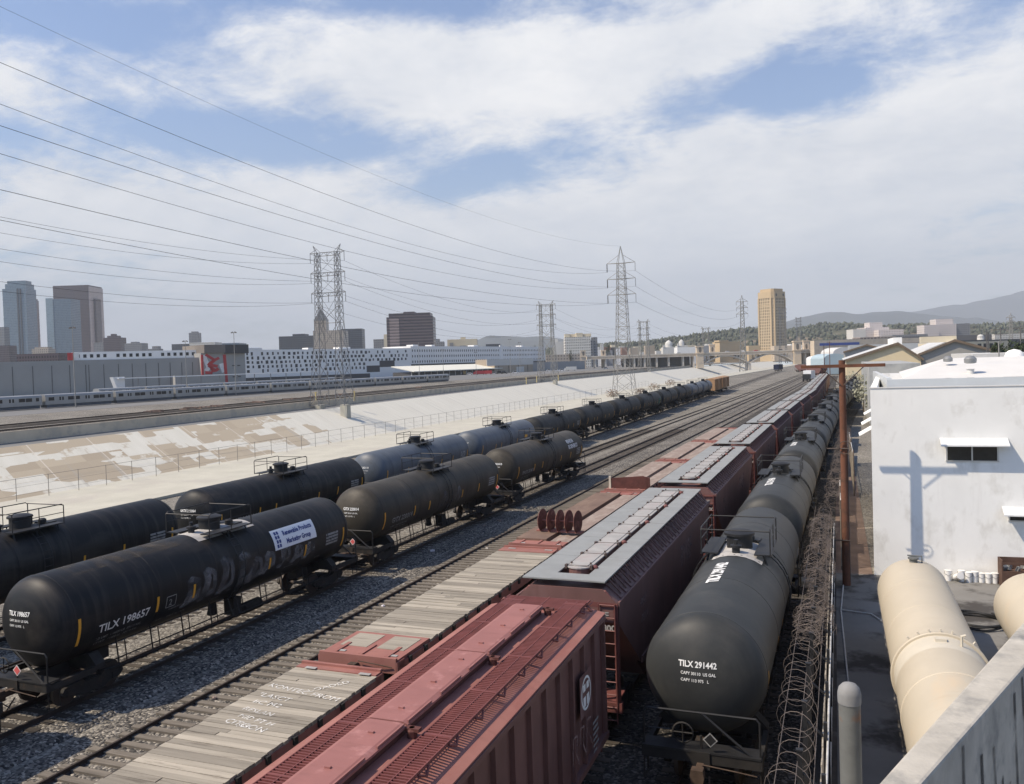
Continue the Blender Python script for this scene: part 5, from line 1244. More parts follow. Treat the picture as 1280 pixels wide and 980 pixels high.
G_GREY = grid_mat('grey_punched_wall', (0.22, 0.22, 0.22), (0.09, 0.09, 0.095), 3.4, 3.6, 0.5, 0.5)
G_DARK = grid_mat('dark_slab_wall', (0.06, 0.066, 0.078), (0.032, 0.036, 0.045), 3.0, 3.8, 0.6, 0.55)
G_WHITE = grid_mat('white_punched_wall', (0.62, 0.60, 0.54), (0.27, 0.25, 0.22), 2.4, 3.5, 0.52, 0.58)
G_PINK = grid_mat('pink_white_wall', (0.66, 0.60, 0.56), (0.40, 0.35, 0.33), 4.5, 4.0, 0.5, 0.45)
G_TOWER = grid_mat('tan_tower_wall', (0.52, 0.41, 0.26), (0.16, 0.125, 0.09), 3.0, 3.9, 0.5, 0.72)
G_TERR = grid_mat('terrace_wall', (0.42, 0.35, 0.29), (0.12, 0.09, 0.08), 5.0, 4.2, 0.75, 0.55)
SK = 'downtown towers on the left skyline'
def tower(label, pl, pr, py, D, m, depth=None, rot=0.0, roof=None, group=SK, side=None, name='skyscraper', cat='skyscraper', crown=None):
    d = (pr - pl) / FPX * D
    t = facade(name, label, cat, pl, D, pr, D + rot, py, depth or d * .8, m, group=group, roof=roof)
    L, H = t['L'], t['H']
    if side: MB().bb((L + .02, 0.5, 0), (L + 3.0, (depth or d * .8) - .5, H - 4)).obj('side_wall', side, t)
    return t, L, H
t, L, H = tower('tall blue glass skyscraper with stepped top at the far left of the skyline', 8, 37, 361, 2100, G_BLUE)
MB().bb((L * .08, 4, H), (L * .98, L * .7, H + 12)).bb((L * .14, 8, H + 12), (L * .93, L * .6, H + 20)).obj('setback', G_BLUE, t)
for u in (.62, .74): MB().bb((L * u, -1.5, 0), (L * u + 3.5, 0, H)).obj('dark_fin', G_DARK, t)
MB().bb((L * .15, -.5, H * .24), (L * .5, 0, H * .27)).obj('plant_band', 'window_dark', t)
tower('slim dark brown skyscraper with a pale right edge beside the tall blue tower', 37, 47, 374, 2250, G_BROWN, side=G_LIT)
t, L, H = tower('pale blue glass skyscraper standing in front of the plum tower', 62, 92, 374, 2000, G_BLUE2)
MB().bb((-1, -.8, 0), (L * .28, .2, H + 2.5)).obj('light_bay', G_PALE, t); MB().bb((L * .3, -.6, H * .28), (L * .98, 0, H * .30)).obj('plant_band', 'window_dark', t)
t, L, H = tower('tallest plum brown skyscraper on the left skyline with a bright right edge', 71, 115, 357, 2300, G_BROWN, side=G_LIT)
MB().bb((L + 3, 20, 0), (L + 9, 50, H * .86)).obj('rear_wing', G_BROWN, t)
tower('grey tan block cut off by the left edge of the photo', -6, 8, 409, 1900, G_GREY)
tower('low brown block under the tall blue skyscraper at the left edge', -8, 13, 432, 1500, G_BROWN)
t, L, H = tower('brown stepped tower with a small peak right of the plum skyscraper', 131, 152, 422, 1800, G_BROWN)
MB().bb((L * .2, 3, H), (L * .8, 20, H + 4)).bb((L * .38, 6, H + 4), (L * .62, 16, H + 8)).obj('peak', G_BROWN, t)
tower('small grey block between the plum skyscraper and the stepped brown tower', 119, 131, 428, 1850, G_GREY)
tower('pale grey apartment block right of the stepped brown tower', 157, 179, 429, 1700, G_GREY, roof=(.3, .6, 3))
tower('small low grey block with a rooftop hut on the left skyline', 184, 200, 436, 1600, G_GREY, roof=(.4, .9, 5))
tower('wide blue grey office block left of the slim grey tower', 216, 239, 430, 1700, G_DARK)
tower('slim plain grey tower standing alone on the left skyline', 238, 250, 416, 1900, G_GREY, roof=(.2, .8, 3))
tower('white gridded block under the slim grey tower', 238, 270, 428, 1600, G_WHITE)
tower('long bluish office block behind the brown topped mural building', 262, 300, 429, 1750, G_BLUE2)
tower('domed low brown building in front of the blue skyscrapers', 41, 62, 436, 1400, G_TAN, roof=(.1, .9, 3))
tower('low brown brick loft block with red trim behind the grey metro wall', 22, 74, 442, 800, G_BROWN, group=None, name='building', cat='building')
tower('dark blue slab office block left of the city hall tower', 350, 394, 420, 1500, G_DARK, roof=(.35, .7, 4))
tower('dark slab office block right of the city hall tower', 428, 454, 411, 1650, G_DARK)
t, L, H = tower('pale stone city hall with a pyramid topped tower behind the lattice pylon', 393, 431, 413, 1450, G_TAN, name='city_hall', cat='building')
tw = L * .40; ux = L * .03
MB().bb((ux, 2, H), (ux + tw, 2 + tw, H + 17)).obj('tower_shaft', G_TAN, t)
b = MB()
n = 7
for k in range(n):
    s_ = 1 - k / n; b.bb((ux + tw / 2 - tw * .5 * s_, 2 + tw / 2 - tw * .5 * s_, H + 17 + k * 2.9), (ux + tw / 2 + tw * .5 * s_, 2 + tw / 2 + tw * .5 * s_, H + 17 + (k + 1) * 2.9))
b.tube([(ux + tw / 2, 2 + tw / 2, H + 36), (ux + tw / 2, 2 + tw / 2, H + 42)], .6, 6)
b.obj('pyramid', G_GREY, t)
tower('grey building with a rounded roof left of the big plum office block', 468, 482, 424, 1350, G_GREY)
tower('slim cream tower touching the left side of the big plum office block', 481, 487, 418, 1300, 'cream_wall')
t, L, H = tower('big plum office block with banded windows right of the city hall', 485, 543, 396, 1150, G_PURPLE, depth=40)
MB().bb((3, 2, H), (L - 3.5, 38, H + 5.2)).bb((L * .36, 6, H + 5.2), (L * .6, 30, H + 7.2)).obj('penthouse', G_PURPLE, t)
MB().bb((4, -.4, 0), (L * .27, .1, H - 2)).obj('lit_bay', grid_mat('pink_banded_wall', (0.29, 0.225, 0.21), (0.13, 0.105, 0.105), 6.0, 4.1, 1.1, 0.4), t)  # same banded wall, its sunlit tone put into the colour
tower('cluster of small grey blocks right of the big plum office block', 545, 556, 427, 1500, G_GREY, roof=(.1, .5, 5))
t, L, H = tower('chunky cream concrete building with slanting wings on the skyline', 560, 597, 424, 1200, 'cream_wall', depth=25)
MB().bb((L * .08, -.5, 0), (L * .2, 0, H * .9)).bb((L * .42, -.5, 0), (L * .62, 0, H * .8)).obj('shaded_bay', 'town_grey', t); MB().bb((L * .45, 2, H), (L * .6, 20, H + 3)).obj('penthouse', 'cream_wall', t)  # grey panels on the front carry the shade of the bays
tower('low dark blue block behind the long white building', 608, 626, 430, 1400, G_DARK)
t, L, H = tower('white gridded hospital block with rooftop boxes left of the tall single pylon', 707, 739, 421, 1100, G_WHITE, depth=30, name='hospital', cat='building', side=G_GREY, group=None)
MB().bb((0, 1, H), (L * .2, 14, H + 4)).bb((L * .45, 1, H), (L * .7, 20, H + 5)).bb((L * .2, 8, H), (L * 1.05, 26, H + 4)).obj('rooftop_boxes', 'cream_wall', t)
MB().bb((L + 3, 3, 0), (L + 9, 26, H - 1)).obj('rear_wing', G_GREY, t)
tower('white stepped building left of the white hospital block', 693, 706, 427, 1150, 'pale_wall', group=None, name='building', cat='building', roof=(0, .4, 4))
tower('pale yellow low school building in front of the white hospital block', 683, 728, 443, 1000, G_TAN, group=None, name='building', cat='building', depth=15)
tower('slim white chimney block right of the white hospital', 751, 755, 430, 1200, 'pale_wall', group=None, name='building', cat='building')

# -------------------------------------------------- metro yard
t = facade('metro_workshop', 'long blank grey workshop wall with dark panel joints across the river', 'building', -70, 400, 256, 455, 450.5, 60, 'metro_grey')
L, H = t['L'], t['H']
for px in (8, 32, 55, 77, 97, 101, 120, 139, 157, 175, 192, 208, 224, 239):
    u = L * (px + 70) / 326; MB().bb((u - .16, -.12, 0), (u + .16, 0, H * .86)).obj('panel_joint', 'panel_joint', t)
MB().bb((L * .46, 6, H), (L, 22, H + 4.2)).obj('upper_storey', 'facade_white', t)
windows(t, [(L * (.48 + .50 * k / 19), L * (.48 + .50 * k / 19) + 1.5, H + 1.3, H + 3.0) for k in range(19) if k % 7 != 5], y=5.9)
sg = MB().bb((L * .445, 5.4, H - .2), (L * .468, 5.9, H + 4.0)).obj('red_sign', 'mural_red', t); MB().bb((L * .469, 5.5, H), (L * .49, 5.9, H + 3.9)).obj('white_sign', 'mural_white', t)
t = facade('mural_building', 'grey workshop tower with a red and white mural and brown rooftop box', 'building', 252, 452, 307, 470, 441, 35, 'metro_grey')
L, H = t['L'], t['H']
MB().bb((L * .05, -1.5, H), (L * .52, 25, H + 4.4)).obj('rooftop_box', 'brown_cladding', t); MB().bb((L * .52, -1.5, H - .4), (L * 1.06, 25, H + 4.4)).obj('dark_rooftop_box', 'dark_cladding', t)
f = lambda u, v: Vector((L * u, -0.08, H * v))
b = MB(); sx = L
for pts, wd in ((((.10, .96), (.30, .80), (.40, .86)), .07), (((.30, .80), (.16, .68), (.36, .62)), .08), (((.16, .66), (.3, .5), (.38, .56)), .08), (((.08, .46), (.24, .44)), .08), (((.18, .1), (.42, .38)), .10), (((.20, .62), (.26, .46)), .06), (((.52, .95), (.55, .15)), .07)):
    ribbon(f, pts, wd, b)
b.obj('mural_red_strokes', 'mural_red', t, fix=False)
g = MB(); f2 = lambda u, v: Vector((L * u, -0.05, H * v))
for pts, wd in ((((.05, .95), (.16, .60), (.10, .5)), .10), (((.44, .7), (.50, .45)), .10)): ribbon(f2, pts, wd, g)
g.obj('mural_white_strokes', 'mural_white', t, fix=False)
for u in (.72, .84):
    for v in (.62, .30): MB().bb((L * u - .7, -.3, H * v), (L * u + .9, 0, H * v + .5)).obj('wall_lamp', 'dark_cladding', t)
MB().bb((-L * .62, -3, 0), (L * .46, -.2, H * .40)).obj('annex', 'metro_grey', t)
MB().bb((-L * .06, -3.3, H * .38), (-L * .01, -2.9, H * .95)).obj('red_fin', 'mural_red', t)
# white apartment building with scattered windows
t = facade('apartment_building', 'big white apartment building with scattered dark windows and a notched corner', 'building', 304, 620, 514, 735, 436.5, 28, 'facade_white')
L, H = t['L'], t['H']; random.seed(21)
rc = []
for r in range(5):
    z = H * (0.30 + 0.66 * r / 5)
    u = 3.0
    while u < L - 3:
        inb = (u > L * .68 and r < 2)
        if not inb and random.random() < .9:
            w_ = random.choice((1.3, 1.6, 2.2)); rc.append((u, u + w_, z + random.uniform(0, .6), z + 2.2 + random.uniform(0, .5)))
        u += 4.1 + random.uniform(-.5, .6)
random.shuffle(rc); windows(t, rc)
MB().bb((L * .70, -.15, H * .20), (L * .785, .1, H * .42)).bb((L * .785, -.15, H * .36), (L * .885, .1, H * .58)).obj('notch', 'dark_cladding', t)
MB().bb((0, -.12, 0), (L * .72, .05, H * .16)).obj('undercroft', 'dark_cladding', t)
MB().bb((2, -.2, H), (L * .1, 8, H + 1.5)).bb((L * .35, -.2, H), (L * .38, 8, H + 1.2)).bb((L * .55, 4, H), (L * .62, 12, H + 1.6)).obj('parapet_steps', 'facade_white', t)
t = facade('apartment_wing', 'long low white wing with rows of small windows right of the notched apartment building', 'building', 514, 740, 682, 980, 433.5, 30, 'facade_white')
L, H = t['L'], t['H']
rc = []
for r in range(3):
    for k in range(70):
        if k == 42: continue
        u = 2 + (L - 4) * k / 70; rc.append((u, u + 1.3, H * (.44 + .185 * r), H * (.44 + .185 * r) + 2.0))
windows(t, rc)
MB().bb((0, -.15, 0), (L, .05, H * .40)).obj('undercroft', 'dark_cladding', t)
MB().bb((L * .595, -.4, H * .42), (L * .615, .4, H + 1.5)).obj('stair_tower', 'facade_white', t)
for k, (u, w_) in enumerate(((.03, .03), (.14, .02), (.42, .03), (.8, .02))): MB().bb((L * u, 3, H), (L * (u + w_), 10, H + 1.4)).obj('rooftop_unit', 'facade_white', t)
t = facade('loading_shed', 'long cream roofed loading shed in front of the white wing', 'shed', 514, 640, 622, 745, 463, 18, 'dark_cladding', zb=2.0)
L, H = t['L'], t['H']
MB().add([(-2, -4, H), (L + 2, -4, H), (L + 2, 18, H + 4.2), (-2, 18, H + 4.2), (-2, -4, H + .6), (L + 2, -4, H + .6), (L + 2, 18, H + 4.8), (-2, 18, H + 4.8)], [(0, 1, 2, 3), (7, 6, 5, 4), (0, 4, 5, 1), (1, 5, 6, 2), (2, 6, 7, 3), (3, 7, 4, 0)]).obj('roof', 'canopy_cream', t)
for k in range(16): MB().bb((L * k / 15 - .3, -.4, 0), (L * k / 15 + .3, -.05, H)).obj('door_post', 'pale_wall', t)
t = facade('warehouse', 'tan brick warehouse with a pale parapet beyond the cream roofed loading shed', 'warehouse', 618, 735, 666, 790, 448.5, 20, 'town_tan')
L, H = t['L'], t['H']
MB().bb((-12, -.3, H * .55), (L + .3, 0.0, H)).obj('parapet', 'pale_wall', t); MB().bb((L * .55, -.2, 0.2), (L * .75, 0, H * .42)).obj('door', 'pale_wall', t)
for k in range(4): MB().bb((L * .1 + L * .25 * k, -.25, 0), (L * .1 + L * .25 * k + .4, -.02, H * .55)).obj('pilaster', 'dark_cladding', t)
t = facade('storage_wall', 'long plain grey retaining wall left of the viaduct start', 'wall', 666, 800, 731, 870, 452, 20, 'town_grey')

# metro trains ----------------------------------------------------------
MT = 'silver metro cars parked in the yard'
def metro_car():
    t = thing('metro_car', 'metro car', 'train', group=MT); Lc, hw = 22.2, 1.55
    b = MB().ext([(-hw, 0.9), (hw, 0.9), (hw, 3.1), (hw * .85, 3.6), (hw * .4, 3.8), (-hw * .4, 3.8), (-hw * .85, 3.6), (-hw, 3.1)], -Lc / 2, Lc / 2, 'X')
    b.obj('body', 'train_steel', t)
    MB().bb((-Lc / 2 + .5, -1.3, 0.05), (Lc / 2 - .5, 1.3, .9)).obj('skirt', 'train_skirt', t)
    for s, w_ in ((-9.3, 1.7), (-6.6, .5), (-5.7, .5), (-3.2, 1.8), (-1.2, 1.8), (1.8, .5), (2.7, .5), (5.2, 1.8), (7.2, 1.8), (9.7, .9)):
        MB().bb((s - w_ / 2, -hw - .03, 2.0), (s + w_ / 2, -hw + .03, 2.95)).obj('window', 'window_dark', t)
    return t
mp_ = None
def metro_row(pts, z, n, labels, u0=0.0):
    global mp_
    P = [gnd(px, py, z) for px, py in pts]; k = 0
    d = (P[1] - P[0]); D_ = d.length; d.normalize(); s_ = u0
    for i in range(n):
        p = P[0] + d * s_
        if mp_ is None: mp_ = o = metro_car()
        else: o = copy_tree(mp_)
        o['label'] = labels[i]; o.location = (p.x, p.y, z + .15); o.rotation_euler.z = math.atan2(d.y, d.x); s_ += 23.2
ordn = ['first', 'second', 'third', 'fourth', 'fifth', 'sixth', 'seventh', 'eighth', 'ninth', 'tenth', 'eleventh', 'twelfth', 'thirteenth']
P0 = gnd(0, 514.5, 2.2)
metro_row([(0, 514.5), (318, 493)], 2.2, 11, [ordn[i] + ' silver metro car from the left in the front yard row' for i in range(11)], 0)
metro_row([(150, 497.5), (330, 486)], 2.2, 7, [ordn[i] + ' silver metro car from the left in the rear row under the canopy' for i in range(7)], 0)
t = facade('platform_canopy', 'long thin white canopy over the rear row of metro cars', 'canopy', 148, 345, 430, 480, 478, 5, 'facade_white', zb=9.3, part='roof')
t.children[0].scale.z = 0.35 / t['H']
for k in range(14): MB().bb((t['L'] * k / 13, 2.3, -7.1), (t['L'] * k / 13 + .25, 2.6, 0)).obj('post', 'town_grey', t)
MB().ext([(0, -4), (3.8, -4), (3.8, .8), (-1.8, .8)], 1, 3).obj('end_screen', 'facade_white', t)

# floodlight masts ---------------------------------------------------------
for i, (px, pyt, D, lb) in enumerate(((93, 409, 235, 'tall floodlight mast before the pale blue skyscraper'), (233, 426, 300, 'floodlight mast before the grey workshop wall, left of the mural'), (294, 415, 300, 'floodlight mast rising over the brown rooftop box'),
        (524, 428, 480, 'lamp mast before the big plum office block'), (554, 437, 520, 'lamp mast before the cream loading shed'), (595, 440, 560, 'lamp mast by the red trailers'), (638, 424, 560, 'lamp mast before the tan brick warehouse'), (650, 428, 600, 'thin lamp mast right of the tan brick warehouse'))):
    p = at(px, hor(px), D); zt = CAMH + (hor(px) - pyt) / FPX * D
    t = thing('floodlight_mast', lb, 'lamp post', (p.x, p.y, 1.45), group='lamp masts across the river')
    MB().tube([(0, 0, 0), (0, 0, zt - 1.45)], [0.16, 0.08], 8).obj('pole', 'lattice_steel', t)
    b = MB()
    for s in (-1, 1): b.box((s * .75, 0, zt - 1.6), (.8, .3, .35), ry=s * .3); b.tube([(0, 0, zt - 1.9), (s * .6, 0, zt - 1.65)], .05, 5)
    b.obj('lamp_head', 'town_dark', t)

# vehicles in the far car park -----------------------------------------------
def vehicle(kind, label, px, py, D, m, L=4.6, H=1.5, cabin=True, grp='vehicles parked beyond the far tracks'):
    p = at(px, hor(px), D); t = thing(kind, label, kind.split('_')[-1], (p.x, p.y, 2.2), math.atan2(RH.y, RH.x) + random.uniform(-.1, .1), grp)
    b = MB()
    if cabin: b.ext([(-L / 2, .3), (L / 2, .3), (L / 2, .8), (L * .3, .9), (L * .15, H), (-L * .3, H), (-L * .42, .9), (-L / 2, .85)], -.85, .85)
    else: b.bb((-L / 2, -1.2, .6), (L / 2, 1.2, H)).bb((-L / 2 - 1.6, -1.1, .5), (-L / 2 - .1, 1.1, H * .7))
    b.obj('body', m, t)
    if cabin: MB().ext([(L * .27, .93), (L * .13, H - .1), (-L * .28, H - .1), (-L * .38, .93)], -.87, .87).obj('windows', 'window_dark', t)
    for x in (-L * .32, L * .32):
        for s in (-1, 1): MB().lathe((x, s * .85, .34), [(.34, -.1), (.34, .1)], 12, 'Y').obj('wheel', 'tyre', t)
V = vehicle
random.seed(9)
V('box_truck', 'white box truck parked left of the yellow truck', 567, 466, 700, 'car_white', 6, 3.4, False); V('box_truck', 'yellow box truck in the far car park', 577, 466, 700, 'truck_yellow', 6.5, 3.3, False)
V('parked_car', 'white car between the yellow truck and the red trailers', 587, 466, 690, 'car_white', 4.8, 1.9); V('trailer', 'left red trailer in the far car park', 600, 467, 680, 'car_red', 8, 3.2, False); V('trailer', 'right red trailer in the far car park', 610, 467, 680, 'car_red', 6, 3.2, False)
V('parked_car', 'silver car right of the red trailers', 617, 466, 700, 'car_silver', 4.8, 1.9); V('parked_van', 'left black van right of the red trailers', 624, 466, 690, 'car_black', 5.4, 2.6); V('parked_van', 'right black van beside the tan brick warehouse', 630, 466, 690, 'car_black', 5.4, 2.6)
V('parked_car', 'white car before the pale warehouse door', 644, 465, 700, 'car_white', 5, 2.0); V('parked_car', 'leftmost white car below the grey retaining wall', 686, 461, 760, 'car_white', 5, 2.0)
V('parked_car', 'middle white car below the grey retaining wall', 695, 461, 760, 'car_white', 5, 2.0); V('parked_car', 'rightmost white car below the grey retaining wall', 702, 460, 760, 'car_white', 5, 2.0); V('box_trailer', 'pale trailer parked left of the viaduct columns', 714, 459, 760, 'pale_wall', 9, 3.6, False)
V('parked_car', 'silver car under the left end of the viaduct', 757, 457, 800, 'car_silver', 5, 2.0); V('parked_car', 'small white car before the white apartment wing', 533, 468, 650, 'car_white', 4.8, 1.9)

# -------------------------------------------------- arched bridge
BD = 900.0
BP = CO + FH * BD
t = thing('arched_bridge', 'tan concrete river bridge with two arches and square pillar towers', 'bridge', (BP.x, BP.y, 0), math.atan2(RH.y, RH.x))
U = lambda px: (px - 640) / FPX * BD
Z = lambda px, py: CAMH + (hor(px) - py) / FPX * BD
b = MB()
def deck(p0, p1):
    zt0, zt1 = Z(p0, 441 + .0315 * (860 - p0)), Z(p1, 441 + .0315 * (860 - p1))
    return zt0
zt = 15.4; W = 14.0
MB().bb((U(735), 0, zt - 3.6), (U(1140), W, zt - 1.2)).obj('deck', 'bridge_concrete', t)
r = MB().bb((U(735), -.5, zt - 1.2), (U(1140), -.05, zt)).bb((U(735), W + .05, zt - 1.2), (U(1140), W + .5, zt)).bb((U(735), -.8, zt - 3.7), (U(1140), -.1, zt - 3.1)); r.obj('railing', 'bridge_pale', t)
zg = 1.5
for px in (745, 758, 770, 782, 794, 807, 822, 837, 855, 868, 1008, 1022, 1036):
    for v in (1.0, 7.0, 13.0): MB().bb((U(px) - .8, v - .7, -.5), (U(px) + .8, v + .7, zt - 3.6)).obj('column', 'bridge_pale', t)
MB().bb((U(780), W - 2.0, -.5), (U(866), W - 1.5, zt - 3.6)).bb((U(1003), W - 2, -.5), (U(1030), W - 1.5, zt - 3.6)).obj('back_wall', 'bridge_dark', t)  # added dark panels stand for the shade behind the columns
def pil(px, wpx, pyt, v, z0):
    z1 = Z(px, pyt); w_ = wpx / FPX * BD
    m_ = MB().bb((U(px) - w_ / 2, v - w_ * .35, z0), (U(px) + w_ / 2, v + w_ * .35, z1 - 1.2)).bb((U(px) - w_ * .58, v - w_ * .42, z1 - 1.2), (U(px) + w_ * .58, v + w_ * .42, z1)).bb((U(px) - w_ * .6, v - w_ * .45, zt - 1.0), (U(px) + w_ * .6, v + w_ * .45, zt - .2))
    p_ = m_.obj('pillar_tower', 'bridge_concrete', t)
    c_ = [(U(px) + w_ * .2 * math.cos(a), zt + 2.4 + w_ * .32 * math.sin(a) + (1.6 if math.sin(a) > 0 else 0)) for a in [2 * PI * k / 14 for k in range(14)]]
    MB().ext(c_, v - w_ * .35 - .1, v - w_ * .35 + .02).obj('niche', 'bridge_dark', p_)
pil(875.5, 8.5, 432.5, 0, -1); pil(895, 6.5, 430, W, 5); pil(997, 9, 426, 0, -6); pil(1014, 7, 425, W, -1); pil(730, 6, 438, 0, 0); pil(757, 5.5, 437.5, W, 2)
for (pa_, pb_, zs, zc) in ((880.5, 936.5, 2.6, 10.7), (939.5, 992.5, 2.6, 11.3)):
    ua, ub = U(pa_), U(pb_); n = 24; up, lo = [], []
    for k in range(n + 1):
        s_ = k / n; x = ua + (ub - ua) * s_; q = 1 - (2 * s_ - 1) ** 2
        lo.append((x, zs + (zc - zs) * q - 0.1)); up.append((x, zs + (zc - zs) * q + 0.9 + 0.5 * (1 - q)))
    for v0, v1 in ((0.0, 5.5), (8.5, W)): MB().ext(lo + up[::-1], v0, v1).obj('arch', 'bridge_pale', t)
    for k in range(1, 8):
        s_ = k / 8; x = ua + (ub - ua) * s_; q = 1 - (2 * s_ - 1) ** 2; z0 = zs + (zc - zs) * q + .8
        if zt - 3.6 - z0 > .4:
            for v in (1.2, W - 1.2): MB().bb((x - .55, v - .5, z0), (x + .55, v + .5, zt - 3.6)).obj('spandrel_column', 'bridge_pale', t)
MB().bb((U(936.3), 0.5, -9), (U(939.7), W - .5, 4.2)).obj('pier', 'bridge_pale', t)
for i, (px, D) in enumerate(((826, 893), (910, 893), (962, 893), (1046, 893))): pass
random.seed(4)
for i, (px, kind, m) in enumerate(((912, 'parked_car', 'car_silver'), (931, 'parked_van', 'car_white'), (948, 'parked_car', 'car_red'), (979, 'parked_car', 'car_black'), (851, 'parked_car', 'car_silver'))):
    p = BP + RH * U(px) + FH * 6; tt = thing(kind.replace('parked', 'road'), ['silver car on the bridge deck left of its centre', 'white van on the bridge deck over the middle pier', 'red car on the bridge deck below the tan tower', 'black car on the bridge deck near the right pillar', 'silver car on the bridge deck left of the left pillar'][i], 'car', (p.x, p.y, zt - 1.19), math.atan2(RH.y, RH.x), 'vehicles crossing the bridge')
    MB().ext([(-2.5, .3), (2.5, .3), (2.5, 1.1), (1.3, 2.2), (-1.6, 2.2), (-2.5, 1.2)], -.9, .9).obj('body', m, tt)
    for x in (-1.5, 1.5): MB().lathe((x, -.8, .4), [(.4, -.1), (.4, .1)], 10, 'Y').obj('wheel', 'tyre', tt)
# tan tower block beyond the bridge
p = at(966, hor(966), 1150); rz = math.atan2(RH.y, RH.x) + rad(33)
t = thing('office_tower', 'tan stone office tower with vertical window strips beyond the arched bridge', 'skyscraper', (p.x, p.y, 2), rz)
s_ = 13.6; H = CAMH + (hor(966) - 366) / FPX * 1150 - 2; cb_ = 3.2
oct_ = [(-s_ + cb_, -s_), (s_ - cb_, -s_), (s_, -s_ + cb_), (s_, s_ - cb_), (s_ - cb_, s_), (-s_ + cb_, s_), (-s_, s_ - cb_), (-s_, -s_ + cb_)]
MB().ext(oct_, 16, H - 8, 'Z').obj('wall', G_TOWER, t)
MB().ext([(x * 1.03, y * 1.03) for x, y in oct_], H - 8, H + .5, 'Z').ext([(x * .86, y * .86) for x, y in oct_], H + .5, H + 4.5, 'Z').ext([(x * 1.02, y * 1.02) for x, y in oct_], H - 18, H - 17, 'Z').obj('crown', 'cream_band_paint', t)
mk('tower_stone', (0.52, 0.40, 0.25), rough=0.9, var=0.08, scale=0.05)
for o in t.children:
    if o.name.startswith('crown'): o.data.materials[0] = M_['tower_stone']
b = MB()
for x, y in oct_: b.box((x * 1.0, y * 1.0, (H - 8 + 16) / 2), (1.5, 1.5, H - 24))
b.obj('corner_piers', 'tower_stone', t)
MB().ext([(x * 1.12, y * 1.12) for x, y in oct_], 0, 16, 'Z').obj('podium', 'tower_stone', t)
for k in range(3):
    for side in (0, 1):
        c_ = [(-8 + 8 * k + 2.2 * math.cos(a), 8 + 2.2 * math.sin(a) + (3.5 if math.sin(a) > 0 else -5)) for a in [2 * PI * j / 14 for j in range(14)]]
        if side == 0: MB().ext(c_, -s_ * 1.12 - .1, -s_ * 1.12 + .1).obj('arch_window', 'bridge_dark', t)
        else: MB().ext(c_, s_ * 1.12 - .1, s_ * 1.12 + .1, 'X').obj('arch_window', 'bridge_dark', t)
c_ = [(1.5 * math.cos(a), H - 4 + 2.0 * math.sin(a)) for a in [2 * PI * j / 12 for j in range(12)]]
for dx in (-7, 7): MB().ext([(x + dx, z) for x, z in c_], -s_ * 1.03 - .1, -s_ * 1.03 + .1).obj('arch_window', 'bridge_dark', t)

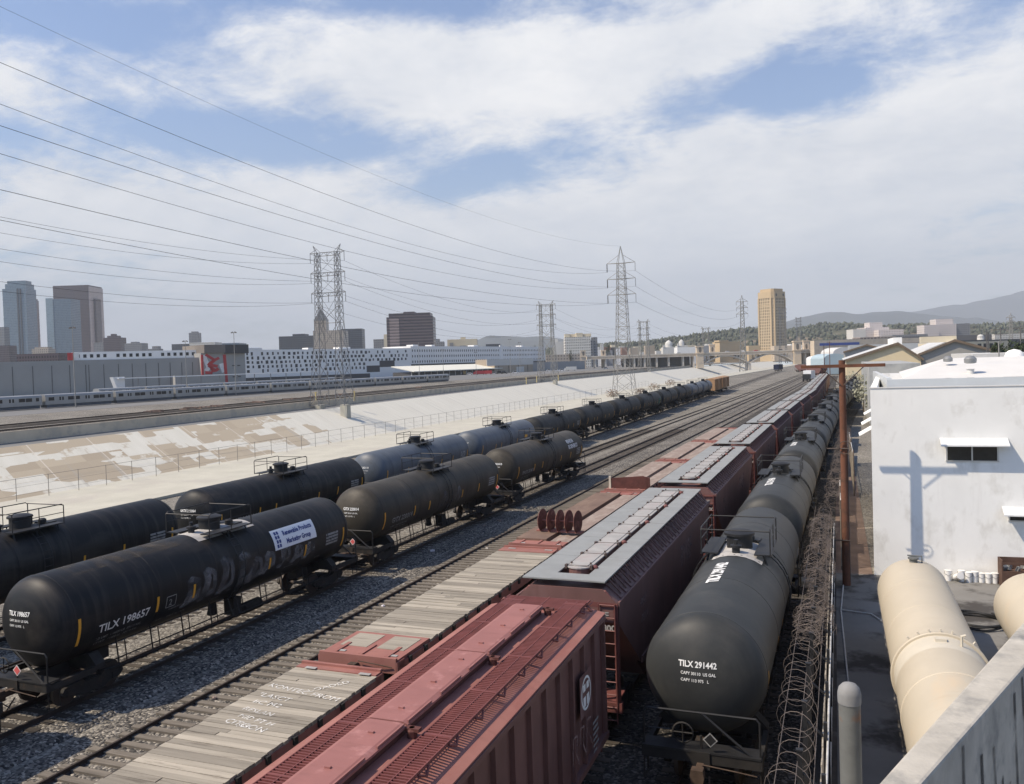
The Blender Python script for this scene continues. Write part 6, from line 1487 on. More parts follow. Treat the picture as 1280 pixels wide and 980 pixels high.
# -------------------------------------------------- pylons and wires
def lattice(b, P, Q, n, r, brace=None, faces=True):     # a tapering lattice column between two rings of four corner points
    br = brace or r * .6
    for a, c in zip(P, Q): b.tube([a, c], r, 4)
    for i in range(n):
        A = [Vector(P[k]).lerp(Vector(Q[k]), i / n) for k in range(4)]; B = [Vector(P[k]).lerp(Vector(Q[k]), (i + 1) / n) for k in range(4)]
        for k in range(4):
            k2 = (k + 1) % 4; b.tube([A[k], B[k2]], br, 3); b.tube([A[k2], B[k]], br, 3)
            if i % 2 == 0: b.tube([A[k], A[k2]], br, 3)
def ring(cx, cy, hx, hy, z): return [(cx - hx, cy - hy, z), (cx + hx, cy - hy, z), (cx + hx, cy + hy, z), (cx - hx, cy + hy, z)]
PG = 'lattice power pylons'
def h_pylon(label, p, H, s=1.0, m='lattice_dark', r=.11, plinth=True):
    t = thing('pylon', label, 'pylon', p, 0, PG)
    b = MB(); wst = H * .52
    for sx in (-1, 1):
        lattice(b, ring(sx * 4.0 * s, 0, 1.4 * s, 2.6 * s, .6), ring(sx * 3.2 * s, 0, .75 * s, .9 * s, wst), 6, r)
        lattice(b, ring(sx * 3.2 * s, 0, .75 * s, .9 * s, wst), ring(sx * 3.1 * s, 0, .55 * s, .55 * s, H - 2), 9, r * .9)
        b.tube([(sx * 3.1 * s, 0, H - 2), (sx * 4.3 * s, 0, H)], r, 4); b.tube([(sx * 3.7 * s, 0, H - 2), (sx * 4.3 * s, 0, H)], r * .7, 4); b.tube([(sx * 2.0 * s, 0, H - 2), (sx * 4.3 * s, 0, H)], r * .6, 3)
    b.tube([(-2.5 * s, 0, wst), (2.5 * s, 0, wst)], r * .8, 4)
    for a, c in ((.35, .52), (.52, .62)):
        for sx in (-1, 1): b.tube([(sx * 2.8 * s, 0, H * a), (-sx * 2.6 * s, 0, H * c)], r * .8, 4)
    for z0, z1 in ((wst, H - 13.7 * s), (H - 12.8 * s, H - 8.3 * s), (H - 7.4 * s, H - 2.9)):
        b.tube([(-2.6 * s, 0, z0), (2.6 * s, 0, z1)], r * .55, 3); b.tube([(2.6 * s, 0, z0), (-2.6 * s, 0, z1)], r * .55, 3)
    b.obj('tower', m, t)
    att = []
    for z in (H - 2, H - 7.4 * s, H - 12.8 * s):
        a = MB()
        for dz in (0, -.9 * s): a.tube([(-5.4 * s if dz == 0 else -3.6 * s, 0, z + dz * 0), (5.4 * s if dz == 0 else 3.6 * s, 0, z + dz * 0)], r * .9, 4)
        a.tube([(-3.2 * s, 0, z - .9 * s), (3.2 * s, 0, z - .9 * s)], r * .9, 4)
        for sx in (-1, 1): a.tube([(sx * 5.4 * s, 0, z), (sx * 3.2 * s, 0, z + 1.0 * s)], r * .7, 3); a.tube([(sx * 5.4 * s, 0, z), (sx * 3.2 * s, 0, z - .9 * s)], r * .7, 3)
        for k in range(6): a.tube([(-3.2 * s + k * 1.06 * s, 0, z - (.9 * s if k % 2 else 0)), (-3.2 * s + (k + 1) * 1.06 * s, 0, z - (0 if k % 2 else .9 * s))], r * .6, 3)
        ar = a.obj('crossarm', m, t)
        for sx in (-5.3, 0.0, 5.3):
            MB().tube([(sx * s, 0, z), (sx * s, 0, z - 2.6 * s)], .07, 5).obj('insulator', 'insulator', ar)
            if sx: att.append(Vector(p) + Vector((sx * s, 0, z - 2.6 * s)))
    if plinth:
        for sx in (-1, 1): MB().bb((sx * 4.0 * s - 1.0, -1.0, -3.2), (sx * 4.0 * s + 1.0, 1.0, .7)).obj('plinth', 'lip_concrete', t)
    return t, att
def single_pylon(label, p, H, m='lattice_steel', r=.075):
    t = thing('pylon', label, 'pylon', p, 0, PG); b = MB()
    lattice(b, ring(0, 0, 3.0, 3.0, .2), ring(0, 0, 1.75, 1.75, H * .38), 4, r, r * .8)
    lattice(b, ring(0, 0, 1.75, 1.75, H * .38), ring(0, 0, 1.0, 1.0, H - 5), 12, r, r * .7)
    for q in ring(0, 0, 1.0, 1.0, H - 5): b.tube([q, (0, 0, H)], r, 4)
    b.obj('tower', m, t); att = []
    for z in (H - 5, H - 9.6, H - 14.2):
        a = MB()
        for y in (-.6, .6): a.tube([(-1.0, y, z), (-4.2, 0, z + .1)], r, 4); a.tube([(1.0, y, z), (4.2, 0, z + .1)], r, 4); a.tube([(-1.0, y, z), (1.0, y, z)], r, 4)
        for sx in (-1, 1): a.tube([(sx * 4.2, 0, z + .1), (sx * .6, 0, z + 2.4)], r * .8, 4)
        ar = a.obj('crossarm', m, t)
        for sx in (-1, 1):
            MB().tube([(sx * 4.2, 0, z), (sx * 4.2, 0, z - 2.4)], .13 if sx < 0 else .06, 6).obj('insulator', 'insulator', ar)
            att.append(Vector(p) + Vector((sx * 4.2, 0, z - 2.4)))
    for q in ring(0, 0, 3.0, 3.0, 0): MB().box((q[0], q[1], 0), (.9, .9, .8)).obj('plinth', 'lip_concrete', t)
    return t, att
def span(A, B, sag, r, label, ext=0.0, grp='power lines'):
    pts = []; n = 40
    for i in range(n + 1):
        s_ = -ext + (1 + ext) * i / n; q = A.lerp(B, s_); q.z -= 4 * sag * s_ * (1 - s_) if 0 <= s_ <= 1 else -4 * sag * abs(s_) * (1 + abs(s_)) * .98
        pts.append(q)
    return tag(MB().tube(pts, r, 4, cap=False).obj('power_line', 'wire_metal', fix=False), label, 'power line', grp)
def onx(px, py, x):       # the point seen at (px, py) in the vertical plane at x
    v = RM @ Vector((px - 640, -(py - 480), -FPX)); return CO + v * (x / v.x)
PX2, PY2 = -58.0, 245.0
t2, att2 = single_pylon('tall single lattice pylon on the near bank with arms on both sides', (PX2, PY2, 0), CAMH + (hor(775) - 308) / FPX * 249)
pos = ['top', 'middle', 'bottom']
for k in range(3):
    for s_, ys_ in ((1, (78, 157, 237)), (0, (130, 192, 275))):
        A = onx(0, ys_[k], PX2 + (4.2 if s_ else -4.2)); B = att2[2 * k + s_]
        span(A, B, 4.5 - .8 * k, .021, pos[k] + (' right' if s_ else ' left') + ' wire of the near line sweeping from the upper left to the tall pylon', .35)
A = onx(0, 8, PX2); span(A, Vector((PX2, PY2, t2.location.z + CAMH + (hor(775) - 308) / FPX * 249)), 4.0, .012, 'thin topmost earth wire running from the upper left corner to the tall pylon tip', .3)
zb_ = lambda y: 0.4
specs = [('wide twin mast pylon on the far bank in front of the city hall', 410, 196, -126.6, 43.6, 1.0), ('second twin mast pylon along the far bank, before the white wing', 678, 430, -143.2, 43.0, 1.0), ('third twin mast pylon along the far bank, right of the tall single pylon', 797, 690, -146.0, 43.0, 1.0),
         ('fourth twin mast pylon beyond the arched bridge left pillar', 872, 1080, -150, 48, 1.1)]
atts = []
for lb, px, y, x, H, s_ in specs:
    v = None; tt, a = h_pylon(lb, (x, y, 0.4), H, s_, r=.075 + y * .00011, m='lattice_dark' if y < 300 else 'lattice_steel'); atts.append(a)
for k in range(3):
    for s_, ys_ in ((1, (271, 311, 352)), (0, (291, 327, 364))):
        B = atts[0][2 * k + s_]; A = onx(0, ys_[k], B.x)
        span(A, B, 1.6, .026, pos[k] + (' right' if s_ else ' left') + ' wire reaching the city hall pylon from the left edge', .35, 'power lines across the river')
        span(B, atts[1][2 * k + s_], 6.5, .03, pos[k] + (' right' if s_ else ' left') + ' wire between the first and second far bank pylons', 0, 'power lines across the river')
        span(atts[1][2 * k + s_], atts[2][2 * k + s_], 7.0, .035, pos[k] + (' right' if s_ else ' left') + ' wire between the second and third far bank pylons', 0, 'power lines across the river')
        if s_ == 1: span(atts[2][2 * k + s_], atts[3][2 * k + s_], 8, .05, pos[k] + ' wire between the third and fourth far bank pylons', 0, 'power lines across the river')
p3 = at(929, hor(929), 640); t3, att3 = single_pylon('slim single pylon left of the tan office tower', (p3.x, p3.y, -4), CAMH + 4 + (hor(929) - 369) / FPX * 640, r=.16)
for k in range(3): span(att2[2 * k + 1], att3[2 * k + 1], 8, .035, pos[k] + ' wire from the tall single pylon to the slim pylon by the tan tower')
for lb, px, pyt, D, s_ in (('twin mast pylon standing before the right side of the tan tower', 979, 384, 980, .9), ('faint twin mast pylon right of the tan tower', 999, 396, 1400, 1.0)):
    p = at(px, hor(px), D); h_pylon(lb, (p.x, p.y, 0), CAMH + (hor(px) - pyt) / FPX * D, s_, r=.2, plinth=False)
p = at(1264, hor(1264), 900); single_pylon('faint single pylon on the right skyline', (p.x, p.y, 0), CAMH + (hor(1264) - 391) / FPX * 900, r=.2)

mk('river_post', (0.22, 0.205, 0.18), rough=.8)
# river fence along the near lip ---------------------------------------------
t = thing('river_fence', 'low wire fence with thin posts along the near river bank', 'fence')
fy = lambda y: x_lip(y) + 1.2
po_ = []
y = 44
while y < 330: po_.append(MB().tube([(fy(y), y, -.1), (fy(y), y, 2.0)], .03, 5)); y += 3.3 if y < 200 else 6
many(t, 'post', po_, 'river_post')
b = MB()
for z in (1.95, 1.2, .5): b.tube([(fy(y), y, z) for y in range(40, 340, 12)], .018 if z > 1.5 else .01, 4)
b.obj('fence_wire', 'river_post', t)
# yellow posts and scrub beside the far tracks
for i, (px, py) in enumerate(((395, 496), (443, 495), (658, 474), (698, 470), (671, 472))):
    p = gnd(px, py + 6, 1.5); q = thing('marker_post', ['leftmost', 'second', 'third', 'rightmost', 'fourth'][i] + ' yellow marker post beside the far bank tracks', 'post', (p.x, p.y, 1.45), group='yellow marker posts')
    MB().bb((-.16, -.16, 0), (.16, .16, 2.6)).obj('post', 'yellow_post', q); MB().bb((-.3, -.2, 2.6), (.3, .2, 2.8)).obj('cap', 'yellow_post', q)
for i, u in enumerate((150, 163, 171, 190, 207, 222, 236, 300)):
    x = x_top(u) - 18.5; o = MB(); random.seed(i)
    for k in range(9): o.box((x + random.uniform(-1, 1), u + random.uniform(-2.5, 2.5), 2.15 + random.uniform(0, .4)), (2.4, .25, .22), rz=random.uniform(-.8, .8), rx=random.uniform(-.1, .2))
    tag(struct(o.obj('sleeper_pile', 'rust_dirt'), 'stuff'), 'loose heaps of old sleepers between the far bank tracks', 'sleepers')

# -------------------------------------------------- sheds and roofs on the right
def gable(label, pl, dl, pr, dr, pye, pyr, depth, wall, roof, zb=0, name='warehouse', ridge_off=.5, trim='roof_edge_brown', over=.6):
    A, B = at(pl, hor(pl), dl), at(pr, hor(pr), dr); B = on_y(pr, hor(pr), A.y); d = Vector((B.x - A.x, B.y - A.y, 0)); L = d.length
    t = thing(name, label, name.split('_')[-1], (A.x, A.y, zb), math.atan2(d.y, d.x))
    dm = (dl + dr) / 2; pm = (pl + pr) / 2
    he = CAMH + (hor(pm) - pye) / FPX * dm - zb; hr_ = CAMH + (hor(pm) - pyr) / FPX * dm - zb; xr = L * ridge_off
    MB().ext([(0, 0), (L, 0), (L, he), (xr, hr_), (0, he)], 0, depth).obj('wall', wall, t)
    b = MB()
    for (xa, za, xb, zb2) in ((-over, he - over * (hr_ - he) / xr, xr, hr_), (xr, hr_, L + over, he - over * (hr_ - he) / (L - xr))):
        b.add([(xa, -over, za + .05), (xb, -over, zb2 + .05), (xb, depth + over, zb2 + .05), (xa, depth + over, za + .05), (xa, -over, za + .3), (xb, -over, zb2 + .3), (xb, depth + over, zb2 + .3), (xa, depth + over, za + .3)], [(0, 1, 2, 3), (7, 6, 5, 4), (0, 4, 5, 1), (1, 5, 6, 2), (2, 6, 7, 3), (3, 7, 4, 0)])
    b.obj('roof', roof, t)
    e = MB()
    for (xa, za, xb, zb2) in ((-over, he - over * (hr_ - he) / xr, xr, hr_), (xr, hr_, L + over, he - over * (hr_ - he) / (L - xr))):
        e.add([(xa, -over - .12, za - .25), (xb, -over - .12, zb2 - .25), (xb, -over - .12, zb2 + .35), (xa, -over - .12, za + .35), (xa, -over - .01, za - .25), (xb, -over - .01, zb2 - .25), (xb, -over - .01, zb2 + .35), (xa, -over - .01, za + .35)], [(3, 2, 1, 0), (4, 5, 6, 7), (0, 1, 5, 4), (2, 3, 7, 6), (1, 2, 6, 5), (3, 0, 4, 7)])
    e.obj('gable_trim', trim, t)
    return t, L, he, hr_
t, L, he, hr_ = gable('cream gabled warehouse with brown roof edges beyond the white building', 1058, 215, 1151, 205, 449, 430, 60, 'yellow_warehouse', 'light_roofing', ridge_off=.70)
MB().bb((L * .66, 6, hr_ - .6), (L * .78, 30, hr_ + 1.6)).obj('roof_monitor', 'white_stucco', t)
t, L, he, hr_ = gable('grey metal gabled warehouse with a pale ridge vent behind the turbine vents', 1150, 210, 1246, 225, 441, 426, 55, 'grey_metal_wall', 'light_roofing', ridge_off=.46)
MB().bb((L * .02, 2, hr_ - .3), (L * .5, 5, hr_ + 1.2)).obj('ridge_vent', 'cream_wall', t)
t, L, he, hr_ = gable('long low gabled grey roof left of the cream warehouse', 1056, 330, 1112, 340, 439, 431.5, 40, 'metro_grey', 'grey_roofing')
t = facade('flat_warehouse', 'wide grey flat roofed warehouse behind the two gabled sheds', 'warehouse', 1062, 420, 1180, 450, 430, 60, 'grey_roofing', zb=0, square=True)
t = facade('low_shed', 'low pale flat shed roof right behind the white building parapet', 'shed', 1086, 125, 1150, 132, 454, 40, 'shed_grey', zb=0, square=True)
t = facade('low_shed', 'long pale flat roof beyond the white hip roof on the right', 'shed', 1216, 150, 1330, 155, 440.5, 30, 'white_roofing', zb=0, square=True)
t = facade('market_hall', 'long cream wall with dark windows behind the right hand trees', 'building', 1200, 330, 1262, 340, 426.5, 20, 'cream_wall', zb=0)
windows(t, [(t['L'] * .35 + k * 3.2, t['L'] * .35 + k * 3.2 + 2.0, t['H'] - 3.6, t['H'] - .9) for k in range(4)])
t = facade('warehouse', 'dark roofed long warehouse under the pinkish hospital blocks', 'warehouse', 1180, 500, 1330, 520, 424, 40, 'town_dark', zb=0)
# tents and blue roof beside the bridge end
def tent(label, px, py, D, w_, h_, m):
    p = at(px, hor(px), D); zt_ = CAMH + (hor(px) - py) / FPX * D
    t = thing('tent', label, 'tent', (p.x, p.y, 0), math.atan2(RH.y, RH.x), 'frame tents beside the bridge end')
    c_ = [(-w_ / 2, 0), (w_ / 2, 0), (w_ / 2, zt_ - h_)] + [(w_ / 2 * math.cos(a), zt_ - h_ + h_ * math.sin(a)) for a in [PI * k / 10 for k in range(1, 10)]] + [(-w_ / 2, zt_ - h_)]
    MB().ext(c_, 0, 20).obj('canopy', m, t)
    MB().bb((-w_ * .48, -.12, 0), (w_ * .48, -.02, zt_ - h_ - .5)).obj('front_panel', 'tent_blue' if m == 'tent_blue' else 'pale_wall', t)
tent('pale blue frame tent left of the cream warehouse', 1044, 442, 430, 11, 2.4, 'tent_blue'); tent('white frame tent roof above the pale blue tent', 1055, 434, 500, 13, 3.5, 'white_roofing'); tent('small white frame tent left of the pale blue tent', 1031, 445, 450, 6, 1.5, 'facade_white')
t = facade('viaduct', 'long cream elevated roadway with a blue strip right of the arched bridge', 'viaduct', 1018, 880, 1150, 900, 424, 8, 'bridge_concrete', zb=6, part='deck')
MB().bb((6, -.4, t['H'] - 5.5), (t['L'] * .42, -.05, t['H'] - 2.8)).obj('blue_strip', 'blue_strip', t)
for k in range(18): MB().bb((t['L'] * k / 17, 1, -6), (t['L'] * k / 17 + .9, 2, 0)).obj('column', 'bridge_pale', t)
# terraces and hospital blocks on the right hill
def tb(label, pl, pr, py, D, m, depth=30, roof=None, grp='buildings on the right hand hill', name='building'):
    return facade(name, label, 'building', pl, D, pr, D, py, depth, m, zb=-20 if False else 0, group=grp, roof=roof)
tb('brown terraced car park with open galleries on the right hill', 1076, 1120, 421, 1250, G_TERR); tb('long pale roofed terrace building left of the brown car park', 1049, 1078, 424, 1230, G_TERR); tb('dark grey office terrace right of the brown car park', 1116, 1160, 418, 1350, G_GREY, 40)
tb('bright pinkish white hospital block on the right hill, lower left one', 1067, 1083, 411.5, 1500, 'pale_wall'); tb('pink stepped hospital block with a rooftop house', 1083, 1112, 409, 1520, G_PINK, 40, (.25, .8, 9)); tb('low white hospital wing joining the pink stepped block', 1099, 1130, 412, 1500, G_PINK)
tb('sunlit white crenellated block left of the tan topped hospital', 1156, 1174, 406, 1600, G_PINK); tb('tall pale hospital block with a tan top on the right hill', 1172, 1196, 405, 1620, G_PINK, 40, (.05, .95, 10)); tb('pale grey hospital block at the right end of its group', 1195, 1213, 404.5, 1640, G_GREY, 40)
tb('long dark industrial roof under the hospital blocks', 1110, 1240, 420, 1100, 'town_dark'); tb('pale low block at the right edge under the green hill', 1244, 1300, 417, 1300, G_WHITE)
p = at(1226, hor(1226), 1050); t = thing('water_tank', 'small pale round tank among the roofs on the right', 'tank', (p.x, p.y, 0)); MB().lathe((0, 0, 0), [(4, 0), (4, 25), (3, 27), (.1, 28)], 18).obj('shell', 'pale_wall', t, smooth=True); MB().lathe((0, 0, 24.6), [(4.2, 0), (4.2, .6)], 18).obj('rim', 'town_grey', t)
# church and white hall behind the bridge
def domed(label, pl, pr, py, D, pyd):
    t = facade('church', label, 'church', pl, D, pr, D, py, 14, 'pale_wall', zb=4, group=None); L, H = t['L'], t['H']; zd = CAMH + (hor((pl + pr) / 2) - pyd) / FPX * D - 4; r = L * .28
    MB().lathe((L / 2, 7, 0), [(r, H), (r, H + (zd - H) * .4), (r * .85, H + (zd - H) * .65), (r * .5, H + (zd - H) * .85), (.2, zd)], 16).obj('dome', 'pale_wall', t, smooth=True); MB().bb((0, -.4, H), (L * .18, 2, H + 3)).obj('bell_tower', 'pale_wall', t)
domed('white domed church with a pointed lantern on the hillside left of the bridge pillar', 829, 846, 434, 1150, 425); domed('white building with a rounded dome above the white hall', 847, 860, 432, 1120, 424)
facade('white_hall', 'plain bright white hall just left of the bridge pillar', 'building', 847, 1000, 870, 1000, 434, 20, 'white_stucco', zb=3); facade('grey_hall', 'grey hall wall right behind the left bridge pillar', 'building', 872, 1010, 892, 1010, 432, 20, 'town_grey', zb=3)
t = facade('station_hall', 'tan square building with a big arched window left of the slim pylon', 'building', 900, 1080, 930, 1090, 427, 18, 'tower_stone', zb=3); L, H = t['L'], t['H']
MB().bb((-1, -1, H), (L * .35, 12, H + 2)).obj('corner_tower', 'tower_stone', t); MB().ext([(L * .68 + 5 * math.cos(a), 4 + 8 * math.sin(a)) for a in [PI * k / 10 for k in range(11)]], -.2, 0.1).obj('arch_window', 'bridge_dark', t)
for i, (pl, pr, py, m) in enumerate(((884, 892, 430, 'white_stucco'), (936, 950, 432, 'tower_stone'), (968, 990, 432, 'bridge_concrete'))): facade('building', ['small white building right of the left bridge pillar', 'tan podium building at the foot of the tan office tower', 'tan low block right of the tan office tower base'][i], 'building', pl, 1060, pr, 1060, py, 15, m, zb=3)
# jumble of the town: small blocks nothing tells apart
random.seed(31)
for k in range(46):
    px = random.uniform(720, 870) if k < 34 else random.uniform(985, 1060); D = random.uniform(1150, 1700)
    w_ = random.uniform(5, 13); hgt = random.uniform(431, 440) if k < 34 else random.uniform(428, 436)
    facade('town_house', 'small pale or tan block in the jumble of town beyond the viaduct', 'house', px, D, px + w_, D, hgt, random.uniform(10, 20), M_[random.choice(('pale_wall', 'pale_wall', 'town_tan', 'town_grey', 'cream_wall', 'town_brick', 'facade_white', 'town_dark'))], zb=0, group='small blocks of the town beyond the viaduct')

# telephone poles on the right, shrubs, trees
def pole(label, px, pyt, D, m='town_dark', arms=1, r=.14):
    p = at(px, hor(px), D); zt_ = CAMH + (hor(px) - pyt) / FPX * D
    t = thing('telephone_pole', label, 'pole', (p.x, p.y, 0), 0, 'dark poles among the right hand roofs')
    MB().tube([(0, 0, 0), (0, 0, zt_)], [r, r * .7], 8).obj('pole', m, t)
    for k in range(arms): MB().box((0, 0, zt_ - .5 - .9 * k), (2.6 - .3 * k, .12, .14)).obj('crossarm', m, t)
pole('left one of two close dark poles behind the turbine vents', 1233.5, 413, 190, arms=0); pole('right one of two close dark poles behind the turbine vents', 1235.5, 416, 190, arms=0); pole('dark pole with a pointed top and crossarms at right', 1251, 409, 170, arms=2); pole('dark pole with two crossarms near the right edge', 1276, 407, 160, arms=2)
pole('grey lamp pole right of the hip roof', 1248.5, 427, 140, 'lattice_steel', 0); pole('thin brown pole by the blue tent', 1037, 427, 420, 'rust_pole', 1, .2); pole('thin brown pole left of the blue tent', 1030, 432, 430, 'rust_pole', 0, .2)
def leafy(b, c, r, n, size, rnd):
    for _ in range(n):
        d = Vector((rnd.gauss(0, 1), rnd.gauss(0, 1), rnd.gauss(0, 1))).normalized(); q = Vector(c) + Vector((d.x * r[0], d.y * r[1], d.z * r[2])) * (rnd.random() ** .45)
        a = Vector((rnd.gauss(0, 1), rnd.gauss(0, 1), rnd.gauss(0, 1))).normalized(); e = a.orthogonal().normalized(); f_ = a.cross(e)
        s_ = size * rnd.uniform(.6, 1.4); b.add([q - e * s_, q - f_ * s_ * .6, q + e * s_, q + f_ * s_ * .6], [(0, 1, 2, 3)])
def tree(label, px, pyt, D, wpx, m='leaf_dark', kind='tree', group='trees among the roofs', name='tree'):
    rnd = random.Random(int(px * 7)); p = at(px, hor(px), D); H = CAMH + (hor(px) - pyt) / FPX * D; w_ = wpx / FPX * D
    t = thing(name, label, kind, (p.x, p.y, 0), 0, group)
    b = MB().tube([(0, 0, 0), (.1, 0, H * .3), (-.1, .1, H * .6), (0, 0, H * .85)], [w_ * .05, w_ * .04, w_ * .03, w_ * .01], 7)
    for k in range(5):
        a = k * 1.3; b.tube([(0, 0, H * (.3 + .08 * k)), (w_ * .3 * math.cos(a), w_ * .3 * math.sin(a), H * (.55 + .07 * k))], [w_ * .02, w_ * .008], 5)
    b.obj('trunk', 'bark', t)
    c_ = MB()
    for k in range(9):
        a = rnd.uniform(0, 6.3); rr = rnd.uniform(.1, .34) * w_
        leafy(c_, (rr * math.cos(a), rr * math.sin(a), H * rnd.uniform(.5, .86)), (w_ * .24, w_ * .24, H * .15), 120, max(.25, w_ * .04), rnd)
    c_.obj('crown', m, t, fix=False)
for lb, px, py, D, w_, m in (('dark tree left of the pointed dark pole on the right', 1244, 427, 165, 13, 'leaf_dark'), ('dark tree between the two crossarm poles', 1258, 425, 165, 16, 'leaf_dark'), ('dark tree at the right edge behind the skylight', 1276, 424, 160, 18, 'leaf_dark'),
                             ('olive tree left of the hospital white block', 668, 430, 1050, 9, 'leaf_olive'), ('olive tree before the white hospital block', 713, 436, 1000, 6, 'leaf_olive'), ('dark tree right of the white hospital block', 760, 430, 1150, 8, 'leaf_dark'), ('small dark tree behind the white apartment wing', 655, 431, 1200, 6, 'leaf_dark')):
    tree(lb, px, py, D, w_, m)
for i, (px, py, D, s_) in enumerate(((765, 497, 236, 2.2), (800, 494, 255, 2.0), (818, 488, 285, 2.4), (838, 482, 320, 2.2))):
    p = gnd(px, py, -.2); rnd = random.Random(i); q = thing('bush', ['dry pinkish bush at the foot of the tall single pylon', 'dry bush right of the tall single pylon', 'dry bush behind the distant tank cars', 'dry bush near the tan boxcars'][i], 'bush', (p.x, p.y, -.1), group='dry bushes on the near bank')
    b = MB(); leafy(b, (0, 0, s_ * .5), (s_, s_, s_ * .6), 300, .16, rnd); b.obj('foliage', 'dry_brush', q, fix=False)
    MB().tube([(0, 0, 0), (.1, .05, s_ * .6)], [.1, .03], 5).obj('stem', 'bark', q)
p = gnd(1011, 476.5, 0)
t = thing('white_truck', 'white box truck standing on the tracks beside the far red hoppers', 'truck', (p.x, p.y, 0), -.25)
MB().bb((-1.5, -2.0, 1.1), (1.5, 3.6, 4.2)).obj('box', 'car_white', t); MB().bb((-1.35, -3.6, .7), (1.35, -2.05, 2.9)).obj('cab', 'car_black', t); MB().bb((-1.2, -3.65, 1.7), (1.2, -3.58, 2.6)).obj('windscreen', 'window_dark', t)
for x in (-1.3, 1.3):
    for y in (-2.8, 2.4): MB().lathe((x, y, .5), [(.5, -.15), (.5, .15)], 14, 'X').obj('wheel', 'tyre', t)
# junk and green-grey growth at the far end of the dark tank cars
p = at(1085, 462, 140); rnd = random.Random(3)
for i, (px, py, D, w_, h_) in enumerate(((1078, 466, 150, 3, 2.5), (1090, 464, 135, 3.5, 3.0), (1066, 464, 210, 4, 3.2))):
    p = at(px, hor(px), D); zt_ = CAMH + (hor(px) - py) / FPX * D
    q = thing('shrub', ['pale grey green shrub at the far end of the alley', 'tall pale grey green shrub against the white building corner', 'pale grey green shrub beyond the last grey tank cars'][i], 'shrub', (p.x, p.y, 0), group='pale shrubs beyond the tank cars')
    b = MB(); leafy(b, (0, 0, zt_ * .6), (w_ * .6, w_ * .6, zt_ * .4), 500, .22, rnd); b.obj('foliage', 'olive_tarp', q, fix=False); MB().tube([(0, 0, 0), (.1, 0, zt_ * .7)], [.12, .04], 6).obj('stem', 'bark', q)

# -------------------------------------------------- hills, mountains, haze
def hill(name, prof, D0, D1, D2, m, step=6, nr=14, amp=.06, kind='structure', seed=0):
    p0, p1 = prof[0][0], prof[-1][0]; n = int((p1 - p0) / step); b = MB()
    for j in range(nr + 1):
        s_ = j / nr; D = D0 + (D2 - D0) * s_; D_r = (D1 - D0) / (D2 - D0)
        for i in range(n + 1):
            px = p0 + (p1 - p0) * i / n; py = lerp_tab(prof, px); hh = CAMH + (hor(px) - py) / FPX * D1
            w_ = math.sin(PI / 2 * min(1, s_ / D_r)) ** 1.15 if s_ <= D_r else math.cos(PI / 2 * (s_ - D_r) / (1 - D_r))
            P = CO + FH * D + RH * ((px - 640) / FPX * D1)
            nz = mnoise.fractal(Vector((P.x / (D1 * .035), P.y / (D1 * .035), seed)), 1.0, 2.0, 5)
            b.v.append((P.x, P.y, max(-2.0, hh * w_ * (1 + amp * nz * (1.0 if abs(s_ - D_r) > .02 else .6)) - 2)))
    for j in range(nr):
        for i in range(n): b.f.append((j * (n + 1) + i, j * (n + 1) + i + 1, (j + 1) * (n + 1) + i + 1, (j + 1) * (n + 1) + i))
    return struct(b.obj(name, m, smooth='all'), kind), b
mk('hill_scrub', (0.075, 0.075, 0.045), rough=1, var=.35, scale=.012, stain=(0.21, 0.165, 0.11), stain_at=(0.52, 0.6), stain_scale=.006)
mk('mountain_scrub', (0.07, 0.078, 0.072), rough=1, var=.25, scale=.002)
GH = [(600, 443), (690, 437), (740, 433), (800, 430), (830, 426), (860, 421), (900, 416.5), (940, 414), (975, 417), (1000, 411), (1040, 408), (1090, 411), (1150, 410), (1210, 410), (1240, 407), (1300, 404), (1400, 403)]
ho, hb_ = hill('hills', GH, 1500, 2400, 3300, 'hill_scrub', 5, 18, .10, seed=2)
hill('mountains', [(540, 437), (575, 432), (600, 424), (613, 419), (630, 420), (655, 421), (680, 420), (705, 424), (760, 430), (820, 434)], 6600, 7600, 8600, 'mountain_scrub', 5, 12, .06, seed=5)
hill('mountains', [(900, 415), (985, 402), (1010, 395), (1043, 389.5), (1075, 392.5), (1110, 389.5), (1150, 393), (1200, 398), (1260, 404), (1330, 410)], 8400, 10000, 11200, 'mountain_scrub', 5, 12, .07, seed=8)
hill('mountains', [(960, 404), (1040, 398), (1100, 394), (1145, 389), (1171, 384), (1210, 380), (1240, 373), (1280, 364), (1340, 352), (1420, 350)], 13000, 14800, 16000, 'mountain_scrub', 6, 12, .05, seed=11)
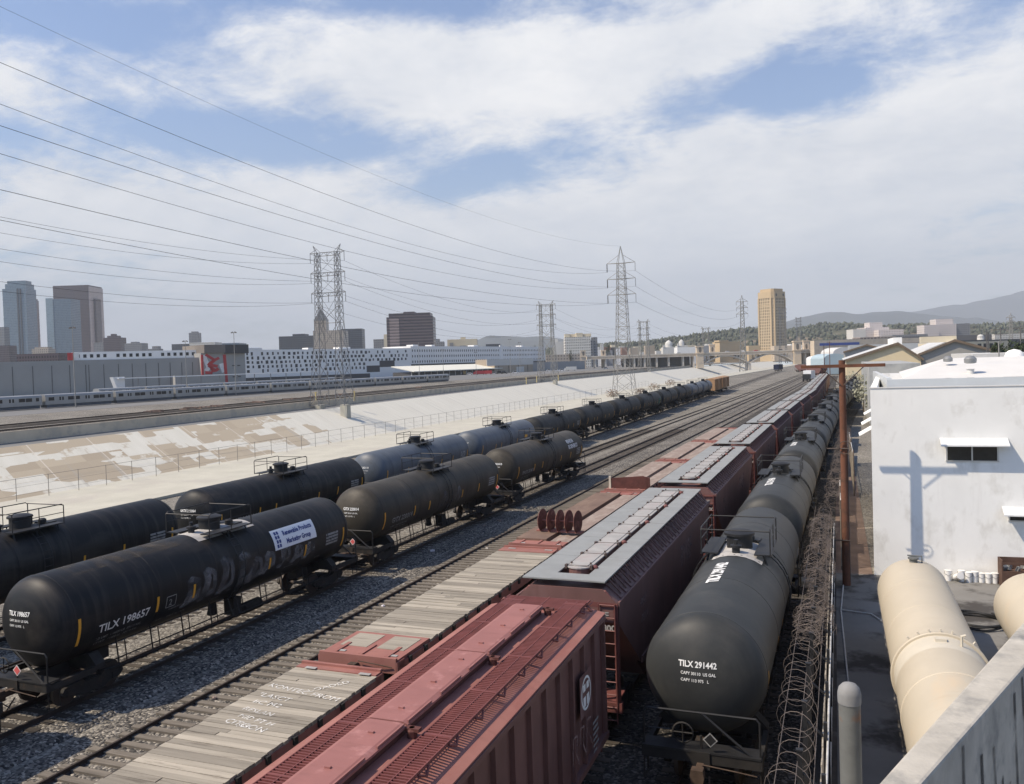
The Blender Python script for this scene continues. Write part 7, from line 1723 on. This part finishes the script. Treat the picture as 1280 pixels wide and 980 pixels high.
# woodland on the green hill: uncountable crowns
rnd = random.Random(17); b = MB(); V_ = hb_.v
n_col = int((GH[-1][0] - GH[0][0]) / 5) + 1
ico = [Vector(v) for v in ((0, 0, 1), (.89, 0, .45), (.28, .85, .45), (-.72, .53, .45), (-.72, -.53, .45), (.28, -.85, .45), (.72, .53, -.45), (-.28, .85, -.45), (-.89, 0, -.45), (-.28, -.85, -.45), (.72, -.53, -.45))]
icf = [(0, 1, 2), (0, 2, 3), (0, 3, 4), (0, 4, 5), (0, 5, 1), (1, 6, 2), (2, 7, 3), (3, 8, 4), (4, 9, 5), (5, 10, 1), (6, 7, 2), (7, 8, 3), (8, 9, 4), (9, 10, 5), (10, 6, 1)]
for k in range(7000):
    i = rnd.randrange(n_col - 1); j = min(12, int(rnd.triangular(1, 12, 10))); a = V_[j * n_col + i]; c_ = V_[j * n_col + i + 1]; e = V_[min(18, j + 1) * n_col + i]
    u, v = rnd.random(), rnd.random(); P = Vector(a) + (Vector(c_) - Vector(a)) * u + (Vector(e) - Vector(a)) * v
    if mnoise.noise(Vector((P.x / 160, P.y / 160, 3))) < -.2: continue
    s_ = rnd.uniform(2.4, 6); h_ = s_ * rnd.uniform(.8, 1.6)
    b.add([P + Vector((q.x * s_ * rnd.uniform(.7, 1.2), q.y * s_ * rnd.uniform(.7, 1.2), q.z * h_ * rnd.uniform(.7, 1.2) + h_ * .6)) for q in ico], icf)
mk('woodland_leaf', (0.085, 0.092, 0.062), rough=0.9, var=0.4, scale=0.02, island=0.4)
struct(b.obj('woodland', 'woodland_leaf', fix=False), 'stuff')

hz = MB().bb((-16000, -260, -40), (16000, 18000, 1600)).obj('haze', 'pale_dust'); struct(hz, 'stuff')
hm = bpy.data.materials.new('haze'); hm.use_nodes = True; q = hm.node_tree; q.nodes.clear()
ho_ = N('ShaderNodeOutputMaterial', q); pv = N('ShaderNodeVolumePrincipled', q); pv.inputs['Density'].default_value = 0.9e-4; pv.inputs['Color'].default_value = (0.87, 0.935, 1.0, 1); pv.inputs['Anisotropy'].default_value = 0.0
q.links.new(pv.outputs[0], ho_.inputs['Volume']); hz.data.materials[0] = hm; hm.cycles.homogeneous_volume = True
